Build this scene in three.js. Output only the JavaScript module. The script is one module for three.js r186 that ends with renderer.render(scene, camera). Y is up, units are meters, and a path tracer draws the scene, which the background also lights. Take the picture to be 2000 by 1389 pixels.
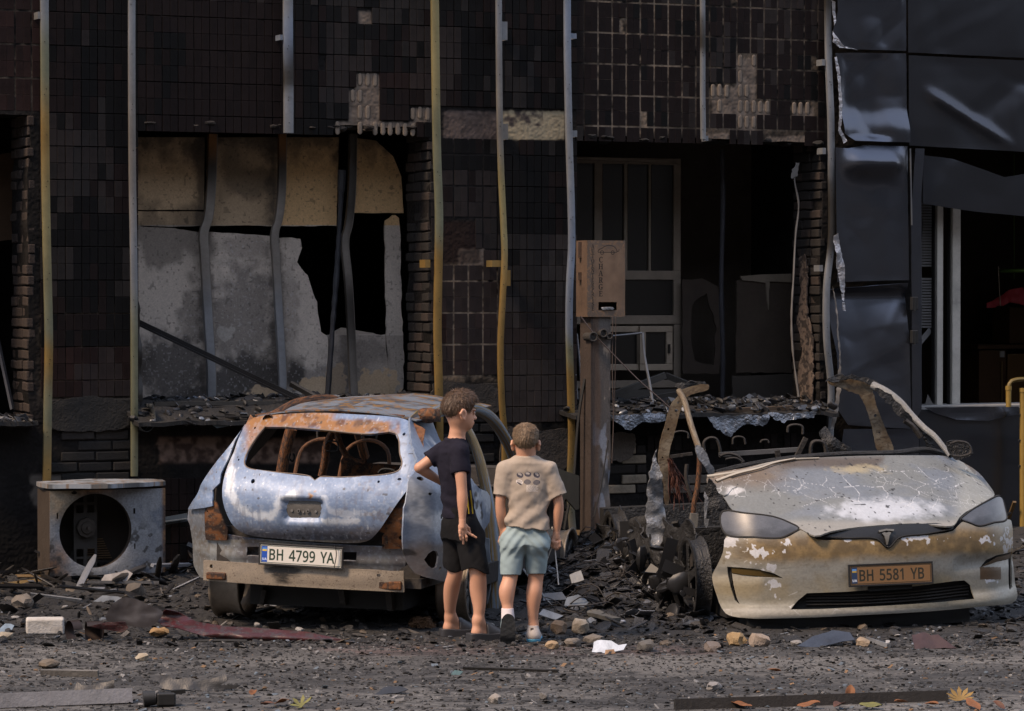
import * as THREE from 'three';
import { mergeGeometries, mergeVertices, toCreasedNormals } from 'three/addons/utils/BufferGeometryUtils.js';
import { RoundedBoxGeometry } from 'three/addons/geometries/RoundedBoxGeometry.js';

// ---------------------------------------------------------------- camera, sky, sun, exposure
const scene = new THREE.Scene();
const V3 = THREE.Vector3, V2 = THREE.Vector2, { sin, cos, abs, max, min, floor, sqrt, PI, hypot, exp, pow, sign, round } = Math;
const FOCAL = 6000, PITCH = 0.01908, EYE = new V3(0, 2.05, 0);          // 108 mm lens, 2000 x 1389 picture
const camera = new THREE.PerspectiveCamera(2 * Math.atan(694.5 / FOCAL) * 180 / PI, 1024 / 711, 0.5, 400);
camera.position.copy(EYE); camera.rotation.x = -PITCH; scene.add(camera);
const renderer = new THREE.WebGLRenderer({ antialias: true });
renderer.setSize(1024, 711);
renderer.toneMapping = THREE.LinearToneMapping;
renderer.toneMappingExposure = 1.5;
renderer.shadowMap.enabled = true;
{ // clear pale-blue sky of an afternoon
  const w = 256, h = 128, d = new Float32Array(w * h * 4);
  for (let j = 0; j < h; j++) for (let i = 0; i < w; i++) {
    const el = ((j + 0.5) / h - 0.5) * PI, up = max(0, sin(el)), k = pow(up, 0.55), o = 4 * (j * w + i);
    const c = el < 0 ? [0.30, 0.30, 0.30] : [0.86 - 0.34 * k, 0.84 - 0.22 * k, 0.83 + 0.04 * k];
    d[o] = c[0]; d[o + 1] = c[1]; d[o + 2] = c[2]; d[o + 3] = 1;
  }
  const t = new THREE.DataTexture(d, w, h, THREE.RGBAFormat, THREE.FloatType);
  t.mapping = THREE.EquirectangularReflectionMapping; t.magFilter = THREE.LinearFilter; t.needsUpdate = true;
  scene.background = t; scene.environment = t; scene.backgroundIntensity = 1; scene.environmentIntensity = 1;
}
const sun = new THREE.DirectionalLight(0xffdfbe, 3.1);
sun.position.set(-18, 28, -7); sun.target.position.set(0, 0, -20); sun.castShadow = true; sun.shadow.radius = 24;
sun.shadow.mapSize.set(2048, 2048);
Object.assign(sun.shadow.camera, { left: -12, right: 12, top: 14, bottom: -12, near: 1, far: 80 });
scene.add(sun, sun.target);

// ---------------------------------------------------------------- helpers
function mulberry(a) { return () => { a |= 0; a = a + 0x6D2B79F5 | 0; let t = Math.imul(a ^ a >>> 15, 1 | a); t = t + Math.imul(t ^ t >>> 7, 61 | t) ^ t; return ((t ^ t >>> 14) >>> 0) / 4294967296; }; }
let rnd = mulberry(7);
const rr = (a, b) => a + (b - a) * rnd(), clamp = (x, a = 0, b = 1) => x < a ? a : x > b ? b : x, mix = (a, b, t) => a + (b - a) * t;
const sst = (a, b, x) => { const t = clamp((x - a) / (b - a)); return t * t * (3 - 2 * t); };
function hash3(x, y, z) { let h = Math.imul(x, 374761393) ^ Math.imul(y, 668265263) ^ Math.imul(z, 1442695041); h = Math.imul(h ^ h >>> 13, 1274126177); h ^= h >>> 16; return (h >>> 0) / 4294967296; }
function noise(x, y, z = 0) {
  const X = floor(x), Y = floor(y), Z = floor(z); let u = x - X, v = y - Y, w = z - Z;
  u = u * u * (3 - 2 * u); v = v * v * (3 - 2 * v); w = w * w * (3 - 2 * w);
  const q = (k) => mix(mix(hash3(X, Y, Z + k), hash3(X + 1, Y, Z + k), u), mix(hash3(X, Y + 1, Z + k), hash3(X + 1, Y + 1, Z + k), u), v);
  return z === 0 ? q(0) : mix(q(0), q(1), w);
}
const fbm = (x, y, z = 0, o = 4) => { let s = 0, a = 0.5, n = 0; for (let i = 0; i < o; i++) { s += a * noise(x, y, z); n += a; a *= 0.5; x = x * 2.03 + 17.1; y = y * 2.03 + 5.3; z *= 2.03; } return s / n; };
function cellular(x, y) { let a = 9, b = 9; const X = floor(x), Y = floor(y); for (let j = -1; j < 2; j++) for (let i = -1; i < 2; i++) { const d = hypot(X + i + hash3(X + i, Y + j, 3) - x, Y + j + hash3(X + i, Y + j, 9) - y); if (d < a) { b = a; a = d; } else if (d < b) b = d; } return [a, b]; }
const L = (r, g, b) => new THREE.Color().setRGB(r, g, b);
const mixc = (a, b, t) => [mix(a[0], b[0], t), mix(a[1], b[1], t), mix(a[2], b[2], t)];
const toS = (c) => { c = clamp(c); return round(255 * (c <= 0.0031308 ? 12.92 * c : 1.055 * pow(c, 1 / 2.4) - 0.055)); };
function tex(w, h, fn, srgb = true) {           // fn(u, v) gives linear rgb (srgb) or a plain value
  const d = new Uint8Array(w * h * 4);
  for (let j = 0; j < h; j++) for (let i = 0; i < w; i++) {
    const c = fn((i + 0.5) / w, (j + 0.5) / h), o = 4 * (j * w + i);
    if (srgb) { d[o] = toS(c[0]); d[o + 1] = toS(c[1]); d[o + 2] = toS(c[2]); } else d[o] = d[o + 1] = d[o + 2] = round(255 * clamp(c));
    d[o + 3] = 255;
  }
  const t = new THREE.DataTexture(d, w, h); t.magFilter = THREE.LinearFilter; t.minFilter = THREE.LinearFilter; t.wrapS = t.wrapT = THREE.RepeatWrapping;
  if (srgb) t.colorSpace = THREE.SRGBColorSpace; t.needsUpdate = true; return t;
}
const texBox = (box, ppm, fn, srgb = true) => tex(max(8, round((box[2] - box[0]) * ppm)), max(8, round((box[3] - box[1]) * ppm)), (u, v) => fn(mix(box[0], box[2], u), mix(box[1], box[3], v)), srgb);
const mat = (c, rough = 0.8, metal = 0, extra = {}) => new THREE.MeshPhysicalMaterial({ color: Array.isArray(c) ? L(...c) : c, roughness: rough, metalness: metal, ...extra });
// tileable grime: colour multiplier and bump shared by many materials
const grime = tex(512, 512, (u, v) => { const n = (f, s) => { const a = noise(u * f, v * f, s), b = noise((u - 1) * f, v * f, s), c = noise(u * f, (v - 1) * f, s), e = noise((u - 1) * f, (v - 1) * f, s); return mix(mix(a, b, u), mix(c, e, u), v); }; const g = 0.45 * n(9, 1.5) + 0.3 * n(37, 2.5) + 0.25 * n(160, 3.5); const k = 0.45 + 0.9 * g; return [k, k, k * 0.98]; });
const grain = tex(512, 512, (u, v) => { const n = (f, s) => { const a = noise(u * f, v * f, s), b = noise((u - 1) * f, v * f, s), c = noise(u * f, (v - 1) * f, s), e = noise((u - 1) * f, (v - 1) * f, s); return mix(mix(a, b, u), mix(c, e, u), v); }; return 0.4 * n(20, 5.5) + 0.35 * n(70, 6.5) + 0.25 * n(200, 7.5); }, false);

// pictures to places
const XA = new V3(1, 0, 0);
const ray = (px, py) => new V3((px - 1000) / FOCAL, -(py - 694.5) / FOCAL, -1).applyAxisAngle(XA, -PITCH);
const at = (px, py, D) => ray(px, py).multiplyScalar(D).add(EYE);
const ground = (px, py, y = 0) => { const r = ray(px, py); return r.multiplyScalar((y - EYE.y) / r.y).add(EYE); };
function frame(pos, yaw = 0, roll = 0, pit = 0) {
  const m = new THREE.Matrix4().compose(new V3(...pos), new THREE.Quaternion().setFromEuler(new THREE.Euler(pit, yaw, roll, 'YXZ')), new V3(1, 1, 1)), inv = m.clone().invert();
  const o = EYE.clone().applyMatrix4(inv);
  const pix = (px, py, z = 0) => {            // the point of the local surface z(x, y) seen at a pixel
    const d = ray(px, py).transformDirection(inv); let zz = typeof z === 'number' ? z : 0, p;
    for (let k = 0; k < 24; k++) { p = d.clone().multiplyScalar((zz - o.z) / d.z).add(o); if (typeof z === 'number') break; zz = mix(zz, clamp(z(p.x, p.y), -2.5, 0.5), 0.5); }
    return p;
  };
  const onX = (px, py, x) => { const d = ray(px, py).transformDirection(inv); return d.multiplyScalar((x - o.x) / d.x).add(o); };
  return { m, inv, pix, onX, place: (g) => { g.position.set(...pos); g.rotation.order = 'YXZ'; g.rotation.set(pit, yaw, roll); return g; }, pts: (list, z = 0) => list.map(([a, b]) => { const p = pix(a, b, z); return [p.x, p.y]; }) };
}
// names, things, parts
const names = {};
const numbered = (n) => { const k = names[n] = (names[n] ?? -1) + 1; return k ? `${n}_${String(k).padStart(3, '0')}` : n; };
function tag(o, label, category, group, kind) { if (label) o.userData.label = label; if (category) o.userData.category = category; if (group) o.userData.group = group; if (kind) o.userData.kind = kind; return o; }
function thing(name, label, category, fr, group) { const g = new THREE.Group(); g.name = numbered(name); scene.add(g); if (fr) fr.place(g); return tag(g, label, category, group); }
function clean(gs) { gs = gs.map((g) => { let q = g.index ? g.toNonIndexed() : g; for (const k of Object.keys(q.attributes)) if (!['position', 'normal', 'uv', 'color'].includes(k)) q.deleteAttribute(k); return q; }); const hasC = gs.some((g) => g.attributes.color); for (const g of gs) { if (!g.attributes.normal) g.computeVertexNormals(); if (!g.attributes.uv) g.setAttribute('uv', new THREE.BufferAttribute(new Float32Array(g.attributes.position.count * 2), 2)); if (hasC && !g.attributes.color) g.setAttribute('color', new THREE.BufferAttribute(new Float32Array(g.attributes.position.count * 3).fill(1), 3)); } return gs.length > 1 ? mergeGeometries(gs) : gs[0]; }
function part(name, geo, m, parent, label) { const o = new THREE.Mesh(Array.isArray(geo) ? clean(geo) : geo, m); o.name = parent === scene ? numbered(name) : name; o.castShadow = o.receiveShadow = true; parent.add(o); if (label) o.userData.label = label; return o; }
function solo(name, geo, m, label, category, group, fr) { const o = part(name, geo, m, scene); if (fr) fr.place(o); return tag(o, label, category, group); }
const structure = (name, geo, m, fr) => { const o = part(name, geo, m, scene); if (fr) fr.place(o); o.userData.kind = 'structure'; return o; };

// geometry makers
const box = (x0, y0, z0, x1, y1, z1) => { const g = new THREE.BoxGeometry(abs(x1 - x0), abs(y1 - y0), abs(z1 - z0)); g.translate((x0 + x1) / 2, (y0 + y1) / 2, (z0 + z1) / 2); return boxUV(g); };
const rbox = (x0, y0, z0, x1, y1, z1, r = 0.004, s = 1) => { const g = new RoundedBoxGeometry(abs(x1 - x0), abs(y1 - y0), abs(z1 - z0), s, r); g.translate((x0 + x1) / 2, (y0 + y1) / 2, (z0 + z1) / 2); return boxUV(g); };
function boxUV(g) { // uv in metres
  if (g.index) g = g.toNonIndexed(); const p = g.attributes.position, n = g.attributes.normal, u = new Float32Array(p.count * 2);
  for (let i = 0; i < p.count; i++) { const a = abs(n.getX(i)), b = abs(n.getY(i)), c = abs(n.getZ(i)); const [s, t] = c >= a && c >= b ? [p.getX(i), p.getY(i)] : b >= a ? [p.getX(i), p.getZ(i)] : [p.getZ(i), p.getY(i)]; u[2 * i] = s; u[2 * i + 1] = t; }
  g.setAttribute('uv', new THREE.BufferAttribute(u, 2)); return g;
}
function tube(pts, r, seg = 24, rad = 7) { // r: number or function of 0..1
  const c = new THREE.CatmullRomCurve3(pts.map((p) => p.isVector3 ? p : new V3(...p)), false, 'centripetal'), g = new THREE.TubeGeometry(c, seg, 1, rad, false), p = g.attributes.position, q = new V3();
  for (let i = 0; i <= seg; i++) { const ctr = c.getPointAt(i / seg), R = typeof r === 'function' ? r(i / seg) : r; for (let j = 0; j <= rad; j++) { const k = i * (rad + 1) + j; q.fromBufferAttribute(p, k).sub(ctr).multiplyScalar(R).add(ctr); p.setXYZ(k, q.x, q.y, q.z); } }
  g.computeVertexNormals(); return g;
}
function bar(a, b, w, t = w, roll = 0) { // rectangular bar from a to b
  a = a.isVector3 ? a : new V3(...a); b = b.isVector3 ? b : new V3(...b); const g = box(-w / 2, 0, -t / 2, w / 2, a.distanceTo(b), t / 2); if (roll) g.rotateY(roll);
  g.applyQuaternion(new THREE.Quaternion().setFromUnitVectors(new V3(0, 1, 0), b.clone().sub(a).normalize())); g.translate(a.x, a.y, a.z); return g;
}
const cyl = (a, b, r0, r1 = r0, n = 14, open = false) => { a = a.isVector3 ? a : new V3(...a); b = b.isVector3 ? b : new V3(...b); const g = new THREE.CylinderGeometry(r1, r0, a.distanceTo(b), n, 1, open); g.translate(0, a.distanceTo(b) / 2, 0); g.applyQuaternion(new THREE.Quaternion().setFromUnitVectors(new V3(0, 1, 0), b.clone().sub(a).normalize())); g.translate(a.x, a.y, a.z); return g; };
function inside(P, x, y) { let c = false; for (let i = 0, j = P.length - 1; i < P.length; j = i++) { const [a, b] = P[i], [e, f] = P[j]; if ((b > y) !== (f > y) && x < (e - a) * (y - b) / (f - b) + a) c = !c; } return c; }
function smoothLoop(P, n = 6, t = 'centripetal') { const c = new THREE.CatmullRomCurve3(P.map(([x, y]) => new V3(x, y, 0)), true, t); return c.getPoints(P.length * n).slice(0, -1).map((p) => [p.x, p.y]); }
function resample(P, step) { const o = []; P.forEach((a, i) => { const b = P[(i + 1) % P.length], n = max(1, round(hypot(b[0] - a[0], b[1] - a[1]) / step)); for (let k = 0; k < n; k++) o.push([mix(a[0], b[0], k / n), mix(a[1], b[1], k / n)]); }); return o; }
function delaunay(pts) {
  let x0 = 1e9, y0 = 1e9, x1 = -1e9, y1 = -1e9; for (const [x, y] of pts) { x0 = min(x0, x); x1 = max(x1, x); y0 = min(y0, y); y1 = max(y1, y); }
  const S = max(x1 - x0, y1 - y0) * 20 + 1, mx = (x0 + x1) / 2, my = (y0 + y1) / 2, P = pts.concat([[mx - S, my - S], [mx + S, my - S], [mx, my + S]]), n = pts.length;
  const circ = (a, b, c) => { const [ax, ay] = P[a], bx = P[b][0] - ax, by = P[b][1] - ay, cx = P[c][0] - ax, cy = P[c][1] - ay, d = 2 * (bx * cy - by * cx) || 1e-12, B = bx * bx + by * by, C = cx * cx + cy * cy, ux = (cy * B - by * C) / d, uy = (bx * C - cx * B) / d; return { a, b, c, x: ax + ux, y: ay + uy, r: ux * ux + uy * uy }; };
  const order = [...Array(n).keys()].sort((i, j) => P[i][0] - P[j][0]); let open = [circ(n, n + 1, n + 2)]; const done = [];
  for (const i of order) { // sweep: triangles wholly to the left are finished
    const [px, py] = P[i], edges = [];
    for (let k = open.length - 1; k >= 0; k--) { const t = open[k], dx = px - t.x; if (dx > 0 && dx * dx > t.r) { done.push(t); open.splice(k, 1); continue; } const dy = py - t.y; if (dx * dx + dy * dy - t.r > 1e-12) continue; edges.push([t.a, t.b], [t.b, t.c], [t.c, t.a]); open.splice(k, 1); }
    const seen = new Map(); for (const [a, b] of edges) { const k = a < b ? a * 1e6 + b : b * 1e6 + a; seen.set(k, seen.has(k) ? null : [a, b]); }
    for (const e of seen.values()) if (e) open.push(circ(e[0], e[1], i));
  }
  return done.concat(open).filter((t) => t.a < n && t.b < n && t.c < n).map((t) => [t.a, t.b, t.c]);
}
// a sheet cut to an outline with holes, bent to z(x, y), with thickness t going to -z; uv in the box (or metres)
function sheet(P, { holes = [], z = () => 0, step = 0.04, t = 0.004, uv = null, map = null } = {}) {
  const R = mulberry(P.length * 977 + round(P[0][0] * 1e4)), out = resample(P, step), hs = holes.map((h) => resample(h, step)), pts = []; const bd = new Set();
  const put = (p) => { const k = `${p[0].toFixed(4)},${p[1].toFixed(4)}`; if (!bd.has(k)) { bd.add(k); pts.push([p[0] + (R() - 0.5) * 1e-5, p[1] + (R() - 0.5) * 1e-5]); } };
  out.forEach(put); hs.flat().forEach(put); const nb = pts.length;
  let x0 = 1e9, y0 = 1e9, x1 = -1e9, y1 = -1e9; for (const [x, y] of P) { x0 = min(x0, x); x1 = max(x1, x); y0 = min(y0, y); y1 = max(y1, y); }
  const q = step * 0.55;
  for (let y = y0, r = 0; y < y1; y += step * 0.87, r++) for (let x = x0 + (r % 2) * step / 2; x < x1; x += step) {
    const a = x + (R() - 0.5) * step * 0.15, b = y + (R() - 0.5) * step * 0.15; if (!inside(out, a, b) || hs.some((h) => inside(h, a, b))) continue;
    let ok = true; for (let i = 0; i < nb; i++) if (abs(pts[i][0] - a) < q && abs(pts[i][1] - b) < q) { ok = false; break; } if (ok) pts.push([a, b]);
  }
  const tri = []; for (const [a, b, c] of delaunay(pts)) { const x = (pts[a][0] + pts[b][0] + pts[c][0]) / 3, y = (pts[a][1] + pts[b][1] + pts[c][1]) / 3; if (!inside(out, x, y) || hs.some((h) => inside(h, x, y))) continue; const s = (pts[b][0] - pts[a][0]) * (pts[c][1] - pts[a][1]) - (pts[b][1] - pts[a][1]) * (pts[c][0] - pts[a][0]); if (abs(s) < 1e-9) continue; tri.push(s > 0 ? [a, b, c] : [a, c, b]); }
  const X = map ? pts.map(([x, y]) => map(x, y)) : pts.map(([x, y]) => new V3(x, y, z(x, y)));
  const U = pts.map(([x, y]) => uv ? [(x - uv[0]) / (uv[2] - uv[0]), (y - uv[1]) / (uv[3] - uv[1])] : [x, y]), N = X.map(() => new V3()), e1 = new V3(), e2 = new V3();
  for (const [a, b, c] of tri) { e1.subVectors(X[b], X[a]).cross(e2.subVectors(X[c], X[a])); N[a].add(e1); N[b].add(e1); N[c].add(e1); } N.forEach((n) => n.normalize());
  const pos = [], nor = [], uvs = [], push = (p, n, w) => { pos.push(p.x, p.y, p.z); nor.push(n.x, n.y, n.z); uvs.push(w[0], w[1]); };
  const B = X.map((p, i) => p.clone().addScaledVector(N[i], -t)), NB = N.map((n) => n.clone().negate()), edge = new Map();
  for (const [a, b, c] of tri) { push(X[a], N[a], U[a]); push(X[b], N[b], U[b]); push(X[c], N[c], U[c]); if (t > 0) { push(B[a], NB[a], U[a]); push(B[c], NB[c], U[c]); push(B[b], NB[b], U[b]); } for (const [i, j] of [[a, b], [b, c], [c, a]]) { const k = i < j ? i * 1e6 + j : j * 1e6 + i; edge.set(k, edge.has(k) ? null : [i, j]); } }
  if (t > 0) for (const e of edge.values()) if (e) { const [i, j] = e, s = X[j].clone().sub(X[i]).cross(N[i]).normalize(); for (const [p, w] of [[X[i], i], [B[i], i], [B[j], j], [X[i], i], [B[j], j], [X[j], j]]) push(p, s, U[w]); }
  const g = new THREE.BufferGeometry(); g.setAttribute('position', new THREE.Float32BufferAttribute(pos, 3)); g.setAttribute('normal', new THREE.Float32BufferAttribute(nor, 3)); g.setAttribute('uv', new THREE.Float32BufferAttribute(uvs, 2)); return g;
}
function paint(g, fn) { const p = g.attributes.position, c = new Float32Array(p.count * 3); for (let i = 0; i < p.count; i++) { const k = fn(p.getX(i), p.getY(i), p.getZ(i)); c.set(k, 3 * i); } g.setAttribute('color', new THREE.BufferAttribute(c, 3)); return g; }
const rectP = (x0, y0, x1, y1) => [[x0, y0], [x1, y0], [x1, y1], [x0, y1]];
const ragged = (P, step, amp, seed = 1) => resample(P, step).map(([x, y], i) => [x + amp * (noise(i * 0.7, seed * 7.3) - 0.5) * 2, y + amp * (noise(i * 0.7, seed * 3.1 + 40) - 0.5) * 2]);
// a lump of stone, brick or char
function lump(sx, sy, sz, seed, rough = 0.25, det = 2) { const g0 = new THREE.IcosahedronGeometry(1, det); g0.deleteAttribute('uv'); g0.deleteAttribute('normal'); const g = mergeVertices(g0), p = g.attributes.position; for (let i = 0; i < p.count; i++) { let x = p.getX(i), y = p.getY(i), z = p.getZ(i); const m = pow(max(abs(x), abs(y), abs(z)), 0.6), k = (1 - rough / 2 + rough * fbm(x * 1.7 + seed * 3.7, y * 1.7 + seed, z * 1.7 + 9.1, 3) * 1.6) / m * 0.8; p.setXYZ(i, x * k * sx, y * k * sy, z * k * sz); } const q = boxUV(toCreasedNormals(g, 0.6)); return q; }
// ---------------------------------------------------------------- the wall's own frame: x along the wall, y up, z out of the wall
const ALPHA = 0.410, WF = frame([1, 0, -24], ALPHA);
const wp = (px, py, d = 0) => { const p = WF.pix(px, py, d); return [p.x, p.y]; };
const wv = (px, py, d = 0) => WF.pix(px, py, d);
const proj = (fr) => (x, y, z) => { const p = new V3(x, y, z).applyMatrix4(fr.m).sub(EYE).applyAxisAngle(XA, PITCH); return [1000 - FOCAL * p.x / p.z, 694.5 + FOCAL * p.y / p.z]; };
const pw = proj(WF);
const inR = (x, y, r, e = 0) => x > r[0] - e && x < r[2] + e && y > r[1] - e && y < r[3] + e;
const soft = (x, y, r, e) => sst(r[0] - e, r[0] + e, x) * (1 - sst(r[2] - e, r[2] + e, x)) * sst(r[1] - e, r[1] + e, y) * (1 - sst(r[3] - e, r[3] + e, y));

// ---------------------------------------------------------------- the burnt building
const building = thing('burnt_building', 'fire-blackened tiled building facade with gutted window openings', 'building', WF);
const OPEN = { a: [-260, 222, 56, 838], b: [268, 250, 840, 800], c: [1122, 276, 1604, 812], d: [1800, 296, 2330, 800] };
const opening = {}; for (const k in OPEN) { const [a, b, c, d] = OPEN[k], p = wp(a, d), q = wp(c, b); opening[k] = [p[0], p[1], q[0], q[1]]; }
const TH = 0.45, S0 = -8, S1 = 8, HT = 7.6;
// colours of the wall under the tiles: soot, mortar, bare plaster
const PALE = [[1150, -40, 1345, 262, 0.75], [1345, -40, 1600, 262, 0.4], [864, 520, 978, 742, 0.8], [978, 600, 1120, 830, 0.35], [270, -40, 560, 140, 0.1], [80, 600, 262, 780, 0.4], [-60, -40, 80, 210, 0.3]];
const BARE = [[866, 217, 1102, 273], [1437, 115, 1476, 173], [1390, 171, 1476, 203], [1390, 204, 1503, 234], [1548, 210, 1590, 239], [1446, 236, 1476, 263], [1377, 261, 1424, 275], [1496, 266, 1573, 279], [693, 145, 745, 175], [680, 176, 745, 207], [681, 208, 745, 240], [660, 239, 812, 253], [808, 212, 842, 240], [895, 486, 946, 519], [700, 22, 726, 50]];
const wallBox = [S0, 0, S1, 5];
const wallTex = texBox(wallBox, 112, (s, y) => {
  const [px, py] = pw(s, y, 0), n = fbm(s * 3, y * 3), f = fbm(s * 22, y * 22, 0, 3), g = noise(s * 70, y * 70);
  let c = mixc([0.005, 0.0048, 0.0048], [0.022, 0.019, 0.018], n * n * 1.3 * (0.4 + g));
  for (const r of PALE) c = mixc(c, [0.33, 0.255, 0.185], soft(px, py, r, 16) * r[4] * sst(0.3, 0.62, f * 0.55 + n * 0.45) * (0.5 + 0.5 * g));
  for (let i = 0; i < BARE.length; i++) { const r = BARE[i], k = soft(px + 3 * (f - 0.5), py + 6 * (f - 0.5), r, 2.5); if (k > 0) c = mixc(c, i === 0 ? mixc([0.07, 0.055, 0.05], px > 975 ? [0.36, 0.30, 0.20] : [0.11, 0.085, 0.075], sst(0.35, 0.62, f * 0.6 + n * 0.4 + (px > 1060 ? 0.2 : 0) + (py > 246 && px > 980 ? 0.14 : 0))) : mixc([0.08, 0.065, 0.055], [0.24, 0.19, 0.15], f), k * (0.75 + 0.25 * g)); }
  const k1 = soft(px + 22 * (f - 0.5), py + 10 * (n - 0.5), [312, 856, 640, 904], 5); c = mixc(c, mixc([0.06, 0.038, 0.03], [0.21, 0.145, 0.115], sst(0.3, 0.72, f)), k1 * 0.85);
  const k2 = soft(px, py, [866, 432, 938, 516], 4); c = mixc(c, [0.02, 0.011, 0.009], k2 * 0.7);
  const k3 = soft(px + 20 * (f - 0.5), py, [62, 928, 210, 990], 6); c = mixc(c, [0.16, 0.14, 0.12], k3 * 0.6);
  return c;
});
const wallBump = texBox([0, 0, 4, 4], 200, (x, y) => 0.5 * fbm(x * 6, y * 9, 3.3) + 0.3 * noise(x * 60, y * 60, 2.2) + 0.2 * noise(x * 9, y * 40, 8.2), false);
wallBump.repeat.set(4, 1.25);
const wallM = mat(0xffffff, 0.85, 0, { map: wallTex, bumpMap: wallBump, bumpScale: 0.012, specularIntensity: 0.3 });
{
  const sh = new THREE.Shape([new V2(S0, 0), new V2(S1, 0), new V2(S1, HT), new V2(S0, HT)]);
  for (const k in opening) { const [a, b, c, d] = opening[k], R = mulberry(a * 100 | 0), P = ragged(rectP(a, b, c, d), 0.11, 0.016, R()); sh.holes.push(new THREE.Path(P.map((q) => new V2(...q)))); }
  const g = new THREE.ExtrudeGeometry(sh, { depth: TH, bevelEnabled: false }); g.translate(0, 0, -TH); const u = boxUV(g), a = u.attributes.uv;
  for (let i = 0; i < a.count; i++) a.setXY(i, (a.getX(i) - S0) / (S1 - S0), a.getY(i) / 5);
  part('masonry_wall', u, wallM, building);
}
// rooms behind the openings
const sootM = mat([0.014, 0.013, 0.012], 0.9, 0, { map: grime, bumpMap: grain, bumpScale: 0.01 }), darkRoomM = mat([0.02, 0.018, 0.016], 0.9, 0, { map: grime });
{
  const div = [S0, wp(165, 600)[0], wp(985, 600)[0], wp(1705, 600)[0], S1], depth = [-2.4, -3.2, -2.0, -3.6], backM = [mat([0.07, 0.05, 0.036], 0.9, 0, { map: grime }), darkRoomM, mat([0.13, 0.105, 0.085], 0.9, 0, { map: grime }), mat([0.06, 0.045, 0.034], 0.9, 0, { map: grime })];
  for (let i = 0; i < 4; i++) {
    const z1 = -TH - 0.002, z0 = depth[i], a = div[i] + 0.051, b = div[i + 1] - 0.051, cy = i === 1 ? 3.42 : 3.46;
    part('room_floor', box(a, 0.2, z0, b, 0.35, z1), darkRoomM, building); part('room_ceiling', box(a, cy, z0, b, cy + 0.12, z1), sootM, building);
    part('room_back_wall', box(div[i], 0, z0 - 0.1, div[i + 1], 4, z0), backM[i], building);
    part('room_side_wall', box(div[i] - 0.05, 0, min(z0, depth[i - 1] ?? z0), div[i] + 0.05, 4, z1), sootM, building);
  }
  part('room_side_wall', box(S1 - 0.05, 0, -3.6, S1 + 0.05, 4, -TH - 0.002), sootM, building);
}
// ceramic tiles, two by two between wider joints, as fields cut out of the wall
const PX = 0.0606, PY = 0.1206;
const toneOf = (px, py, s, y) => { // 0 black .. maroon .. grey
  let m = 0.10, gr = 0.05; const n = fbm(s * 1.7, y * 1.7, 5.5, 3);
  if (px < 85) { m = 0.9; } else if (px < 262) { m = py > 690 ? 0.7 : 0.08; gr = py > 480 ? 0.25 : 0.25 * sst(0.45, 0.6, n); }
  else if (px < 560) { m = 0.25; gr = 0.02; } else if (px < 842) { m = 0.15; gr = 0.12; if (px > 700 && py > 150 && py < 180) m = 0.6; }
  else if (px < 978) { m = py > 500 ? 0.75 : py > 330 && py < 430 ? 0.3 : 0.12; gr = py > 330 ? 0.45 : 0.1; if (px < 900 && py > 60 && py < 215) { gr = 0.5; m = 0.4; } }
  else if (px < 1122) { m = py > 640 ? 0.5 : 0.1; gr = py > 460 ? 0.65 * sst(0.3, 0.6, n) + 0.25 : 0.08; } else { m = 0.3; gr = 0.1; }
  return [m, gr];
};
const tileMats = []; // 3 x 4 variants: shade x soot
for (let a = 0; a < 4; a++) for (let b = 0; b < 3; b++) { const c0 = mixc([0.0050, 0.0048, 0.0052], [0.024, 0.0125, 0.0115], a / 3), c = mixc(c0, [0.05, 0.044, 0.043], b * 0.34); tileMats.push(mat(c, 0.5 + 0.1 * b, 0, { map: grime, bumpMap: grain, bumpScale: 0.002, specularIntensity: 0.3 })); }
const tileShapes = [0, 1, 2].map((k) => { const g = rbox(-0.0283, -0.0578, 0, 0.0283, 0.0578, 0.012, 0.0022); const u = g.attributes.uv; for (let i = 0; i < u.count; i++) u.setXY(i, u.getX(i) + 0.31 * k, u.getY(i) * 1.0 + 0.17 * k); return g; });
const fields = [
  ['upper_cladding', [-260, -60, 84, 216]], ['pier_cladding', [84, -60, 263, 780]], ['upper_cladding', [263, -60, 843, 247]], ['pier_cladding', [843, -60, 1122, 216]], ['pier_cladding', [843, 275, 978, 742]], ['pier_cladding', [978, 275, 1122, 828]],
  ['upper_cladding', [1122, -60, 1612, 272]], ['lower_cladding', [266, 906, 840, 1130]], ['lower_cladding', [1215, 832, 1600, 872]]];
const holesPx = [...BARE.slice(1), [866, 432, 932, 486], [866, 486, 946, 519]];
let own = 0; rnd = mulberry(11);
const padM = mat([0.19, 0.155, 0.125], 0.95, 0, { map: grime, bumpMap: grain, bumpScale: 0.004 });
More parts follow.
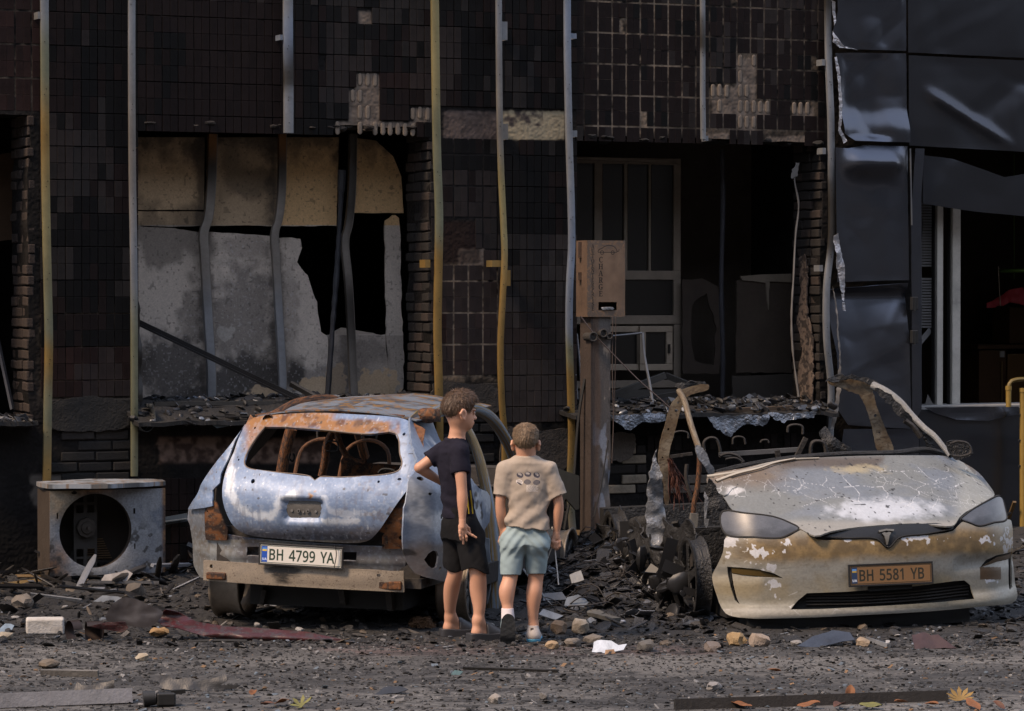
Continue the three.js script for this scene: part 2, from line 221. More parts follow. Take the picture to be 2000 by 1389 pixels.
fields.forEach(([name, r], fi) => {
  const A = wp(r[0], r[3]), B = wp(r[2], r[1]), field = new THREE.Group(); field.name = name; building.add(field);
  const rest = tileMats.map(() => []), pads = [], i0 = round(A[0] / PX), i1 = round(B[0] / PX), j0 = round(A[1] / PY), j1 = min(round(B[1] / PY), 38);
  for (let j = j0; j < j1; j++) for (let i = i0; i < i1; i++) {
    const s = (i + 0.5) * PX + (i & 1 ? -0.0012 : 0.0012), y = (j + 0.5) * PY + (j & 1 ? -0.0012 : 0.0012), [px, py] = pw(s, y, 0.01);
    const hole = holesPx.find((h) => inR(px, py, h, 1)); if (hole) { if (holesPx.indexOf(hole) < 14 && rnd() < 0.75 && py > 100 && py < 262) { const g = new THREE.CapsuleGeometry(0.02, 0.062 + rr(-0.008, 0.004), 2, 6); g.scale(1, 1, 0.16); g.translate(s, y + rr(-0.004, 0.004), 0.002); pads.push(boxUV(g)); } continue; }
    if (fi === 8 && noise(i * 0.6, j * 0.7, 3.3) < 0.35) continue; if (rnd() < 0.006 && fi !== 7) continue;
    const [m, gr] = toneOf(px, py, s, y), a = clamp(round(3 * (m + rr(-0.1, 0.1) + 0.5 * (fbm(s * 2.6, y * 2.1, 3.9, 3) - 0.5))), 0, 3), b = clamp(round(2 * (gr + rr(-0.13, 0.13) + 0.9 * (fbm(s * 3.2, y * 1.6, 8.2, 3) - 0.5))), 0, 2), mi = a * 3 + b, g = tileShapes[floor(rnd() * 3)];
    const single = own < 300 && ((fi === 4 && py > 515) || (fi === 5 && py > 560) || (fi === 1 && py > 470) || (fi === 6 && py > 205 && px > 1370));
    const wide = fi === 6 || fi === 4 || fi === 0, q = new THREE.Matrix4().compose(new V3(s + rr(-0.0006, 0.0006) + (wide ? (i & 1 ? -0.0022 : 0.0022) : 0), y + (wide ? (j & 1 ? -0.002 : 0.002) : 0), (wide ? -0.008 : 0) + rr(-0.0022, 0.0008)), new THREE.Quaternion().setFromEuler(new THREE.Euler(rr(-0.012, 0.012), rr(-0.02, 0.02), rr(-0.008, 0.008))), wide ? new V3(0.96, 0.975, 1) : new V3(1, 1, 1));
    if (single) { own++; const o = part('tile', g, tileMats[mi], field); o.applyMatrix4(q); } else rest[mi].push(g.clone().applyMatrix4(q));
  }
  rest.forEach((gs, k) => { if (gs.length) part('tile_field', gs, tileMats[k], field).userData.kind = 'stuff'; });
  if (pads.length) part('mortar_bed', pads, padM, field).userData.kind = 'stuff';
});
// exposed brickwork: plinths and the broken window jambs
const brickM = [[0.010, 0.009, 0.0085], [0.02, 0.016, 0.014], [0.045, 0.031, 0.025], [0.30, 0.25, 0.19], [0.17, 0.14, 0.115]].map((c) => mat(c, 0.9, 0, { map: grime, bumpMap: grain, bumpScale: 0.006 }));
const brickGeo = [1, 2, 3].map((k) => { const g = new RoundedBoxGeometry(0.245, 0.066, 0.05, 1, 0.008); const p = g.attributes.position; for (let i = 0; i < p.count; i++) p.setXYZ(i, p.getX(i) + 0.007 * (noise(p.getX(i) * 40, p.getY(i) * 40, k * 3.7) - 0.5), p.getY(i) + 0.006 * (noise(p.getX(i) * 30 + 9, p.getY(i) * 40, k * 2.9) - 0.5), p.getZ(i)); g.computeVertexNormals(); return boxUV(g); });
function bricks(name, r, d, pick, skip = 0.05) {
  const A = wp(r[0], r[3], d), B = wp(r[2], r[1], d), G = new THREE.Group(); G.name = name; building.add(G);
  for (let j = 0, y = max(0.02, A[1]); y < B[1] - 0.03; j++, y += 0.0765) for (let x = A[0] + (j & 1 ? 0.13 : 0); x < B[0]; x += 0.258) {
    if (rnd() < skip) continue; const w = min(1, (B[0] - x) / 0.245); if (w < 0.2) continue; const [px, py] = pw(x + 0.12, y + 0.03, d);
    const o = part('brick', brickGeo[floor(rnd() * 3)], brickM[pick(px, py)], G); o.position.set(x + 0.1225 * w, y + 0.034, d - 0.02 + rr(-0.012, 0.01)); o.scale.set(w, rr(0.94, 1.04), 1); o.rotation.set(rr(-0.03, 0.03), rr(-0.02, 0.02), rr(-0.012, 0.012));
  }
}
bricks('brick_plinth', [86, 786, 262, 1140], 0.012, () => rnd() < 0.8 ? 0 : 1);
bricks('brick_plinth', [846, 752, 976, 1120], 0.012, (x, y) => rnd() < 0.5 ? 0 : 1, 0.12);
bricks('brick_plinth', [980, 834, 1118, 1110], 0.012, (x, y) => rnd() < 0.45 ? 1 : rnd() < 0.5 ? 2 : 0, 0.1);
bricks('brick_plinth', [1186, 878, 1262, 965], 0.012, (x, y) => x < 1245 && rnd() < 0.75 ? 3 : 1, 0.05);
bricks('brick_plinth', [1310, 905, 1420, 965], 0.012, () => rnd() < 0.6 ? 4 : 1, 0.1);
bricks('brick_infill', [867, 434, 930, 484], -0.02, () => 0, 0.1);
for (const [k, top] of [['a', 232], ['b', 285], ['c', 300]]) { // right-hand jambs, their outer arris chewed away
  const [, b, c, d] = opening[k], G = new THREE.Group(); G.name = 'broken_jamb'; building.add(G);
  for (let y = b + 0.02, j = 0; y < d - 0.08; y += 0.0765, j++) for (let q = 0; q < 3; q++) { if (rnd() < 0.05) continue; const o = part('brick', brickGeo[floor(rnd() * 3)], brickM[k === 'a' ? 2 : rnd() < 0.25 ? 2 : 1], G); o.position.set(c + 0.018 + rr(-0.014, 0.004), y + 0.034, -0.075 - 0.15 * q + rr(-0.01, 0.01)); o.rotation.set(rr(-0.03, 0.03), PI / 2 + rr(-0.08, 0.08), rr(-0.03, 0.03)); o.scale.set(0.61, rr(0.9, 1.05), 1); }
}
{ const c = opening.c, T0 = tex(128, 256, (u, v) => { const n = fbm(u * 5, v * 14, 3.1), f = fbm(u * 18, v * 50, 1.1, 3); return mixc(mixc([0.09, 0.064, 0.052], [0.16, 0.125, 0.10], n), [0.03, 0.022, 0.019], sst(0.45, 0.6, f * 0.6 + n * 0.4)); }), m = mat(0xffffff, 0.92, 0, { map: T0, bumpMap: grain, bumpScale: 0.012 });
  for (const [P, k] of [[[[-0.08, c[1] + 0.02], [-0.2, c[1] + 0.03], [-0.3, c[1] + 0.25], [-0.24, c[1] + 0.5], [-0.32, c[1] + 0.72], [-0.26, c[1] + 0.95], [-0.3, c[1] + 1.2], [-0.2, c[1] + 1.26], [-0.14, c[1] + 1.0], [-0.16, c[1] + 0.86], [-0.06, c[1] + 0.55], [-0.05, c[1] + 0.25]], 3]]) part('peeling_render', sheet(ragged(smoothLoop(P, 4), 0.03, 0.018, k), { step: 0.03, t: 0.01, uv: [-0.45, c[1], 0, c[1] + 1], map: (z, y) => new V3(c[2] - 0.05 + 0.012 * fbm(z * 20, y * 20, 2), y, z) }), m, building, 'peeling pinkish render on window reveal'); }
// ragged burnt edge under the lintels
for (const k of ['b', 'c']) { const [a, , c, d] = opening[k], gs = []; for (let x = a; x < c; x += 0.05) { const g = lump(rr(0.03, 0.07), rr(0.008, 0.03), rr(0.03, 0.1), x * 9, 0.5, 1); g.translate(x, d - rr(0, 0.02), rr(-0.3, -0.02)); gs.push(g); } part('charred_lintel', gs, brickM[k === 'b' ? 1 : 0], building); }
{ const gs = []; for (let x = opening.b[0]; x < opening.b[2]; x += 0.09) if (rnd() < 0.6) { const g = lump(rr(0.02, 0.06), rr(0.004, 0.01), 0.02, x * 5, 0.6, 1); g.translate(x, opening.b[3] - rr(0.0, 0.03), rr(-0.06, 0.0)); gs.push(g); } part('lintel_edge', gs, padM, building); }
// loose plaster lying over the plinths
for (const [i, P] of [[0, [[848, 752], [905, 748], [972, 760], [975, 800], [940, 812], [880, 806], [850, 826]]], [1, [[985, 838], [1060, 842], [1116, 840], [1114, 905], [1078, 930], [1030, 918], [990, 952]]], [2, [[96, 790], [250, 786], [254, 830], [180, 842], [100, 834]]], [3, [[1192, 850], [1240, 850], [1236, 890], [1214, 902], [1194, 896]]]]) {
  const Q = ragged(smoothLoop(P.map(([a, b]) => wp(a, b, 0.04)), 4), 0.03, 0.012, i + 3), g = sheet(Q, { step: 0.03, t: 0.014, z: (x, y) => 0.034 + 0.016 * (fbm(x * 9, y * 14, i + 1.5) - 0.5) });
  part('cracked_render', g, mat([[0.035, 0.03, 0.027], [0.05, 0.043, 0.038], [0.016, 0.015, 0.014], [0.12, 0.1, 0.085]][i], 0.9, 0, { map: grime, bumpMap: grain, bumpScale: 0.015 }), building);
}

// ---------------------------------------------------------------- bare metal rails that held the facade panels
const rustRamp = { g: [0.25, 0.26, 0.28], b: [0.24, 0.28, 0.36], o: [0.30, 0.19, 0.06], y: [0.30, 0.25, 0.12], l: [0.20, 0.20, 0.13], d: [0.05, 0.045, 0.04], w: [0.22, 0.20, 0.18], r: [0.19, 0.09, 0.03], k: [0.02, 0.02, 0.02] };
const metalV = mat(0xffffff, 0.5, 0.45, { vertexColors: true, map: grime, bumpMap: grain, bumpScale: 0.002 });
function rampAt(stops, py) { let i = 0; while (i < stops.length - 2 && py > stops[i + 1][0]) i++; const [a, ca] = stops[i], [b, cb] = stops[min(i + 1, stops.length - 1)]; return mixc(rustRamp[ca], rustRamp[cb], sst(a, b, py)); }
function sweepY(path, prof) { // profile (x, z) carried along a path that runs up or down
  const c = new THREE.CatmullRomCurve3(path.map((p) => new V3(...p)), false, 'centripetal'), n = path.length * 7, pos = [], uv = [], idx = []; let len = 0, last = null;
  for (let i = 0; i <= n; i++) { const p = c.getPoint(i / n); if (last) len += p.distanceTo(last); last = p; prof.forEach(([x, z], k) => { pos.push(p.x + x, p.y, p.z + z); uv.push(k * 0.03, len); }); }
  const m = prof.length; for (let i = 0; i < n; i++) for (let k = 0; k < m; k++) { const a = i * m + k, b = i * m + (k + 1) % m, d = a + m, e = b + m; idx.push(a, b, d, b, e, d); }
  const g = new THREE.BufferGeometry(); g.setAttribute('position', new THREE.Float32BufferAttribute(pos, 3)); g.setAttribute('uv', new THREE.Float32BufferAttribute(uv, 2)); g.setIndex(idx); return toCreasedNormals(g, 0.5);
}
const hat = (w, h) => { const a = w / 2; return [[-a, 0], [-a, h], [-a + 0.004, h + 0.002], [a - 0.004, h + 0.002], [a, h], [a, 0], [a - 0.003, 0], [a - 0.003, h - 0.003], [-a + 0.003, h - 0.003], [-a + 0.003, 0]].reverse(); };
function rail(label, pts, w, stops, brackets = [], d0 = 0.10, hole = true) {
  const G = thing('metal_rail', label, 'metal rail', WF, 'facade panel rails');
  const path = pts.map(([x, y, dd = 0]) => { const p = wv(x, y, d0 + dd); return [p.x, p.y, p.z]; });
  const seed = pts[0][0];
  const g = paint(sweepY(path, hat(w, 0.028)), (x, y, z) => { const py = pw(x, y, z)[1], c = rampAt(stops, py + 70 * (fbm(x * 9, y * 5, 4.4) - 0.5)), k = 0.72 + 0.5 * fbm(x * 30 + seed, y * 7, 1.7, 3); return [c[0] * k, c[1] * k, c[2] * k]; });
  part('channel', g, metalV, G);
  for (const [bx, by, dir, bw = 0.06, bh = 0.09] of brackets) { const p = wv(bx, by, d0 + 0.012), x1 = p.x + dir * bw; part('bracket', paint(box(p.x, p.y - bh / 2, p.z, x1, p.y + bh / 2, p.z + 0.004), () => rampAt(stops, by)), metalV, G); part('bracket_leg', paint(box(x1 - 0.002, p.y - bh / 2, 0.004, x1 + 0.002, p.y + bh / 2, p.z - 0.0005), () => rampAt(stops, by)), metalV, G); }
  if (hole) { const gs = []; for (let i = 0; i < path.length - 1; i++) for (const f of [0.3, 0.36, 0.8]) { const a = path[i], b = path[i + 1], c = new THREE.CylinderGeometry(0.0035, 0.0035, 0.004, 6); c.rotateX(PI / 2); c.translate(mix(a[0], b[0], f) + rr(-0.012, 0.012), mix(a[1], b[1], f), mix(a[2], b[2], f) + 0.031); gs.push(c); } part('rivet', gs, sootM, G); }
  return G;
}
rail('ochre stained rail at left edge running down behind the air conditioner', [[85, -70], [86, 120], [87, 300], [90, 480], [94, 660], [92, 800], [90, 946]], 0.056, [[0, 'g'], [120, 'l'], [260, 'o'], [420, 'y'], [650, 'l'], [700, 'o'], [800, 'l'], [930, 'o']], [[82, 30, -1, 0.03, 0.05]]);
rail('straight grey-green rail on left pier, ending above air conditioner', [[256, -70], [256, 150], [257, 330], [260, 520], [261, 740], [261, 930]], 0.048, [[0, 'g'], [300, 'w'], [520, 'g'], [680, 'l'], [900, 'l']], []);
rail('short peeled grey rail above the left window opening', [[561, -70], [561, 60], [562, 160], [562, 260]], 0.07, [[0, 'g'], [60, 'b'], [150, 'd'], [190, 'g'], [260, 'g']], [[552, 73, -1, 0.02, 0.04]]);
rail('tall yellow rail at right side of plaster-walled window', [[847, -70], [849, 120], [852, 300], [856, 420], [854, 560], [853, 640], [856, 790], [856, 1090]], 0.058, [[0, 'y'], [150, 'y'], [330, 'l'], [440, 'l'], [520, 'o'], [640, 'o'], [760, 'o']], [[840, 515, -1, 0.04, 0.06]]);
rail('buckled rail turning from grey to ochre in middle of pier', [[972, -70], [974, 200], [977, 330], [982, 440, 0.01], [984, 500, 0.03], [981, 570, 0.05], [976, 680, 0.06], [979, 790, 0.04], [984, 850, 0.02], [984, 920], [982, 1085]], 0.042, [[0, 'g'], [260, 'w'], [380, 'y'], [450, 'y'], [560, 'o'], [900, 'o']], [[979, 60, 1, 0.05, 0.14], [979, 257, 1, 0.055, 0.12], [985, 543, 1, 0.05, 0.12], [980, 515, -1, 0.08, 0.05]]);
rail('bluish grey bent rail beside charger box, ochre below', [[1106, -70], [1107, 120], [1110, 270], [1114, 400], [1115, 480], [1111, 560, 0.02], [1110, 640, 0.03], [1113, 760, 0.03], [1115, 860, 0.02], [1112, 960], [1120, 1072]], 0.05, [[0, 'b'], [300, 'g'], [500, 'b'], [620, 'b'], [690, 'l'], [760, 'o'], [880, 'o'], [960, 'l'], [1060, 'w']], [[1112, 70, 1, 0.06, 0.04], [1113, 261, 1, 0.06, 0.05]]);
rail('thin scorched rail above right-hand dark window opening', [[1370, -70], [1371, 70], [1371, 180], [1372, 272]], 0.034, [[0, 'g'], [90, 'd'], [120, 'g'], [270, 'g']], [[1372, 270, 1, 0.05, 0.04]]);
rail('long bowed grey rail beside the black metal panels', [[1614, -70], [1617, 130], [1621, 230, 0.02], [1622, 330], [1622, 470], [1613, 560, 0.03], [1613, 660, 0.03], [1622, 760], [1620, 830], [1622, 1070]], 0.05, [[0, 'd'], [80, 'g'], [300, 'g'], [380, 'd'], [460, 'd'], [520, 'g'], [760, 'g']], [[1612, 122, -1, 0.03, 0.05], [1613, 295, -1, 0.03, 0.05], [1607, 524, -1, 0.03, 0.05]], 0.08);

// ---------------------------------------------------------------- what hangs and stands inside the left window
const PD = -0.62, partF = 'plaster partition';
const plasterBox = (() => { const a = wp(230, 800, PD), b = wp(860, 230, PD); return [a[0], a[1], b[0], b[1]]; })();
const plasterTex = texBox(plasterBox, 260, (s, y) => {
  const [px, py] = pw(s, y, PD), n = fbm(s * 4, y * 4, 1.2), f = fbm(s * 16, y * 16, 2.2, 3), g = noise(s * 140, y * 140), sp = noise(s * 75, y * 75, 4);
  let c = py < 440 ? mixc([0.68, 0.50, 0.31], [0.48, 0.35, 0.215], n) : mixc([0.62, 0.54, 0.455], [0.45, 0.395, 0.34], n);
  if (px > 545 && py < 440) c = mixc(c, [0.66, 0.43, 0.20], 0.75);
  if (px > 405 && px < 535 && py < 445) c = mixc(c, [0.30, 0.235, 0.16], 0.6);
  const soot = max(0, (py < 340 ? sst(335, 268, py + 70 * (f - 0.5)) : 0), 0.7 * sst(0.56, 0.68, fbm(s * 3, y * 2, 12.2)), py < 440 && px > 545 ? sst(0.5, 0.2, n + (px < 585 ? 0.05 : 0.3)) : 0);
  let d = 0; const blob = (x, y, rx, ry, k) => { const r = hypot((px - x) / rx, (py - y) / ry) + 0.9 * (f - 0.5); d = max(d, k * sst(1.15, 0.55, r)); };
  blob(330, 715, 90, 75, 0.86); blob(385, 620, 45, 75, 0.55); blob(475, 620, 75, 120, 0.62); blob(490, 735, 100, 50, 0.93); blob(420, 770, 150, 22, 0.9); blob(575, 735, 22, 40, 0.95); blob(560, 600, 30, 100, 0.35); blob(700, 690, 70, 30, 0.5); blob(480, 480, 60, 30, 0.35); blob(655, 735, 90, 25, 0.55);
  c = mixc(c, [0.06, 0.054, 0.052], d); c = mixc(c, [0.05, 0.042, 0.035], soot * 0.8);
  c = mixc(c, [0.48, 0.46, 0.45], (sp > 0.8 ? 0.3 : 0) * sst(0.35, 0.7, d + 0.3) * (py > 470 ? 1 : 0.3)); c = mixc(c, [0.03, 0.028, 0.025], (noise(s * 55, y * 55, 9) > 0.82 ? 0.5 : 0) * f * 1.4);
  for (const sx of [400, 541, 680]) c = mixc(c, [0.05, 0.042, 0.036], 0.75 * sst(26, 6, abs(px - sx + (py < 440 ? 6 : 0)) + 26 * (f - 0.35))); const cream = (x, y, rx, ry) => sst(1.05, 0.95, hypot((px - x) / rx, (py - y) / ry) + 1.3 * (f - 0.5) + 0.5 * (n - 0.5));
  c = mixc(c, [0.52, 0.38, 0.24], max(cream(520, 768, 40, 15), cream(625, 760, 55, 22), cream(735, 760, 45, 34), cream(660, 745, 22, 38)) * 0.9); c = mixc(c, [0.40, 0.37, 0.33], cream(440, 652, 17, 15) * 0.7);
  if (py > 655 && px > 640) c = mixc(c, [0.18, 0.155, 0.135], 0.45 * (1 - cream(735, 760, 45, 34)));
  const k = 0.86 + 0.28 * g; return [c[0] * k, c[1] * k, c[2] * k];
});
const plasterM = mat(0xffffff, 0.92, 0, { map: plasterTex, bumpMap: grain, bumpScale: 0.003 });
function plaster(label, P, rag, tilt, parent) {
  const Q = ragged(P.map(([a, b]) => wp(a, b, PD)), 0.035, rag, P[0][0]), cx = Q[0][0];
  return part('plaster_board', sheet(Q, { step: 0.05, t: 0.02, uv: plasterBox, z: (x, y) => PD + tilt + 0.012 * (fbm(x * 2, y * 2, 6.6) - 0.5) }), plasterM, parent, label);
}
const partition = thing('partition_wall', 'scorched plasterboard partition with burnt-out hole inside left window', 'partition', WF);
plaster('brown soot-stained upper board', [[236, 268], [400, 268], [398, 410], [236, 410]], 0.002, 0, partition);
plaster('narrow brown strip of board', [[236, 413], [398, 413], [396, 441], [330, 443], [236, 440]], 0.003, 0.004, partition);
plaster('dark brown upper board', [[405, 268], [545, 268], [540, 442], [470, 440], [404, 442]], 0.003, 0.003, partition);
plaster('ochre upper board', [[549, 268], [662, 268], [657, 441], [548, 442]], 0.003, 0, partition);
plaster('ochre upper board with curved corner', [[688, 268], [735, 275], [768, 305], [784, 345], [788, 416], [686, 416]], 0.002, 0, partition);
plaster('grey lower board', [[236, 441], [340, 446], [402, 456], [404, 800], [236, 800]], 0.004, 0.012, partition);
plaster('grey lower board dark with soot', [[406, 453], [470, 457], [540, 462], [542, 800], [406, 800]], 0.004, 0.008, partition);
plaster('grey lower board broken along a curve', [[545, 464], [586, 466], [590, 484], [580, 512], [600, 538], [618, 590], [626, 648], [640, 655], [642, 800], [545, 800]], 0.008, 0.004, partition);
plaster('stub of low wall with flaking cream paint', [[644, 656], [700, 653], [754, 654], [758, 700], [770, 800], [644, 800]], 0.006, -0.02, partition);
plaster('leaning sliver of board', [[752, 430], [768, 420], [782, 424], [786, 600], [790, 760], [762, 800], [756, 650], [754, 520]], 0.01, -0.01, partition);
part('broken_ledge', sheet(ragged([[640, 657], [668, 640], [712, 648], [750, 655]].map(([a, b]) => wp(a, b, PD - 0.1)), 0.03, 0.01, 4), { t: 0.03, z: () => PD - 0.1 }), mat([0.45, 0.38, 0.32], 0.9, 0, { map: grime }), partition);
function stud(label, pts, w, stops, d0) { const G = thing('metal_stud', label, 'metal stud', WF, 'bent partition studs'); const path = pts.map(([x, y]) => { const p = wv(x, y, d0); return [p.x, p.y, p.z]; }); part('channel', paint(sweepY(path, hat(w, 0.04)), (x, y, z) => { const c = rampAt(stops, pw(x, y, z)[1]), k = 0.75 + 0.5 * fbm(x * 25, y * 8, 2.7, 3); return [c[0] * k, c[1] * k, c[2] * k]; }), metalV, G); const e = path.map((p) => [p[0] + w / 2 + 0.004, p[1], p[2] + 0.01]); part('flange', paint(sweepY(e, [[0, 0], [0.009, 0], [0.009, 0.006], [0, 0.006]]), () => rustRamp.w), metalV, G); return G; }
const studRamp = [[280, 'r'], [330, 'd'], [420, 'w'], [520, 'w'], [620, 'g'], [780, 'g']];
stud('kinked stud in front of left plaster boards', [[413, 262], [410, 360], [404, 425], [395, 455], [397, 500], [404, 620], [410, 720], [411, 800]], 0.062, studRamp, -0.5);
stud('kinked stud in middle of plaster boards', [[549, 262], [547, 380], [541, 430], [534, 455], [537, 520], [544, 640], [549, 730], [549, 800]], 0.055, studRamp, -0.5);
stud('dark twisted stud in front of burnt hole', [[687, 262], [684, 380], [678, 440], [671, 470], [677, 540], [683, 640], [687, 740], [690, 800]], 0.055, [[280, 'd'], [400, 'd'], [500, 'w'], [600, 'd'], [780, 'w']], -0.46);
solo('charred_pole', tube([wv(668, 332, -0.38), wv(664, 420, -0.38), wv(657, 540, -0.37), wv(648, 660, -0.35), wv(639, 786, -0.33)], (t) => 0.017 + 0.008 * noise(t * 30, 2) + (t < 0.1 ? 0.012 : 0), 60, 7), mat([0.03, 0.032, 0.04], 0.45, 0.2, { map: grime, bumpMap: grain, bumpScale: 0.01 }), 'thin charred pole leaning inside the left window', 'pole', null, WF);
solo('fallen_bar', [bar(wv(266, 628, -0.3), wv(592, 784, -0.12), 0.045, 0.03), bar(wv(266, 632, -0.29), wv(592, 788, -0.11), 0.012, 0.05)], mat([0.02, 0.02, 0.022], 0.5, 0.2, { map: grime }), 'long black bar fallen diagonally across the left window', 'bar', null, WF);
solo('fallen_bar', [bar(wv(567, 749, -0.25), wv(634, 786, -0.1), 0.04, 0.025)], mat([0.06, 0.055, 0.05], 0.6, 0.2, { map: grime }), 'short dark bar lying at the sill of left window', 'bar', null, WF);
solo('torn_sheet_strip', [sheet(ragged([[266, 560], [272, 600], [276, 690], [278, 785], [268, 785]].map(([a, b]) => wp(a, b, -0.05)), 0.03, 0.008), { z: (x, y) => -0.05 + 0.02 * sin(y * 20), step: 0.02, t: 0.003 })], mat([0.06, 0.055, 0.05], 0.6, 0.4, { map: grime }), 'torn dark sheet strip at left edge of plaster-walled window', 'metal strip', null, WF);
// burnt sill with a rolled back metal sheet
const ledgeM = mat([0.02, 0.019, 0.019], 0.65, 0.1, { map: grime, bumpMap: grain, bumpScale: 0.02 });
function ledge(label, r, d1, seed) {
  const a = wp(r[0], r[3], d1), b = wp(r[2], r[1], 0), G = thing('burnt_sill', label, 'window sill', WF); const y1 = wp(r[0], r[1], 0)[1];
  part('slab', sheet(ragged(rectP(a[0], -0.42, b[0], d1), 0.06, 0.012, seed), { step: 0.035, t: 0.03, map: (x, q) => new V3(x, mix(y1, a[1] + 0.02, sst(-0.2, d1, q)) + 0.05 * (fbm(x * 5, q * 6, seed) - 0.5), q) }), ledgeM, G); return [G, a, b, y1];
}
const sillDebris = (G, x0, x1, y0, y1, z0, z1, n, seed, mats) => { rnd = mulberry(seed); const bag = mats.map(() => []); for (let i = 0; i < n; i++) { const x = rr(x0, x1), z = rr(z0, z1), y = mix(y0, y1, sst(-0.2, z1, z)) + 0.015, k = floor(rnd() * rnd() * mats.length), s = rr(0.012, 0.05); const g = rnd() < 0.5 ? box(-s, -0.002, -s * 0.6, s, 0.002, s * 0.6) : lump(s, s * 0.4, s * 0.7, i * 1.7, 0.5, 1); g.rotateX(rr(0, 1.2)); g.rotateZ(rr(-0.5, 0.5)); g.rotateY(rr(0, 3)); g.translate(x, y + rr(0, 0.03), z); bag[k].push(g); } bag.forEach((b, k) => b.length && (part('sill_debris', b, mats[k], G).userData.kind = 'stuff')); };
const chipM = [mat([0.015, 0.015, 0.016], 0.6, 0, { map: grime }), mat([0.03, 0.03, 0.033], 0.45, 0.2), mat([0.07, 0.075, 0.085], 0.4, 0.3), mat([0.16, 0.18, 0.21], 0.35, 0.3), mat([0.38, 0.38, 0.38], 0.6)];
{ const [G, a, b, y1] = ledge('charred sill of plaster-walled window heaped with ash and glass', [268, 792, 838, 838], 0.26, 3.3); sillDebris(G, a[0], b[0], y1, a[1] + 0.02, -0.4, 0.24, 420, 5, chipM); part('window_track', [bar(wv(300, 789, -0.05), wv(640, 786, -0.05), 0.03, 0.05)], mat([0.05, 0.048, 0.045], 0.6, 0.3, { map: grime }), G); part('bottom_rail', [bar(wv(395, 814, 0.2), wv(560, 812, 0.2), 0.012, 0.02)], mat([0.05, 0.045, 0.04], 0.5, 0.4), G);
  solo('rolled_metal_sheet', sheet(rectP(0, 0, 1, 0.3), { step: 0.03, t: 0.003, map: (u, v) => { const th = -2.4 + u * 4.6, c = wv(287, 815, 0.1); return new V3(c.x - 0.035 + 0.062 * cos(th) + v * 0.12 + (u > 0.7 ? 0.25 * (u - 0.7) : 0), c.y + 0.098 * sin(th) - v * 0.02, c.z + 0.12 - v); } }), mat([0.10, 0.11, 0.12], 0.45, 0.5, { map: grime, bumpMap: grain, bumpScale: 0.008 }), 'curled metal sheet rolled back at left end of sill', 'metal sheet', null, WF);
  solo('glass_shard', sheet([[406, 826], [436, 821], [444, 832], [420, 836]].map(([x, y]) => wp(x, y, 0.2)), { t: 0.004, z: () => 0.24 }), mat([0.10, 0.13, 0.15], 0.2), 'grey glass shard lying on the sooty left sill', 'shard', null, WF);
  solo('glass_shard', sheet([[440, 828], [448, 822], [454, 826], [446, 832]].map(([x, y]) => wp(x, y, 0.2)), { t: 0.006, z: () => 0.25 }), mat([0.6, 0.64, 0.68], 0.4), 'small white chip on the sooty left sill', 'shard', null, WF); }
{ const [G, a, b, y1] = ledge('collapsed sill of dark middle window with silver foil edge', [1122, 800, 1604, 826], 0.3, 8.8); sillDebris(G, a[0], b[0], y1 + 0.02, a[1] + 0.05, -0.4, 0.28, 380, 6, chipM);
  const foil = mat([0.24, 0.265, 0.31], 0.4, 0.6, { map: grime, bumpMap: grain, bumpScale: 0.03 });
  for (const [x0, x1, y, h] of [[1190, 1300, 815, 26], [1380, 1500, 818, 34], [1500, 1592, 812, 14]]) { const P = ragged([[x0, y - 4], [x1, y - 8], [x1 - 2, y + h * 0.35], [(x0 + x1) / 2 + 10, y + h * 0.4], [(x0 + x1) / 2 - 15, y + h], [x0 + 14, y + h * 0.5]].map(([q, w]) => wp(q, w, 0.32)), 0.02, 0.012, x0); part('foil_insulation', sheet(P, { step: 0.02, t: 0.002, z: (x, yy) => 0.33 + 0.05 * (fbm(x * 20, yy * 20, 1.1) - 0.5) }), foil, G); } }
{ const [G, a, b, y1] = ledge('ash-covered sill at the far left edge', [-120, 838, 60, 842], 0.2, 5.1); sillDebris(G, a[0], b[0], y1 + 0.03, a[1] + 0.03, -0.4, 0.2, 260, 8, chipM); }
// left-hand opening: hanging strip and leaning bars
solo('leaning_bar', [bar(wv(-10, 640, -0.4), wv(24, 800, -0.2), 0.03, 0.02)], mat([0.10, 0.10, 0.11], 0.5, 0.4, { map: grime }), 'thin grey bar leaning in opening at far left edge', 'bar', null, WF);
solo('hanging_strip', [bar(wv(44, 278, -0.3), wv(43, 322, -0.3), 0.012, 0.004), bar(wv(43, 322, -0.3), wv(42, 440, -0.3), 0.008, 0.004)], mat([0.2, 0.18, 0.16], 0.5, 0.4), 'narrow strip hanging in opening at far left edge', 'strip', null, WF);
solo('partition_panel', sheet(ragged([[-60, 310], [20, 300], [36, 330], [22, 420], [30, 470], [-60, 470]].map(([q, w]) => wp(q, w, -0.9)), 0.05, 0.01), { t: 0.02, z: () => -0.9 }), mat([0.10, 0.06, 0.035], 0.9, 0, { map: grime }), 'brown scorched board high in far left opening', 'board', null, WF);

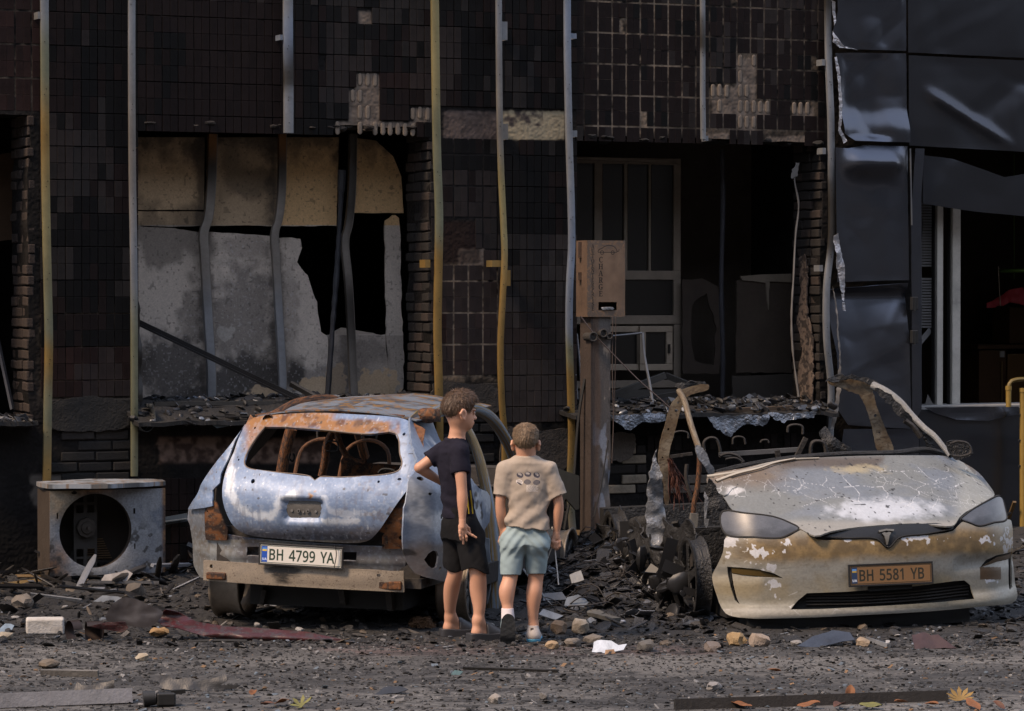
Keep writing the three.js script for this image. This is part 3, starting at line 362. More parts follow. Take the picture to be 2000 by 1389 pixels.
// ---------------------------------------------------------------- middle window: inner glazing, hanging pipe and wreckage
const frameM = mat([0.25, 0.205, 0.16], 0.7, 0, { map: grime }), paleFrameM = mat([0.36, 0.29, 0.22], 0.6, 0, { map: grime }), glassM = mat([0.014, 0.013, 0.012], 0.25, 0);
{
  const G = thing('inner_window', 'soot-browned inner window frame with sliding panes behind the charger', 'window', WF), D = -1.05;
  const fr = (x0, y0, x1, y1, d = D, m = frameM, t = 0.05, nm = 'frame_bar') => { const a = wp(x0, y1, d), b = wp(x1, y0, d); part(nm, rbox(a[0], a[1], d - t, b[0], b[1], d, 0.004), m, G); };
  fr(1090, 310, 1330, 318); fr(1090, 529, 1330, 546); fr(1090, 616, 1330, 634); fr(1316, 318, 1330, 529); fr(1316, 546, 1330, 616); fr(1316, 634, 1330, 742); fr(1161, 318, 1177, 529); fr(1219, 318, 1226, 529); fr(1267, 318, 1272, 529); fr(1090, 742, 1330, 760);
  for (const [a, b, c, d] of [[1177, 318, 1219, 529], [1226, 318, 1267, 529], [1272, 318, 1316, 529], [1090, 318, 1161, 529], [1090, 546, 1316, 616]]) fr(a, b, c, d, D - 0.02, glassM, 0.008, 'pane');
  for (const [x0, x1, d] of [[1172, 1258, D + 0.03], [1250, 1314, D + 0.06]]) { const P = part('sliding_sash', [rbox(...wp(x0, 724, d), d - 0.04, ...wp(x1, 711, d), d, 0.004), rbox(...wp(x0, 649, d), d - 0.04, ...wp(x1, 637, d), d, 0.004), rbox(...wp(x0, 711, d), d - 0.0405, ...wp(x0 + 12, 649, d), d - 0.0005, 0.004), rbox(...wp(x1 - 12, 711, d), d - 0.0405, ...wp(x1, 649, d), d - 0.0005, 0.004)].map((g) => g), paleFrameM, G); part('pane', box(...wp(x0 + 8, 715, d), d - 0.03, ...wp(x1 - 8, 645, d), d - 0.022), glassM, P); }
  part('latch', box(...wp(1304, 690, D + 0.06), D + 0.0605, ...wp(1308, 672, D + 0.06), D + 0.075), glassM, G);
  const a = wp(1090, 800, D), b = wp(1330, 760, D); part('apron', box(a[0], a[1] - 0.4, D - 0.05, b[0], b[1], D - 0.01), mat([0.10, 0.09, 0.08], 0.9, 0, { map: grime }), G);
}
solo('ceiling_batten', [bar(wv(1120, 309, -0.7), wv(1320, 317, -0.9), 0.02, 0.02)], frameM, 'thin brown batten under ceiling of middle window', 'batten', null, WF);
solo('hanging_pipe', tube([wv(1411, 292, -0.6), wv(1412, 400, -0.6), wv(1409, 560, -0.6), wv(1412, 700, -0.6), wv(1411, 790, -0.6)], (t) => 0.018 + 0.006 * noise(t * 40, 3), 50, 8), mat([0.035, 0.036, 0.045], 0.5, 0.2, { map: grime, bumpMap: grain, bumpScale: 0.01 }), 'black charred pipe hanging in the middle window', 'pipe', null, WF);
solo('torn_foil_strand', [tube([wv(1556, 318, -0.1), wv(1552, 350, -0.1), wv(1560, 400, -0.1), wv(1554, 460, -0.12), wv(1550, 540, -0.1), wv(1546, 620, -0.1), wv(1549, 690, -0.1), wv(1560, 775, -0.08)], (t) => 0.006 + 0.006 * noise(t * 25, 1), 60, 5), sheet(ragged([[1546, 330], [1560, 318], [1556, 345], [1544, 348]].map(([q, w]) => wp(q, w, -0.1)), 0.01, 0.006), { t: 0.003, z: () => -0.09, step: 0.02 })], mat([0.2, 0.19, 0.18], 0.45, 0.4), 'torn pale strand dangling at right of middle window', 'strand', null, WF);
for (const [i, label, P, d, c] of [
  [0, 'dark scorched board with ragged hole inside middle window', [[1332, 545], [1372, 545], [1400, 560], [1412, 620], [1404, 730], [1332, 730]], -0.98, [0.05, 0.036, 0.027]],
  [1, 'burnt cabinet panel with pale top edge in middle window', [[1438, 548], [1545, 535], [1545, 728], [1438, 728]], -0.9, [0.062, 0.046, 0.034]],
  [2, 'pale peeled strip on top of burnt cabinet panel', [[1446, 540], [1492, 536], [1545, 534], [1545, 552], [1502, 550], [1500, 605], [1494, 552], [1448, 547]], -0.885, [0.24, 0.2, 0.155]],
  [3, 'dark skirting board under the middle window', [[1430, 735], [1560, 730], [1560, 800], [1430, 800]], -0.85, [0.055, 0.045, 0.037]]])
  solo('burnt_board', sheet(ragged(P.map(([q, w]) => wp(q, w, d)), 0.04, i === 2 ? 0.004 : 0.008, i + 1), { holes: i === 0 ? [ragged([[1352, 590], [1380, 575], [1398, 640], [1394, 712], [1356, 705], [1348, 650]].map(([q, w]) => wp(q, w, d)), 0.04, 0.012, 9)] : [], t: 0.02, z: (x, y) => d + 0.02 * fbm(x * 4, y * 4) }), mat(c, 0.85, 0, { map: grime }), label, 'board', null, WF);
solo('bent_frame_tube', [tube([wv(1186, 657, -0.2), wv(1230, 653, -0.2), wv(1255, 650, -0.2)], 0.009, 10, 6), tube([wv(1255, 650, -0.2), wv(1258, 690, -0.17), wv(1270, 755, -0.1), wv(1277, 803, -0.05)], 0.012, 16, 6)], mat([0.24, 0.24, 0.25], 0.45, 0.4, { map: grime }), 'pale bent tube frame standing on middle window sill', 'tube', null, WF);
solo('bent_frame_tube', [tube([wv(1126, 652, -0.12), wv(1131, 700, -0.1), wv(1136, 760, -0.05), wv(1140, 808, 0)], 0.011, 16, 6), tube([wv(1118, 660, -0.12), wv(1122, 710, -0.1), wv(1128, 780, -0.05)], 0.009, 16, 6)], mat([0.24, 0.24, 0.26], 0.45, 0.4, { map: grime }), 'grey thin tubes leaning between bent rail and charger', 'tube', null, WF);
rnd = mulberry(31);
for (const [label, a, b, w, c, d] of [
  ['pale fallen frame leaning across middle window sill', [1196, 772], [1300, 733], 0.05, [0.11, 0.10, 0.09], -0.6], ['fallen frame sloping down at middle of sill', [1300, 733], [1372, 762], 0.045, [0.09, 0.08, 0.07], -0.6],
  ['dark plank heaped on middle sill', [1200, 790], [1340, 768], 0.05, [0.04, 0.037, 0.033], -0.4], ['low dark plank near the charger', [1196, 784], [1280, 786], 0.03, [0.05, 0.047, 0.043], -0.3], ['brown batten lying along middle sill', [1330, 806], [1560, 796], 0.035, [0.07, 0.05, 0.035], 0.1]])
  solo('fallen_plank', [bar(wv(...a, d), wv(...b, d + 0.1), w, 0.03)], mat(c, 0.85, 0, { map: grime }), label, 'plank', 'wreckage on middle sill', WF);
solo('grey_sheet', sheet([[1432, 782], [1522, 778], [1490, 798], [1446, 800]].map(([q, w]) => wp(q, w, 0)), { t: 0.012, z: (x, y) => 0.02 - 2 * (y - wp(1440, 800, 0)[1]) }), mat([0.10, 0.105, 0.11], 0.7, 0, { map: grime }), 'flat grey sheet lying on the middle sill', 'sheet', null, WF);

// ---------------------------------------------------------------- black metal cladding panels on the right
const panelM = mat([0.105, 0.115, 0.14], 0.27, 0.92, { bumpMap: grain, bumpScale: 0.00035 }), panelDullM = mat([0.07, 0.075, 0.088], 0.3, 0.9, { bumpMap: grain, bumpScale: 0.00035 });
const fold = (x, y, s, k = 1) => { const a = abs(fbm(x * 1.6 * k + s, y * 1.5 * k, s * 2.1 + 0.3, 2) - 0.5), b = abs(fbm(x * 3.1 * k - y * 1.2 + s, y * 2.2 * k + x, s + 4.2, 2) - 0.5); return a * 0.7 + b * 0.3; };
function clad(label, P, amp, seed, d = 0.13, m = panelM, extra = null, k = 1) {
  const Q = ragged(P.map(([a, b]) => wp(a, b, d)), 0.05, 0.0015, seed), xs = Q.map((q) => q[0]), ys = Q.map((q) => q[1]), x0 = min(...xs), x1 = max(...xs), y0 = min(...ys), y1 = max(...ys);
  const R = mulberry(round(seed * 1000)), cr = [...Array(9).keys()].map(() => { const a = R() * PI; return [mix(x0, x1, R()), mix(y0, y1, R()), cos(a), sin(a), (R() - 0.45) * 1.1, 0.05 + 0.16 * R()]; });
  const crease = (x, y) => { let z = 0; for (const [a, b, c, e, w, l] of cr) { const u = (x - a) * c + (y - b) * e, v = -(x - a) * e + (y - b) * c; z += w * max(0, l - abs(u)) * sst(0.55, 0.1, abs(v)); } return z; };
  return solo('cladding_panel', sheet(Q, { step: x1 - x0 > 0.9 ? 0.03 : 0.02, t: 0.004, z: (x, y) => { const e = sst(0, 0.13, x - x0) * sst(0, 0.06, x1 - x) * sst(0, 0.06, y - y0) * sst(0, 0.06, y1 - y); return d + (amp * 0.6 * (fold(x, y, seed, k) - 0.12) + amp * 1.6 * crease(x, y)) * (0.1 + 0.9 * e) + (extra ? extra(x, y, x0, x1, y0, y1) : 0); } }), m, label, 'cladding panel', 'black metal cladding panels', WF);
}
clad('crumpled black metal panel at top, left of the seam', [[1633, -70], [1770, -70], [1770, 99], [1660, 96], [1634, 90], [1628, 60], [1637, 20]], 0.16, 1.7);
clad('blistered black panel with white scorch mark beside bowed rail', [[1632, 104], [1660, 103], [1770, 104], [1772, 279], [1665, 275], [1645, 262], [1643, 215], [1645, 180], [1638, 140]], 0.20, 2.9, 0.13, panelM, (x, y, x0, x1, y0, y1) => 0.05 * sst(0.4, 0.1, (y - y0) / (y1 - y0)));
clad('tall black panel sagging at its top edge', [[1632, 288], [1655, 290], [1690, 284], [1772, 286], [1776, 547], [1700, 549], [1636, 551], [1634, 420]], 0.15, 4.4, 0.13, panelM, (x, y, x0, x1, y0, y1) => 0.10 * exp(-pow((y - y1 + 0.14) / 0.1, 2)) * sst(0, 0.2, x - x0) * sst(0, 0.2, x1 - x));
clad('black panel with bright folded triangle above the wrecked white car', [[1626, 566], [1660, 562], [1772, 553], [1778, 838], [1655, 830], [1636, 800], [1638, 690], [1628, 610]], 0.12, 7.3, 0.13, panelM, (x, y, x0, x1, y0, y1) => { const u = (x - x0) / (x1 - x0), v = (y - y0) / (y1 - y0); return -0.13 * max(0, v - 0.62 + 0.3 * (1 - u)) * sst(1, 0.9, v) * 1.5 + 0.02 * u; });
clad('low black panel behind the wrecked white car', [[1648, 838], [1795, 838], [1795, 1075], [1640, 1075], [1640, 900]], 0.12, 9.1);
clad('large smooth black panel at top right corner', [[1774, -70], [2060, -70], [2060, 116], [1774, 102]], 0.05, 5.2, 0.13, panelDullM, null, 0.6);
clad('wide black panel above the right-hand doorway', [[1775, 108], [2060, 121], [2060, 300], [1776, 284]], 0.13, 6.6, 0.13, panelDullM, (x, y, x0, x1, y0, y1) => 0.035 * exp(-pow((y - y0 - 0.35 + 0.5 * (x - x0 - 0.4)) / 0.05, 2)) * sst(0.1, 0.3, x - x0) * sst(1.1, 0.7, x - x0), 0.7);
clad('sagging black sheet below the right-hand doorway', [[1796, 800], [2300, 792], [2300, 1100], [1796, 1072]], 0.07, 3.5, 0.12, panelDullM, null, 0.6);
clad('loose black flap folded over doorway threshold', [[1806, 796], [1880, 795], [1990, 794], [1994, 808], [1930, 822], [1870, 820], [1830, 808]], 0.12, 8.2, 0.17, panelM);
clad('bent black post cover at left side of doorway', [[1788, 290], [1806, 290], [1800, 380], [1800, 800], [1782, 838], [1780, 420]], 0.05, 2.2, 0.15, panelM);
clad('drooping black fascia sheet over the right-hand doorway', [[1804, 303], [1860, 310], [1962, 346], [2060, 330], [2060, 428], [1900, 413], [1802, 398]], 0.05, 4.9, 0.10, panelDullM);
{ const m = mat([0.16, 0.155, 0.15], 0.5, 0.4); for (const [label, a, b] of [['thin pale seam strip right of tall black panel', [1778, 290], [1781, 440]]]) solo('seam_strip', [bar(wv(...a, 0.15), wv(...b, 0.15), 0.012, 0.006)], m, label, 'strip', null, WF);
  const foil = mat([0.40, 0.40, 0.42], 0.35, 0.6, { bumpMap: grain, bumpScale: 0.03 }), s2 = (P, d, amp, rag = 0.008) => sheet(ragged(P.map(([a, b]) => wp(a, b, d)), 0.015, rag, P[0][1]), { step: 0.018, t: 0.003, z: (x, y) => d + amp * (fbm(x * 14, y * 10, 2.2) - 0.5) });
  solo('foil_ribbon', s2([[1628, 462], [1636, 456], [1646, 500], [1652, 555], [1650, 580], [1642, 560], [1634, 510]], 0.2, 0.06), foil, 'silver foil ribbon hanging from bowed rail', 'foil ribbon', null, WF);
  solo('foil_ribbon', [s2([[1644, 574], [1650, 576], [1648, 588], [1645, 585]], 0.2, 0.02, 0.002), s2([[1645, 590], [1649, 590], [1652, 608], [1646, 606]], 0.2, 0.02, 0.002)], foil, 'small scrap of foil dangling below silver ribbon', 'foil ribbon', null, WF);
  { const G = thing('torn_panel_edge', 'torn silver edge of blistered panels beside bowed rail', 'torn edge', WF); for (const P of [[[1634, 110], [1642, 150], [1645, 200], [1642, 250], [1655, 276], [1649, 280], [1637, 256], [1639, 200], [1636, 150], [1630, 112]], [[1627, 60], [1634, 72], [1648, 90], [1676, 97], [1640, 94], [1626, 82]], [[1624, 0], [1631, 4], [1634, 40], [1630, 50], [1627, 20]]]) part('torn_lip', s2(P, 0.165, 0.05, 0.004), foil, G); }
  solo('torn_panel_edge', [s2([[1626, 560], [1632, 600], [1636, 650], [1640, 690], [1638, 740], [1630, 800], [1622, 838], [1628, 838], [1638, 800], [1643, 740], [1642, 680], [1638, 640], [1633, 590]], 0.17, 0.06, 0.005)], mat([0.22, 0.20, 0.18], 0.5, 0.4), 'torn pale edge of folded panel above white car', 'torn edge', null, WF); }
{ const bm = mat([0.02, 0.02, 0.02], 0.5, 0.3); for (const [y, l] of [[590, 'black hinge block on doorway post, upper'], [655, 'black hinge block on doorway post, lower']]) solo('hinge_block', [rbox(...wp(1777, y + 16, 0.17), 0.17, ...wp(1789, y - 10, 0.17), 0.21, 0.006), cyl(wv(1786, y + 18, 0.2), wv(1786, y - 8, 0.2), 0.012)], bm, l, 'hinge', null, WF); }

// ---------------------------------------------------------------- right-hand doorway
{
  const creamM = mat([0.50, 0.47, 0.42], 0.5, 0, { map: grime }), G = thing('door_frame', 'cream upright posts of the right-hand doorway on pale threshold', 'door frame', WF);
  for (const [x0, x1, y0, d] of [[1830, 1843, 398, -0.12], [1860, 1877, 404, -0.2]]) { const a = wp(x0, 795, d), b = wp(x1, y0 - 30, d); part('post', rbox(a[0], a[1], d - 0.08, b[0], b[1], d, 0.005), creamM, G); part('seal', box(a[0] - 0.012, a[1], d - 0.07, a[0] - 0.001, b[1], d - 0.03), sootM, G); }
  const a = wp(1794, 800, 0), b = wp(2300, 792, 0); part('threshold', rbox(a[0], a[1] - 0.02, -0.4, b[0], a[1] + 0.03, 0.04, 0.006), mat([0.3, 0.29, 0.28], 0.7, 0, { map: grime }), G);
  const B = thing('window_blind', 'grey slatted blind hanging left of cream door posts', 'blind', WF), bm = mat([0.15, 0.145, 0.14], 0.6); for (const [y0, y1] of [[398, 520], [545, 640]]) for (let y = y0; y < y1; y += 5.5) { const p = wp(1796, y, -0.25), q = wp(1822, y, -0.25), g = box(p[0], -0.009, -0.002, q[0], 0.009, 0.002); g.rotateX(-0.5); g.translate(0, p[1], -0.25); part('slat', g, bm, B); }
  solo('broken_pane', sheet([[1796, 662], [1815, 640], [1821, 648], [1798, 676]].map(([q, w]) => wp(q, w, -0.2)), { t: 0.005, z: () => -0.2 }), mat([0.2, 0.2, 0.2], 0.25), 'broken grey pane fragment left of cream posts', 'glass', null, WF);
  solo('broken_pane', sheet([[1812, 770], [1822, 788], [1845, 796], [1806, 797]].map(([q, w]) => wp(q, w, -0.1)), { t: 0.005, z: () => -0.1 }), mat([0.12, 0.115, 0.11], 0.25), 'dark glass shard standing on the doorway threshold', 'glass', null, WF);
  const C = thing('wooden_cabinet', 'dim brown wooden cabinet inside right-hand doorway', 'cabinet', WF), cm = mat([0.09, 0.042, 0.016], 0.55, 0, { map: grime }), cm2 = mat([0.15, 0.075, 0.025], 0.55, 0, { map: grime }), D = -2.6;
  const cb = (x0, y0, x1, y1, d, m, nm) => part(nm, rbox(...wp(x0, y1, d), d - 0.3, ...wp(x1, y0, d), d, 0.004), m, C);
  cb(1912, 684, 1965, 800, D, cm, 'door'); cb(1968, 690, 2120, 800, D, cm2, 'door'); cb(1910, 672, 2120, 682, D + 0.02, cm, 'worktop'); cb(1972, 600, 2120, 671, D - 0.05, cm, 'upper_panel');
  part('handle', cyl(wv(1957, 706, D + 0.02), wv(1957, 790, D + 0.02), 0.006), mat([0.3, 0.2, 0.08], 0.4, 0.6), C); part('socket', rbox(...wp(1953, 698, D + 0.005), D, ...wp(1961, 686, D), D + 0.012, 0.002), mat([0.4, 0.38, 0.34], 0.6), C);
  solo('hanging_lamp', [cyl(wv(1950, 531, -2), wv(2040, 526, -2), 0.001, 0.001), (() => { const g = new THREE.TorusGeometry(0.17, 0.018, 8, 30); g.rotateX(PI / 2); const p = wv(1992, 529, -2); g.translate(p.x, p.y, p.z); return boxUV(g); })(), cyl(wv(1981, 300, -2), wv(1981, 545, -2), 0.003)], mat([0.10, 0.2, 0.03], 0.5), 'green ring lamp hanging inside right-hand doorway', 'lamp', null, WF);
  solo('red_cloth', sheet(ragged([[1922, 592], [1950, 580], [1968, 566], [1990, 562], [2010, 575], [2010, 596], [1970, 592], [1940, 600], [1924, 602]].map(([q, w]) => wp(q, w, -2)), 0.03, 0.012), { step: 0.02, t: 0.006, z: (x, y) => -2 + 0.1 * fbm(x * 12, y * 12) }), mat([0.28, 0.02, 0.025], 0.7), 'red crumpled cloth below the green lamp', 'cloth', null, WF);
  solo('thin_rod', [cyl(wv(1950, 520, -1.9), wv(1954, 598, -1.9), 0.004)], mat([0.25, 0.2, 0.14], 0.6), 'thin upright rod beside the red cloth', 'rod', null, WF);
}
// yellow painted hand rail by the doorway
{ const G = thing('hand_rail', 'yellow tubular hand rail at right edge by doorway', 'hand rail', WF), ym = mat([0.30, 0.195, 0.045], 0.45, 0.1, { map: grime });
  const D = 0.3; part('short_post', cyl(wv(1970, 795, D), wv(1970, 756, D), 0.022), ym, G); part('top_rail', tube([wv(1970, 756, D), wv(1974, 746, D), wv(1984, 742, D), wv(2060, 741, D)], 0.018, 16, 8), mat([0.12, 0.085, 0.02], 0.5, 0.1), G); part('post', cyl(wv(1998, 1095, D), wv(1998, 760, D), 0.026), ym, G); part('collar', [cyl(wv(1970, 762, D), wv(1970, 754, D), 0.026), cyl(wv(1998, 766, D), wv(1998, 758, D), 0.031)], ym, G);
  for (const y of [810, 860, 910]) part('crossbar', cyl(wv(1990, y, D), wv(2080, y, D), 0.008), mat([0.02, 0.02, 0.02], 0.6), G); }
// ---------------------------------------------------------------- unseen block across the street, added and sized to darken wall and reflections
{
  const bm = mat([0.16, 0.14, 0.12], 0.9, 0, { map: grime }), gm = mat([0.02, 0.025, 0.03], 0.15);
  const G = thing('added_opposite_block', 'unseen dark block added across the street to darken reflections', 'building', frame([14.5, 0, 7.2], PI + ALPHA));
  part('wall', box(-62, 0, -8, 62, 17.6, 0), bm, G); part('cornice', box(-62.3, 17.6, -8.3, 62.3, 18, 0.3), bm, G);
  for (let f = 0; f < 5; f++) for (let i = -8; i <= 8; i++) { const w = part('window', box(i * 7 - 0.9, 0.9 + f * 3.3, 0.002, i * 7 + 0.9, 2.8 + f * 3.3, 0.03), gm, G); part('sill', box(i * 7 - 1, 0.78 + f * 3.3, 0.004, i * 7 + 1, 0.89 + f * 3.3, 0.14), bm, w); }
}
// number plates: flat print
function plateTex(text, bg, fg, blue, gold) {
  const c = document.createElement('canvas'); c.width = 520; c.height = 112; const x = c.getContext('2d');
  x.fillStyle = bg; x.fillRect(0, 0, 520, 112); x.strokeStyle = fg; x.lineWidth = 4; x.strokeRect(5, 5, 510, 102); x.fillStyle = blue; x.fillRect(8, 8, 36, 96); x.fillStyle = gold; x.fillRect(12, 28, 28, 10); x.fillStyle = '#5a8fd0'; x.fillRect(12, 17, 28, 11);
  x.fillStyle = '#dfe6f0'; x.font = 'bold 22px sans-serif'; x.textAlign = 'center'; x.fillText('UA', 26, 94);
  x.fillStyle = fg; x.textAlign = 'left'; x.textBaseline = 'alphabetic'; const [a, b, d] = text; x.save(); x.scale(0.95, 1.14); x.font = '80px sans-serif'; x.lineWidth = 3.4; x.strokeStyle = fg;
  for (const [t, px] of [[a, 54], [b, 194], [d, 408]]) { let q = px; for (const ch of t) { x.fillText(ch, q, 79); x.strokeText(ch, q, 79); q += x.measureText(ch).width * 0.98 + 2; } } x.restore();
  const t = new THREE.CanvasTexture(c); t.colorSpace = THREE.SRGBColorSpace; return t;
}
function numberPlate(parent, o, w, h, ry, rz, t, frameC, rx = 0) {
  const g = new THREE.BoxGeometry(0.52, 0.112, 0.004), fm = mat(frameC, 0.5), pm = mat(0xffffff, 0.5, 0, { map: t, bumpMap: grain, bumpScale: 0.001 });
  const F = new THREE.Mesh(clean([rbox(-0.272, -0.068, -0.012, 0.272, 0.068, -0.003, 0.008, 2), rbox(-0.272, 0.057, -0.002, 0.272, 0.068, 0.005, 0.002), rbox(-0.272, -0.068, -0.002, 0.272, -0.057, 0.005, 0.002), rbox(-0.272, -0.056, -0.002, -0.261, 0.056, 0.005, 0.002), rbox(0.261, -0.056, -0.002, 0.272, 0.056, 0.005, 0.002)]), fm);
  F.name = 'number_plate_frame'; F.castShadow = F.receiveShadow = true; parent.add(F); F.position.copy(o); F.rotation.set(rx, ry, rz); F.scale.set(w, h, 1);
  const P = part('number_plate', g, [fm, fm, fm, fm, pm, fm], F); P.position.z = 0.0005; return F;
}
// ================================================================ burnt grey hatchback, seen from behind
const NF = frame([-1.235, 0, -18.78], -0.26, -0.014), np = proj(NF);
const lerpT = (T, y) => { let i = 0; while (i < T.length - 2 && y > T[i + 1][0]) i++; const [a, p] = T[i], [b, q] = T[i + 1]; return mix(p, q, clamp((y - a) / (b - a))); };
const smoothT = (T, y, e = 0.03) => (lerpT(T, y - e) + lerpT(T, y) * 2 + lerpT(T, y + e)) / 4;
const rearP = [[0.2, -0.06], [0.45, -0.01], [0.56, 0.02], [0.66, 0.055], [0.78, 0.06], [0.88, 0.03], [0.97, -0.04], [1.15, -0.23], [1.33, -0.46], [1.5, -0.66]];
const zR = (x, y) => { const a = abs(x); return smoothT(rearP, y, 0.035) - 0.10 * (x / 0.75) ** 2 - 1.9 * max(0, a - 0.6) ** 2; };
const Z = (o, k) => (P) => P.map(([a, b]) => [a / k + o[0], b / k + o[1]]);
const z2 = Z([350, 760], 3.02), z5 = Z([1250, 720], 2.573), z1 = Z([1300, 900], 2.84);
const hatchback = thing('burnt_hatchback', 'burnt-out bluish grey hatchback seen from behind, white number plate', 'car', NF);
const nBox = [-0.95, 0.2, 0.95, 1.45];
const nTex = texBox(nBox, 290, (x, y) => {
  const [px, py] = np(x, y, zR(x, y)), n = fbm(x * 5, y * 5, 3.1), f = fbm(x * 18, y * 18, 7.7, 3), g = noise(x * 110, y * 110, 1.5), st = fbm(x * 40, y * 6, 5.1, 3);
  let c = mixc([0.115, 0.17, 0.28], [0.23, 0.30, 0.43], n * 0.75 + 0.25 * f);
  const white = (k) => { c = mixc(c, [0.62, 0.66, 0.70], k); };
  // white bloom following the pressed lines of the tailgate
  const line = (P, w) => { let d = 1e9; for (let i = 0; i < P.length - 1; i++) { const [a, b] = P[i], [e, h] = P[i + 1], t = clamp(((px - a) * (e - a) + (py - b) * (h - b)) / ((e - a) ** 2 + (h - b) ** 2)); d = min(d, hypot(px - mix(a, e, t), py - mix(b, h, t))); } return sst(w * 1.3, w * 0.2, d + 15 * (f - 0.5) + 8 * (g - 0.5) + 7 * (n - 0.5)); };
  white(0.75 * line(z2([[310, 480], [300, 600], [350, 690], [420, 740], [540, 755], [585, 700], [600, 640], [680, 630]]), 9)); white(0.7 * line(z2([[850, 775], [960, 785], [1050, 775]]), 7)); white(0.4 * line(z2([[860, 640], [890, 720], [1000, 740], [1150, 735]]), 6)); white(0.5 * line(z2([[330, 280], [310, 380], [300, 450]]), 9)); white(0.4 * line(z2([[1300, 300], [1320, 400], [1330, 470]]), 16));
  c = mixc(c, [0.085, 0.075, 0.075], 0.85 * sst(1018, 1046, py + 18 * (n - 0.5)) * (py < 1062 ? 1 : 0)); // lower lip: dark reflection of the ground painted into the colour
  c = mixc(c, [0.14, 0.17, 0.24], 0.5 * sst(0.62, 0.72, st) );
  const rust = (k, c1 = [0.28, 0.13, 0.042]) => { c = mixc(c, mixc(c1, [0.12, 0.05, 0.02], sst(0.45, 0.62, f)), clamp(k)); };
  rust(soft(px + 20 * (f - 0.5), py + 8 * (n - 0.5), [478, 800, 648, 834], 10) * 1.1); rust(soft(px + 12 * (f - 0.5), py, [478, 808, 524, 880], 10) * 0.8); rust(soft(px, py + 12 * (f - 0.5), [560, 820, 780, 846], 5) * sst(0.4, 0.55, n + 0.1)); rust(soft(px, py, [604, 956, 618, 975], 3) * sst(0.4, 0.5, f), [0.30, 0.16, 0.06]);
  if (py > 1055) c = mixc(c, mixc([0.27, 0.27, 0.24], [0.13, 0.11, 0.09], sst(0.35, 0.65, n)), 0.8);
  if (py > 1000 && px > 790) { c = mixc(c, mixc([0.30, 0.33, 0.38], [0.16, 0.15, 0.14], sst(0.4, 0.65, n)), 0.8); rust(sst(0.58, 0.68, f) * 0.7 + sst(1080, 1130, py + 40 * (n - 0.5)) * 0.5, [0.22, 0.13, 0.07]); }
  if (px < 405 && py > 995) c = mixc(c, [0.17, 0.17, 0.16], 0.7);
  const gr = fbm(x * 34, y * 34, 11.2, 3); c = mixc(c, [0.15, 0.11, 0.075], 0.4 * sst(0.56, 0.68, gr) * sst(0.42, 0.6, fbm(x * 3, y * 3, 15.1))); c = mixc(c, [0.40, 0.45, 0.52], 0.2 * sst(0.54, 0.66, fbm(x * 60, y * 60, 21.2, 3))); if (noise(x * 42, y * 42, 6.6) > 0.86) c = mixc(c, [0.04, 0.035, 0.03], 0.7); if (noise(x * 60, y * 60, 2.6) > 0.84) white(0.35);
  const k = 0.88 + 0.24 * g; return [c[0] * k, c[1] * k, c[2] * k];
});
const nM = mat(0xffffff, 0.48, 0.2, { map: nTex, bumpMap: grain, bumpScale: 0.0025 });
const rustTex = tex(512, 512, (u, v) => { const n = fbm(u * 9, v * 9, 2.2), f = fbm(u * 40, v * 40, 4.4, 3); return mixc(mixc([0.23, 0.095, 0.032], [0.05, 0.028, 0.02], sst(0.38, 0.62, n)), [0.20, 0.17, 0.13], 0.6 * sst(0.6, 0.72, f)); });
rustTex.repeat.set(4, 4);
const rustM = mat([0.72, 0.68, 0.66], 0.75, 0.25, { map: rustTex, bumpMap: grain, bumpScale: 0.006 }), tanTex = tex(512, 256, (u, v) => { const n = fbm(u * 26, v * 4, 1.2), g = noise(u * 300, v * 40); let c = mixc([0.33, 0.27, 0.20], [0.22, 0.185, 0.145], n); c = mixc(c, [0.02, 0.018, 0.016], 0.95 * sst(0.13, 0.07, abs(u - 0.42) + 0.16 * (1 - v) * 0.6 + 0.1 * (fbm(u * 20, v * 9, 8) - 0.5)) * sst(0.15, 0.5, v + 0.3 * n)); c = mixc(c, [0.10, 0.07, 0.05], sst(0.8, 0.86, noise(u * 160, v * 22, 3)) * 0.6); const k = 0.85 + 0.3 * g; return [c[0] * k, c[1] * k, c[2] * k]; });
const scorchM = mat([0.045, 0.04, 0.037], 0.8, 0.2, { map: grime, bumpMap: grain, bumpScale: 0.01 }), blackM = mat([0.012, 0.012, 0.012], 0.8, 0, { map: grime });
const nTrace = (P, dz = 0) => NF.pts(P, (x, y) => zR(x, y) + dz);
const dent = (x, y) => 0.012 * (fbm(x * 6, y * 6, 9.9) - 0.5) + 0.006 * abs(fbm(x * 4 + y * 3, y * 5, 4.4, 2) - 0.5);
const circleN = (px, py, r, dz = 0, sq = 1) => { const p = NF.pix(px, py, (x, y) => zR(x, y) + dz); return [...Array(10).keys()].map((k) => [p.x + r * cos(k * PI / 5), p.y + r * sq * sin(k * PI / 5)]); };
const rear = (P, dz, m, name, parent, opts = {}) => part(name, sheet(nTrace(P, dz), { step: 0.028, t: 0.01, uv: nBox, z: (x, y) => zR(x, y) + dz + dent(x, y) + (opts.press ? opts.press(x, y) : 0), ...opts }), m, parent, opts.label);
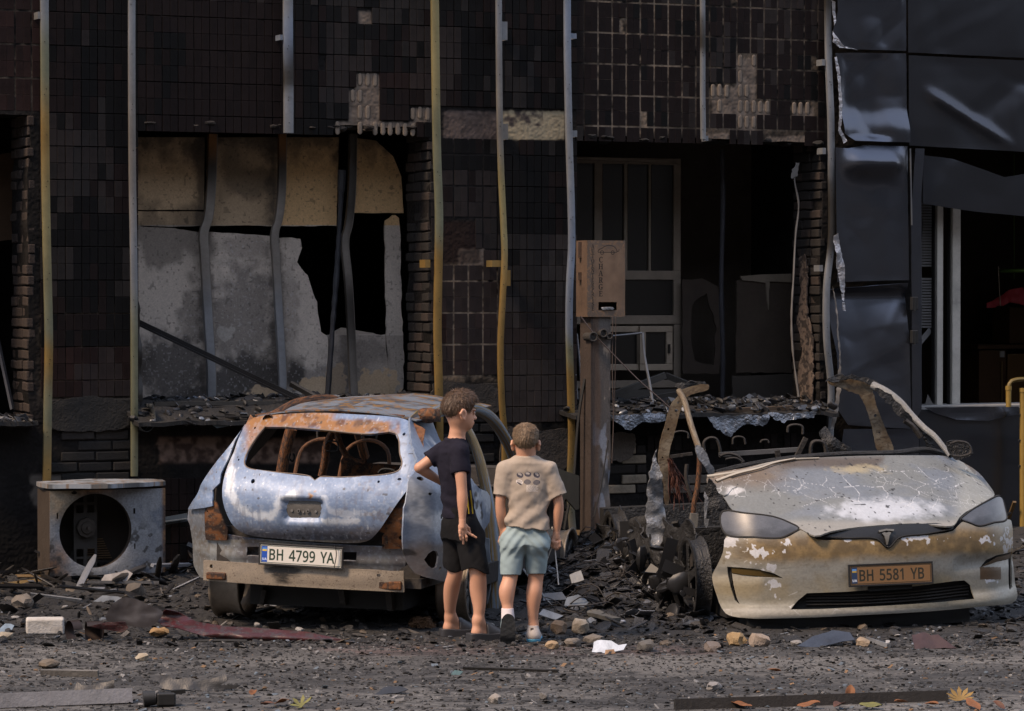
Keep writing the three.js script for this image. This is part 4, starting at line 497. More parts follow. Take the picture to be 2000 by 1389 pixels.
// tailgate with its empty window
const gateP = smoothLoop(nTrace(z2([[440, 168], [560, 152], [800, 140], [1050, 150], [1290, 168], [1362, 196], [1392, 300], [1404, 420], [1408, 505], [1365, 570], [1290, 668], [1225, 765], [1178, 835], [1118, 892], [1050, 908], [800, 900], [560, 882], [400, 860], [330, 818], [280, 735], [256, 640], [262, 540], [288, 450], [322, 370], [352, 285], [395, 205]])), 3);
const winP = nTrace(z2([[505, 222], [640, 224], [870, 244], [1120, 266], [1240, 252], [1275, 262], [1294, 300], [1300, 380], [1313, 440], [1292, 482], [1200, 506], [950, 521], [830, 520], [800, 540], [770, 516], [560, 491], [405, 466], [384, 440], [402, 370], [452, 288]]));
const recC = NF.pix(591, 997, zR), tailgate = part('tailgate', sheet(gateP, { holes: [winP, circleN(494, 940, 0.014), circleN(739, 941, 0.008), circleN(780, 936, 0.013, 0, 0.6), circleN(498, 836, 0.007), circleN(789, 848, 0.009), circleN(466, 898, 0.006)], step: 0.022, t: 0.014, uv: nBox, z: (x, y) => { // pressed plate recess and creases
  const u = abs(x - recC.x), v = abs(y - recC.y - 0.012 * 0), rec = sst(0.135 - 0.1 * (recC.y - y), 0.115 - 0.1 * (recC.y - y), u) * sst(0.07, 0.052, v), [px, py] = [x, y];
  return zR(x, y) + dent(x, y) - 0.024 * rec + 0.012 * sst(0.30, 0.12, u) * sst(0.2, 0.05, abs(y - recC.y - 0.02)) * (1 - rec) - 0.012 * sst(0.6, 0.57, y) + 0.01 * (fbm(x * 2.5, y * 3.5, 1.3) - 0.5) * 2; } }), nM, hatchback);
{ const rc = (dx, dy, r, d = 0.006) => { const g = new THREE.CylinderGeometry(r, r, d, 10); g.rotateX(PI / 2); g.translate(recC.x + dx, recC.y + dy, zR(recC.x + dx, recC.y + dy) - 0.018); return boxUV(g); };
  part('recess_panel', sheet(smoothLoop([[-0.118, 0.045], [0.118, 0.045], [0.1, -0.035], [0.078, -0.052], [-0.078, -0.052], [-0.1, -0.035]], 2, 'chordal').map(([a, b]) => [a + recC.x, b + recC.y]), { step: 0.03, t: 0.003, z: (x, y) => zR(x, y) - 0.019 }), mat([0.10, 0.095, 0.09], 0.6, 0.3, { map: grime, bumpMap: grain, bumpScale: 0.004 }), tailgate);
  part('bolt_boss', [rc(-0.03, -0.005, 0.011, 0.02), rc(0.03, -0.005, 0.011, 0.02), rc(-0.075, -0.005, 0.008, 0.012), rc(0.08, -0.005, 0.008, 0.012), rc(0, -0.012, 0.006, 0.012)], mat([0.2, 0.19, 0.18], 0.5, 0.4), tailgate); part('bolt_hole', [rc(-0.03, -0.005, 0.0065, 0.023), rc(0.03, -0.005, 0.0065, 0.023)], blackM, tailgate);
  const wl = winP.map(([x, y]) => new V3(x, y, zR(x, y) - 0.004)); part('window_lip', tube([...wl, wl[0]], 0.005, 120, 5), mat([0.17, 0.13, 0.10], 0.7, 0.3), tailgate);
  const t = NF.pix(573, 800, (x, y) => zR(x, y)); part('spoiler_seam', tube(z2([[450, 158], [560, 140], [800, 128], [1000, 140], [1180, 150], [1330, 160]]).map(([a, b]) => NF.pix(a, b, (x, y) => zR(x, y) - 0.02)), (u) => 0.007 + 0.004 * noise(u * 20, 3), 60, 6), rustM, tailgate);
}
rear(z2([[395, 205], [300, 330], [180, 482], [92, 640], [52, 706], [54, 712], [150, 700], [196, 690], [192, 600], [238, 555], [246, 500], [290, 408], [330, 300], [385, 212], [436, 166], [420, 150]]), -0.012, nM, 'left_quarter_panel', hatchback, { press: (x, y) => -0.02 * sst(0.05, 0, abs(y - 0.82)) });
rear(z2([[54, 712], [150, 700], [155, 890], [215, 1000], [128, 1008], [126, 1034], [82, 1030], [78, 900], [62, 800], [48, 770]]), -0.05, nM, 'left_lower_corner', hatchback, { label: 'crumpled grey lower corner panel' });
rear(z2([[168, 655], [214, 660], [226, 690], [245, 740], [286, 830], [280, 892], [156, 890], [150, 720]]), -0.03, rustM, 'tail_light_housing', hatchback, { label: 'rusty empty tail light housing', holes: [circleN(405, 999, 0.006, -0.03)] });
rear(z2([[1218, 845], [1290, 765], [1340, 740], [1375, 790], [1342, 830], [1342, 944], [1198, 942], [1196, 870]]), -0.03, rustM, 'tail_light_housing', hatchback, { label: 'rusty empty tail light housing', holes: [circleN(784, 1051, 0.016, -0.03), circleN(749, 1066, 0.007, -0.03), circleN(784, 1033, 0.008, -0.03)] });
rear(z2([[90, 880], [290, 860], [400, 880], [700, 905], [1050, 925], [1200, 930], [1350, 935], [1330, 1060], [1318, 1200], [1180, 1180], [700, 1150], [120, 1110], [84, 1040]]), -0.045, nM, 'rear_panel', hatchback, { holes: [nTrace(z2([[400, 930], [474, 930], [474, 985], [400, 982]]), -0.045), nTrace(z2([[962, 962], [1046, 962], [1046, 1015], [962, 1012]]), -0.045)], press: (x, y) => 0.012 * sst(0.03, 0.0, abs(y - 0.44)) });
rear(z2([[1374, 190], [1400, 210], [1436, 226], [1452, 240], [1440, 300], [1448, 400], [1440, 510], [1402, 595], [1300, 760], [1218, 852], [1170, 842], [1228, 760], [1290, 664], [1370, 560], [1406, 505], [1402, 420], [1390, 300]]), -0.04, rustM, 'gutter_channel', hatchback, { label: 'brown rusted gutter beside tailgate', holes: [circleN(816, 897, 0.008, -0.04), circleN(786, 960, 0.009, -0.04, 0.6)] });
// right flank: quarter panel wraps round the corner, then rail and pillars with the doors gone
{
  const sideX = (z, y) => 0.80 - 0.34 * sst(0.85, 1.36, y) - 0.06 * sst(-0.4, -0.05, z) - 0.16 * sst(-0.14, 0.03, z) + 0.035 * exp(-(((z + 0.72) / 0.36) ** 2) - ((y - 0.55) / 0.25) ** 2) + 0.012 * (fbm(z * 7, y * 7, 2.1) - 0.5);
  const P = [[0.02, 0.60], [-0.02, 0.9], [-0.12, 1.05], [-0.30, 1.2], [-0.46, 1.30], [-0.75, 1.345], [-0.95, 1.325], [-0.86, 1.24], [-0.72, 1.1], [-0.70, 0.96], [-0.85, 0.86], [-1.15, 0.78], [-1.12, 0.62], [-0.98, 0.58], [-0.92, 0.52], [-0.76, 0.585], [-0.6, 0.57], [-0.46, 0.48], [-0.38, 0.34], [-0.2, 0.32], [-0.05, 0.38]];
  const hole = (z, y, r, q = 1) => [...Array(9).keys()].map((k) => [z + r * cos(k * 0.698) * (0.8 + 0.4 * hash3(k, 3, round(z * 100))), y + r * q * sin(k * 0.698)]);
  const fTex = texBox([-1.2, 0.3, 0.05, 1.4], 300, (z, y) => { const n = fbm(z * 6, y * 6, 4.2), f = fbm(z * 20, y * 20, 2.1, 3), g = noise(z * 110, y * 110); let c = mixc([0.17, 0.215, 0.295], [0.30, 0.35, 0.43], n); c = mixc(c, [0.62, 0.66, 0.70], 0.8 * sst(0.5, 0.62, n) * sst(0.55, 0.7, y)); c = mixc(c, mixc([0.15, 0.10, 0.06], [0.20, 0.2, 0.19], f), 0.8 * sst(0.62, 0.5, y + 0.25 * (n - 0.5))); c = mixc(c, [0.27, 0.20, 0.09], sst(1.29, 1.33, y + 0.06 * (f - 0.5))); c = mixc(c, [0.03, 0.025, 0.02], sst(0.62, 0.72, fbm(z * 9, y * 16, 7.7, 3)) * sst(0.9, 0.8, y) * 0.8); const k = 0.88 + 0.24 * g; return [c[0] * k, c[1] * k, c[2] * k]; });
  part('right_quarter_panel', sheet(ragged(smoothLoop(P, 3), 0.03, 0.007, 5), { step: 0.03, t: 0.012, uv: [-1.2, 0.3, 0.05, 1.4], map: (z, y) => new V3(sideX(z, y), y, z), holes: [hole(-0.12, 0.46, 0.035, 1.6), hole(-0.32, 0.66, 0.012), hole(-0.28, 0.6, 0.009), hole(-0.4, 0.72, 0.012), hole(-0.2, 0.72, 0.02), hole(-0.18, 0.4, 0.012), hole(-0.36, 0.56, 0.008), hole(-0.08, 0.95, 0.012), hole(-0.1, 0.86, 0.009)] }), mat(0xffffff, 0.4, 0.35, { map: fTex, bumpMap: grain, bumpScale: 0.003 }), hatchback);
  const rail = (pts, r, m, name, label, seg = 40) => part(name, tube(pts, r, seg, 9), m, hatchback, label);
  const ochre = mat(0xffffff, 0.5, 0.4, { map: (() => { const t = tex(128, 512, (u, v) => { const n = fbm(u * 4, v * 26, 1.7), f = noise(u * 40, v * 200); return mixc(mixc([0.28, 0.19, 0.08], [0.22, 0.27, 0.33], sst(0.45, 0.6, n)), [0.5, 0.52, 0.54], 0.4 * sst(0.6, 0.8, f) * n); }); return t; })(), bumpMap: grain, bumpScale: 0.004 });
  part('rail_end', lump(0.07, 0.05, 0.07, 3.3, 0.4, 2).translate(...NF.pix(838, 812, -0.58).toArray()), rustM, hatchback); rail([NF.pix(835, 815, -0.55), NF.pix(850, 805, -0.8), NF.pix(890, 799, -1.3), NF.pix(930, 799, -1.9), NF.pix(962, 820, -2.35), NF.pix(990, 862, -2.7), NF.pix(1012, 915, -3.0), NF.pix(1040, 985, -3.3)], 0.04, ochre, 'roof_rail', 'ochre and blue-grey roof rail and windscreen pillar');
  rail([NF.pix(893, 806, -1.62), NF.pix(915, 842, -1.62), NF.pix(934, 890, -1.62), NF.pix(950, 960, -1.62), NF.pix(962, 1060, -1.62), NF.pix(966, 1190, -1.62)], (t) => 0.026 + 0.035 * t, ochre, 'centre_pillar', 'curved bare metal centre pillar');
  rail([new V3(-0.44, 1.27, -0.42), new V3(-0.52, 1.35, -1.3), new V3(-0.54, 1.33, -2.1), new V3(-0.58, 1.2, -2.6), new V3(-0.68, 0.9, -3.2)], 0.035, rustM, 'roof_rail', 'rusty roof rail');
  rail([NF.pix(569, 838, -1.7), NF.pix(560, 870, -1.7), NF.pix(549, 928, -1.7), NF.pix(540, 1000, -1.7)], 0.04, rustM, 'centre_pillar', 'rust-coloured centre pillar seen through rear window');
  const rM = mat(0xffffff, 0.45, 0.3, { map: tex(256, 256, (u, v) => { const n = fbm(u * 7, v * 7, 6.1), f = fbm(u * 30, v * 30, 1.1, 3); return mixc(mixc([0.20, 0.23, 0.27], [0.09, 0.09, 0.10], sst(0.4, 0.6, n)), [0.3, 0.16, 0.05], 0.8 * sst(0.52, 0.62, f * 0.6 + n * 0.4)); }), bumpMap: grain, bumpScale: 0.01 });
  part('roof', sheet(ragged([[-0.52, -0.46], [0.52, -0.46], [0.57, -0.6], [0.56, -1.5], [0.52, -2.25], [-0.52, -2.25], [-0.57, -1.2], [-0.55, -0.6]].map(([x, z]) => [x, z]), 0.08, 0.008, 4), { step: 0.06, t: 0.008, map: (x, z) => new V3(x, 1.335 + 0.05 * sst(-0.4, -1.3, z) - 0.07 * (x / 0.55) ** 2 * 0.8 - 0.02 * sst(0, 0.3, x) * sst(-1.0, -1.8, z) + 0.03 * (fbm(x * 3, z * 3, 2.7) - 0.5), z) }), rM, hatchback, 'scorched sagging roof skin');
  // inside
  part('floor_pan', [box(-0.68, 0.28, -3.9, 0.68, 0.34, -0.08), box(-0.62, 0.34, -3.3, 0.62, 0.62, -3.2)], scorchM, hatchback);
  for (const s of [-1, 1]) part('wheel_well', (() => { const g = new THREE.SphereGeometry(0.3, 14, 10, 0, PI * 2, 0, PI / 2); g.scale(0.7, 0.9, 1.2); g.translate(0.55 * s, 0.42, -0.85); return boxUV(g); })(), scorchM, hatchback);
  part('rear_frame', [box(-0.66, 0.3, -0.2, 0.66, 0.62, -0.12), box(0.5, 0.3, -0.45, 0.7, 0.6, -0.2)], scorchM, hatchback); part('left_sill', box(-0.78, 0.24, -3.3, -0.69, 0.4, -1.1), scorchM, hatchback); part('right_sill', box(0.69, 0.2, -3.3, 0.76, 0.33, -1.1), scorchM, hatchback);
  part('left_inner_side', sheet([[-0.2, 0.4], [-0.25, 1.0], [-0.5, 1.28], [-0.9, 1.3], [-0.7, 1.0], [-0.85, 0.85], [-1.2, 0.75], [-1.1, 0.4]], { step: 0.06, t: 0.01, map: (z, y) => new V3(-0.72 + 0.22 * sst(0.85, 1.3, y), y, z) }), scorchM, hatchback);
  for (const [px, w] of [[612, 0.2], [700, 0.2]]) { const s = NF.pix(px, 900, -2.1), G = part('seat_frame', [tube([[s.x - w, 0.4, -2.05], [s.x - w * 0.9, 0.75, -2.2], [s.x - w * 0.7, 1.0, -2.3], [s.x, 1.06, -2.33], [s.x + w * 0.7, 1.0, -2.3], [s.x + w * 0.9, 0.75, -2.2], [s.x + w, 0.4, -2.05]], 0.014, 40, 6), bar([s.x - w, 0.7, -2.17], [s.x + w, 0.7, -2.17], 0.02), bar([s.x - w, 0.55, -2.1], [s.x + w, 0.55, -2.1], 0.03)], rustM, hatchback); part('headrest_loop', tube([[s.x - 0.05, 1.05, -2.33], [s.x - 0.05, 1.13, -2.34], [s.x, 1.15, -2.34], [s.x + 0.05, 1.13, -2.34], [s.x + 0.05, 1.05, -2.33]], 0.007, 20, 5), scorchM, G); }
  part('cargo_divider', sheet(ragged(z2([[1000, 380], [1050, 430], [1150, 445], [1310, 450], [1310, 520], [1180, 530], [960, 530], [960, 420]]).map(([a, b]) => { const p = NF.pix(a, b, -1.2); return [p.x, p.y]; }), 0.04, 0.01), { step: 0.04, t: 0.012, z: (x, y) => -1.2 + 0.05 * fbm(x * 6, y * 6) }), rustM, hatchback, 'rust-brown inner panel seen through rear window');
  part('inner_strut', [tube(z2([[905, 250], [870, 330], [860, 420], [840, 515]]).map(([a, b]) => NF.pix(a, b, -1.5)), 0.028, 20, 7), tube(z2([[925, 250], [960, 350], [1010, 415], [1100, 440]]).map(([a, b]) => NF.pix(a, b, -1.5)), 0.022, 20, 7)], rustM, hatchback);
  for (const g of [tube(z2([[862, 330], [880, 310], [930, 312], [940, 340], [930, 365], [870, 365]]).map(([a, b]) => NF.pix(a, b, -1.45)), 0.006, 30, 5), tube(z2([[1175, 495], [1195, 475], [1260, 478], [1280, 495]]).map(([a, b]) => NF.pix(a, b, -0.35)), 0.008, 20, 5), tube(z2([[655, 380], [650, 410], [668, 425], [680, 400], [672, 380]]).map(([a, b]) => NF.pix(a, b, -0.9)), 0.007, 20, 5)]) part('wire_loop', g, blackM, hatchback);
  part('roof_wire', tube([[930, 92], [1010, 70], [1120, 62], [1240, 80], [1300, 108]].map(([a, b]) => { const [[p, q]] = z2([[a, b]]); return NF.pix(p, q, -1.2); }), 0.005, 30, 5), rustM, hatchback);
  // bumper beam, plate, underside
  const a = NF.pix(391, 1096, 0.02), b = NF.pix(785, 1117, 0.02), c = NF.pix(786, 1158, 0.02), d = NF.pix(400, 1135, 0.02);
  const bm = sheet([[a.x, a.y], [b.x, b.y], [c.x, c.y], [d.x, d.y - 0.002], [d.x - 0.03, d.y]], { step: 0.04, t: 0.035, uv: [a.x, c.y, b.x, a.y], z: (x, y) => 0.03 - 0.045 * (x / 0.6) ** 2 + 0.008 * sst(0.02, 0.0, abs(y - mix(a.y + d.y, b.y + c.y, (x - a.x) / (b.x - a.x)) / 2)), holes: [circleN(422, 1104, 0.013), circleN(746, 1122, 0.013, 0, 0.7)] });
  const beam = part('bumper_beam', bm, mat(0xffffff, 0.55, 0.3, { map: tanTex }), hatchback, 'tan bare metal bumper beam');
  const slot = (x0, y0, x1, y1) => { const p = NF.pix(x0, y1, 0), q = NF.pix(x1, y0, 0); return rbox(p.x, p.y, -0.03, q.x, q.y, 0.006, 0.01); }; part('tow_slot', [slot(402, 1119, 441, 1132)], rustM, beam); part('tow_slot', [slot(724, 1136, 784, 1151)], rustM, beam);
  const pc = NF.pix(588, 1086, 0.05); numberPlate(hatchback, pc.clone().setZ(0.055), 1.0, 1.0, 0, -0.022, plateTex(['BH', '4799', 'YA'], '#d9d4cb', '#26382c', '#1f4fb0', '#e8c531'), [0.02, 0.02, 0.02]);
  part('plate_wire', tube([[654, 1064], [657, 1082], [653, 1108]].map(([p, q]) => NF.pix(p, q, 0.075)), 0.003, 12, 5), blackM, hatchback);
  for (const [p, q, r, s] of [[518, 1150, 512, 1178], [668, 1150, 672, 1180], [760, 1150, 764, 1192]]) part('exhaust_hanger', bar(NF.pix(p, q, -0.27), NF.pix(r, s, -0.3), 0.045, 0.03), scorchM, hatchback);
  part('rear_axle', [cyl([-0.66, 0.2, -0.85], [0.66, 0.2, -0.85], 0.045), box(-0.5, 0.12, -1.2, 0.5, 0.28, -0.3)], blackM, hatchback);
  // bare wheels, tyres burnt away
  const wheel = (x, z, y = 0.215) => {
    const s = sign(x), pr = [[0.19, -0.1], [0.215, -0.1], [0.205, -0.085], [0.195, -0.05], [0.19, 0.0], [0.195, 0.06], [0.208, 0.085], [0.218, 0.1], [0.2, 0.1], [0.18, 0.085], [0.175, 0], [0.178, -0.09]].map(([r, h]) => new V2(r, h)); pr.push(pr[0].clone());
    const w = part('wheel', boxUV((() => { const g = new THREE.LatheGeometry(pr, 40); g.rotateZ(-PI / 2 * s); g.translate(x, y, z); return g; })()), mat([0.28, 0.235, 0.19], 0.5, 0.4, { map: grime, bumpMap: grain, bumpScale: 0.004 }), hatchback, 'bare rim without tyre');
    const sp = []; for (let k = 0; k < 7; k++) { const g = rbox(-0.01, 0.03, -0.02, 0.01, 0.18, 0.02, 0.006); g.rotateX(k * 2 * PI / 7); g.translate(x + s * 0.06, y, z); sp.push(g); } sp.push(cyl([x + s * 0.03, y, z], [x + s * 0.075, y, z], 0.05)); part('spokes', sp, mat([0.14, 0.14, 0.14], 0.5, 0.4, { map: grime }), w); part('brake_disc', cyl([x - s * 0.02, y, z], [x - s * 0.005, y, z], 0.14, 0.14, 24), rustM, w); };
  wheel(0.72, -0.8); wheel(-0.72, -0.62); wheel(0.7, -3.45, 0.2); wheel(-0.7, -3.45, 0.2);
  // front end beyond, seen only in slivers
  part('cowl', [box(-0.66, 0.72, -3.5, 0.66, 0.84, -3.2), box(-0.6, 0.4, -4.0, 0.6, 0.68, -3.55)], scorchM, hatchback); part('front_wing', sheet([[-3.2, 0.85], [-4.0, 0.74], [-4.2, 0.5], [-3.75, 0.52], [-3.45, 0.62], [-3.15, 0.5]], { step: 0.06, t: 0.01, map: (z, y) => new V3(0.74 - 0.08 * sst(-3.8, -4.2, z), y, z) }), mat([0.09, 0.07, 0.045], 0.6, 0.3, { map: grime }), hatchback);
  part('door_remnant', sheet(ragged([[935, 1045], [958, 1050], [962, 1120], [955, 1180], [932, 1150]].map(([p, q]) => { const v = NF.pix(p, q, -1.5); return [v.x, v.y]; }), 0.05, 0.012), { step: 0.03, t: 0.01, z: (x, y) => -1.5 + 0.06 * fbm(x * 8, y * 8) }), mat([0.26, 0.29, 0.33], 0.45, 0.3, { map: grime }), hatchback, 'pale twisted door remnant');
}
// ================================================================ burnt white car on the right, seen from the front
const TF = frame([2.19, 0, -18.9], 0.19, 0.036), tp = proj(TF);
const frontP = [[0.0, -0.08], [0.07, -0.02], [0.11, 0.015], [0.16, -0.01], [0.3, 0.0], [0.45, 0.025], [0.56, 0.01], [0.66, -0.04], [0.8, -0.12]];
const zF = (x, y) => { const a = abs(x - 0.09); return smoothT(frontP, y, 0.03) - 0.10 * (a / 0.7) ** 2 - 2.0 * max(0, a - 0.72) ** 2; };
const zH = (x, y) => -0.03 - (y + 0.10 * (x - 0.09) ** 2 + 0.25 * max(0, abs(x - 0.09) - 0.6) ** 2 - 0.635) * 3.3 - 0.06 * (x - 0.09) ** 2;   // bonnet
const car = thing('burnt_white_car', 'burnt-out white electric car facing the camera, roof burnt away', 'car', TF);
const tT = (P, f = zF, dz = 0) => TF.pts(P, (x, y) => f(x, y) + dz);
const tBox = [-1.0, -0.05, 1.2, 1.1];
const tTex = texBox(tBox, 280, (x, y) => {
  const [px, py] = tp(x, y, zF(x, y)), n = fbm(x * 4, y * 5, 8.3), f = fbm(x * 16, y * 16, 3.3, 3), g = noise(x * 120, y * 120, 1), s = noise(x * 60, y * 60, 7);
  let c = mixc([0.32, 0.305, 0.255], [0.21, 0.20, 0.16], n);
  const cy = 1068 - 0.035 * (px - 1690), band = sst(42, 12, abs(py - cy + 22 * (n - 0.5)) ) , mid = sst(36, 8, abs(py - (1110 - 0.05 * (px - 1600)) + 14 * (n - 0.5)));
  c = mixc(c, mixc([0.22, 0.145, 0.055], [0.12, 0.078, 0.03], sst(0.35, 0.65, f)), band * 0.88 * sst(1390, 1470, px));
  c = mixc(c, [0.44, 0.44, 0.41], 0.5 * mid * (1 - band)); c = mixc(c, [0.30, 0.235, 0.12], 0.55 * sst(0.45, 0.62, n) * sst(1105, 1150, py) * sst(1190, 1150, py));
  c = mixc(c, [0.13, 0.09, 0.04], (s > 0.78 ? 0.45 : 0) * (0.3 + 0.7 * band)); c = mixc(c, [0.52, 0.5, 0.45], sst(1185, 1192, py) * 0.5);
  // bare white flakes where the scorched lacquer came off
  const flake = (a, b, w, h, k = 1) => { const r = hypot((px - a) / w, (py - b) / h) + 3.4 * (fbm(x * 34, y * 34, 5.5, 3) - 0.5); if (r < 0.62) c = mixc(c, [0.58, 0.59, 0.62], 0.95 * k); };
  flake(1480, 1082, 24, 26); flake(1502, 1108, 20, 12); flake(1535, 1068, 14, 16); flake(1510, 1140, 12, 10); flake(1515, 1168, 8, 8); flake(1655, 1055, 9, 7); flake(1702, 1060, 8, 5); flake(1420, 1088, 9, 12); flake(1790, 1053, 44, 8); flake(1925, 1055, 18, 9); flake(1430, 1060, 30, 14, 0.8); flake(1936, 1134, 12, 6); flake(1968, 1060, 12, 30, 0.6);
  const [e0, e1] = cellular(x * 9 + 0.3 * f, y * 12); if (e1 - e0 < 0.035 && noise(x * 6, y * 6, 4) > 0.6 && (px < 1460 || (px > 1540 && px < 1640))) c = mixc(c, [0.6, 0.6, 0.58], 0.7);
  if (px > 1915 && px < 1955 && py > 1108 && py < 1132) c = mixc(c, [0.10, 0.06, 0.03], sst(0.3, 0.5, f + 0.2));
  const k = 0.9 + 0.2 * g; return [c[0] * k, c[1] * k, c[2] * k];
});
const tM = mat(0xffffff, 0.42, 0.0, { map: tTex, bumpMap: grain, bumpScale: 0.003, clearcoat: 0.25, clearcoatRoughness: 0.35 });
const hTex = texBox(tBox, 340, (x, y) => {
  const [px, py] = tp(x, y, zH(x, y)), z = zH(x, y), n = 0.6 * fbm(x * 4, z * 4, 2.3) + 0.4 * fbm(x * 22, z * 18, 12.3, 3), f = fbm(x * 16, z * 12, 6.3, 3), g = noise(x * 130, z * 90, 1);
  let c = mixc([0.115, 0.135, 0.16], [0.215, 0.235, 0.26], n); c = mixc(c, [0.20, 0.195, 0.15], 0.4 * sst(0.45, 0.6, fbm(x * 2.2, z * 2.2, 9.3)));
  c = mixc(c, mixc([0.10, 0.08, 0.07], [0.20, 0.15, 0.10], f), 0.9 * sst(1560, 1480, px + 60 * (n - 0.5)) * sst(970, 930, py)); c = mixc(c, [0.09, 0.07, 0.055], 0.85 * soft(px + 30 * (f - 0.5), py + 8 * (n - 0.5), [1520, 892, 1720, 914], 8)); c = mixc(c, [0.40, 0.34, 0.21], 0.7 * sst(1.2, 0.4, hypot((px - 1680) / 55, (py - 917) / 10) + 1.6 * (f - 0.5)));
  const w = hypot((px - 1730) / 120, (py - 996) / 26) + 0.9 * (f - 0.5) + 0.25 * (g - 0.5); c = mixc(c, [0.50, 0.53, 0.57], 0.9 * sst(1.15, 0.45, w + 0.5 * (n - 0.5))); c = mixc(c, [0.56, 0.56, 0.56], 0.8 * sst(1.1, 0.6, hypot((px - 1432) / 22, (py - 957) / 10) + (f - 0.5)));  // the larger front patch is a glossy reflection painted in white
  c = mixc(c, [0.36, 0.34, 0.30], 0.5 * sst(1012, 1024, py)); c = mixc(c, [0.42, 0.42, 0.36], 0.5 * sst(1850, 1890, px));
  // crazed lacquer
  const wx = x + 0.10 * (fbm(x * 7, z * 7, 1.1, 3) - 0.5), wz = z + 0.12 * (fbm(x * 7, z * 7, 5.1, 3) - 0.5), [a, b] = cellular(wx * 5.2, wz * 4.2), [a2, b2] = cellular(wx * 9 + 3, wz * 7 + 1), zone = sst(0.42, 0.5, fbm(x * 2, z * 2, 4.4)) * sst(1000, 985, py) * sst(908, 918, py);
  if (b - a < 0.014) c = mixc(c, [0.6, 0.61, 0.62], 0.85 * zone); if (b2 - a2 < 0.022 && noise(x * 5, z * 5, 3) > 0.55) c = mixc(c, [0.55, 0.56, 0.56], 0.6 * zone);
  if (noise(x * 46, z * 34, 8.8) > 0.87) c = mixc(c, [0.03, 0.03, 0.03], 0.9); const k = 0.9 + 0.2 * g; return [c[0] * k, c[1] * k, c[2] * k];
});
const hM = mat(0xffffff, 0.45, 0.1, { map: hTex, bumpMap: grain, bumpScale: 0.004 });
// bumper skin
const T = (P) => z1(P), intake = tT(z1([[690, 824], [735, 775], [785, 735], [1000, 727], [1350, 700], [1600, 668], [1660, 664], [1690, 690], [1712, 765], [1500, 785], [1100, 810], [850, 822]]));
const slotL = tT(z1([[342, 588], [430, 594], [520, 604], [600, 625], [654, 652], [560, 648], [430, 636], [372, 628], [378, 690], [395, 760], [412, 798], [385, 775], [360, 700]])), slotR = tT(z1([[1750, 592], [1785, 550], [1840, 524], [1924, 504], [1922, 700], [1906, 716], [1902, 640], [1906, 548], [1840, 562], [1790, 580]]));
part('front_bumper', sheet(smoothLoop(tT(z1([[340, 416], [500, 428], [640, 434], [700, 412], [748, 386], [790, 408], [840, 436], [1000, 438], [1170, 440], [1200, 462], [1235, 488], [1268, 460], [1304, 430], [1450, 412], [1592, 390], [1625, 360], [1652, 338], [1700, 356], [1740, 368], [1820, 350], [1896, 326], [1918, 335], [1926, 500], [1940, 690], [1944, 768], [1800, 803], [1500, 832], [1100, 855], [700, 872], [400, 868], [330, 845], [285, 750], [260, 650], [282, 590], [318, 510]])), 3), { holes: [intake, slotL, slotR], step: 0.022, t: 0.008, uv: tBox, z: (x, y) => zF(x, y) + 0.008 * (fbm(x * 4, y * 5, 1.9) - 0.5) - 0.03 * sst(0.06, 0, abs(x + 0.02) > 0.62 ? abs(y - 0.36) : 1) * 0.5 + 0.012 * sst(0.1, 0.07, abs(y - 0.085)) }), tM, car, 'white bumper scorched tan with flaking lacquer');
part('lower_intake', sheet(intake.map(([x, y]) => [x * 1.03, y + (y > 0.2 ? 0.01 : -0.01)]), { step: 0.05, t: 0.01, z: (x, y) => zF(x, y) - 0.05 }), blackM, car);
for (let k = 0; k < 4; k++) part('intake_bar', tube(z1([[780, 745 + k * 18], [1100, 742 + k * 17], [1400, 722 + k * 17], [1680, 690 + k * 17]]).map(([a, b]) => TF.pix(a, b, (x, y) => zF(x, y) - 0.035)), 0.006, 20, 5), scorchM, car);
part('lamp_slot', sheet(slotL.map(([x, y]) => [x, y]), { step: 0.03, t: 0.01, z: (x, y) => zF(x, y) - 0.03 }), blackM, car); part('lamp_slot', sheet(slotR, { step: 0.03, t: 0.01, z: (x, y) => zF(x, y) - 0.03 }), blackM, car);
part('marker_lamp', sheet(tT(z1([[368, 596], [520, 606], [645, 650], [430, 634], [370, 622]])), { step: 0.03, t: 0.01, z: (x, y) => zF(x, y) - 0.012 }), mat([0.10, 0.065, 0.02], 0.3, 0, { map: grime }), car, 'smoked amber marker lamp'); part('marker_lamp', sheet(tT(z1([[1760, 588], [1845, 536], [1920, 516], [1918, 540], [1850, 558]])), { step: 0.03, t: 0.01, z: (x, y) => zF(x, y) - 0.012 }), mat([0.09, 0.06, 0.035], 0.3, 0, { map: grime }), car, 'smoked amber marker lamp');
part('underbody', [box(-0.8, 0.08, -4.4, 0.8, 0.26, -0.35), box(-0.72, -0.01, -0.5, 0.72, 0.09, -0.16)], blackM, car);
part('nose_core', sheet(smoothLoop(tT(z1([[380, 400], [900, 380], [1235, 380], [1600, 330], [1880, 260], [1900, 420], [1880, 700], [1235, 780], [420, 760], [330, 600]]), (x, y) => zF(x, y) - 0.1), 3), { step: 0.06, t: 0.02, z: (x, y) => zF(x, y) - 0.1 }), blackM, car);
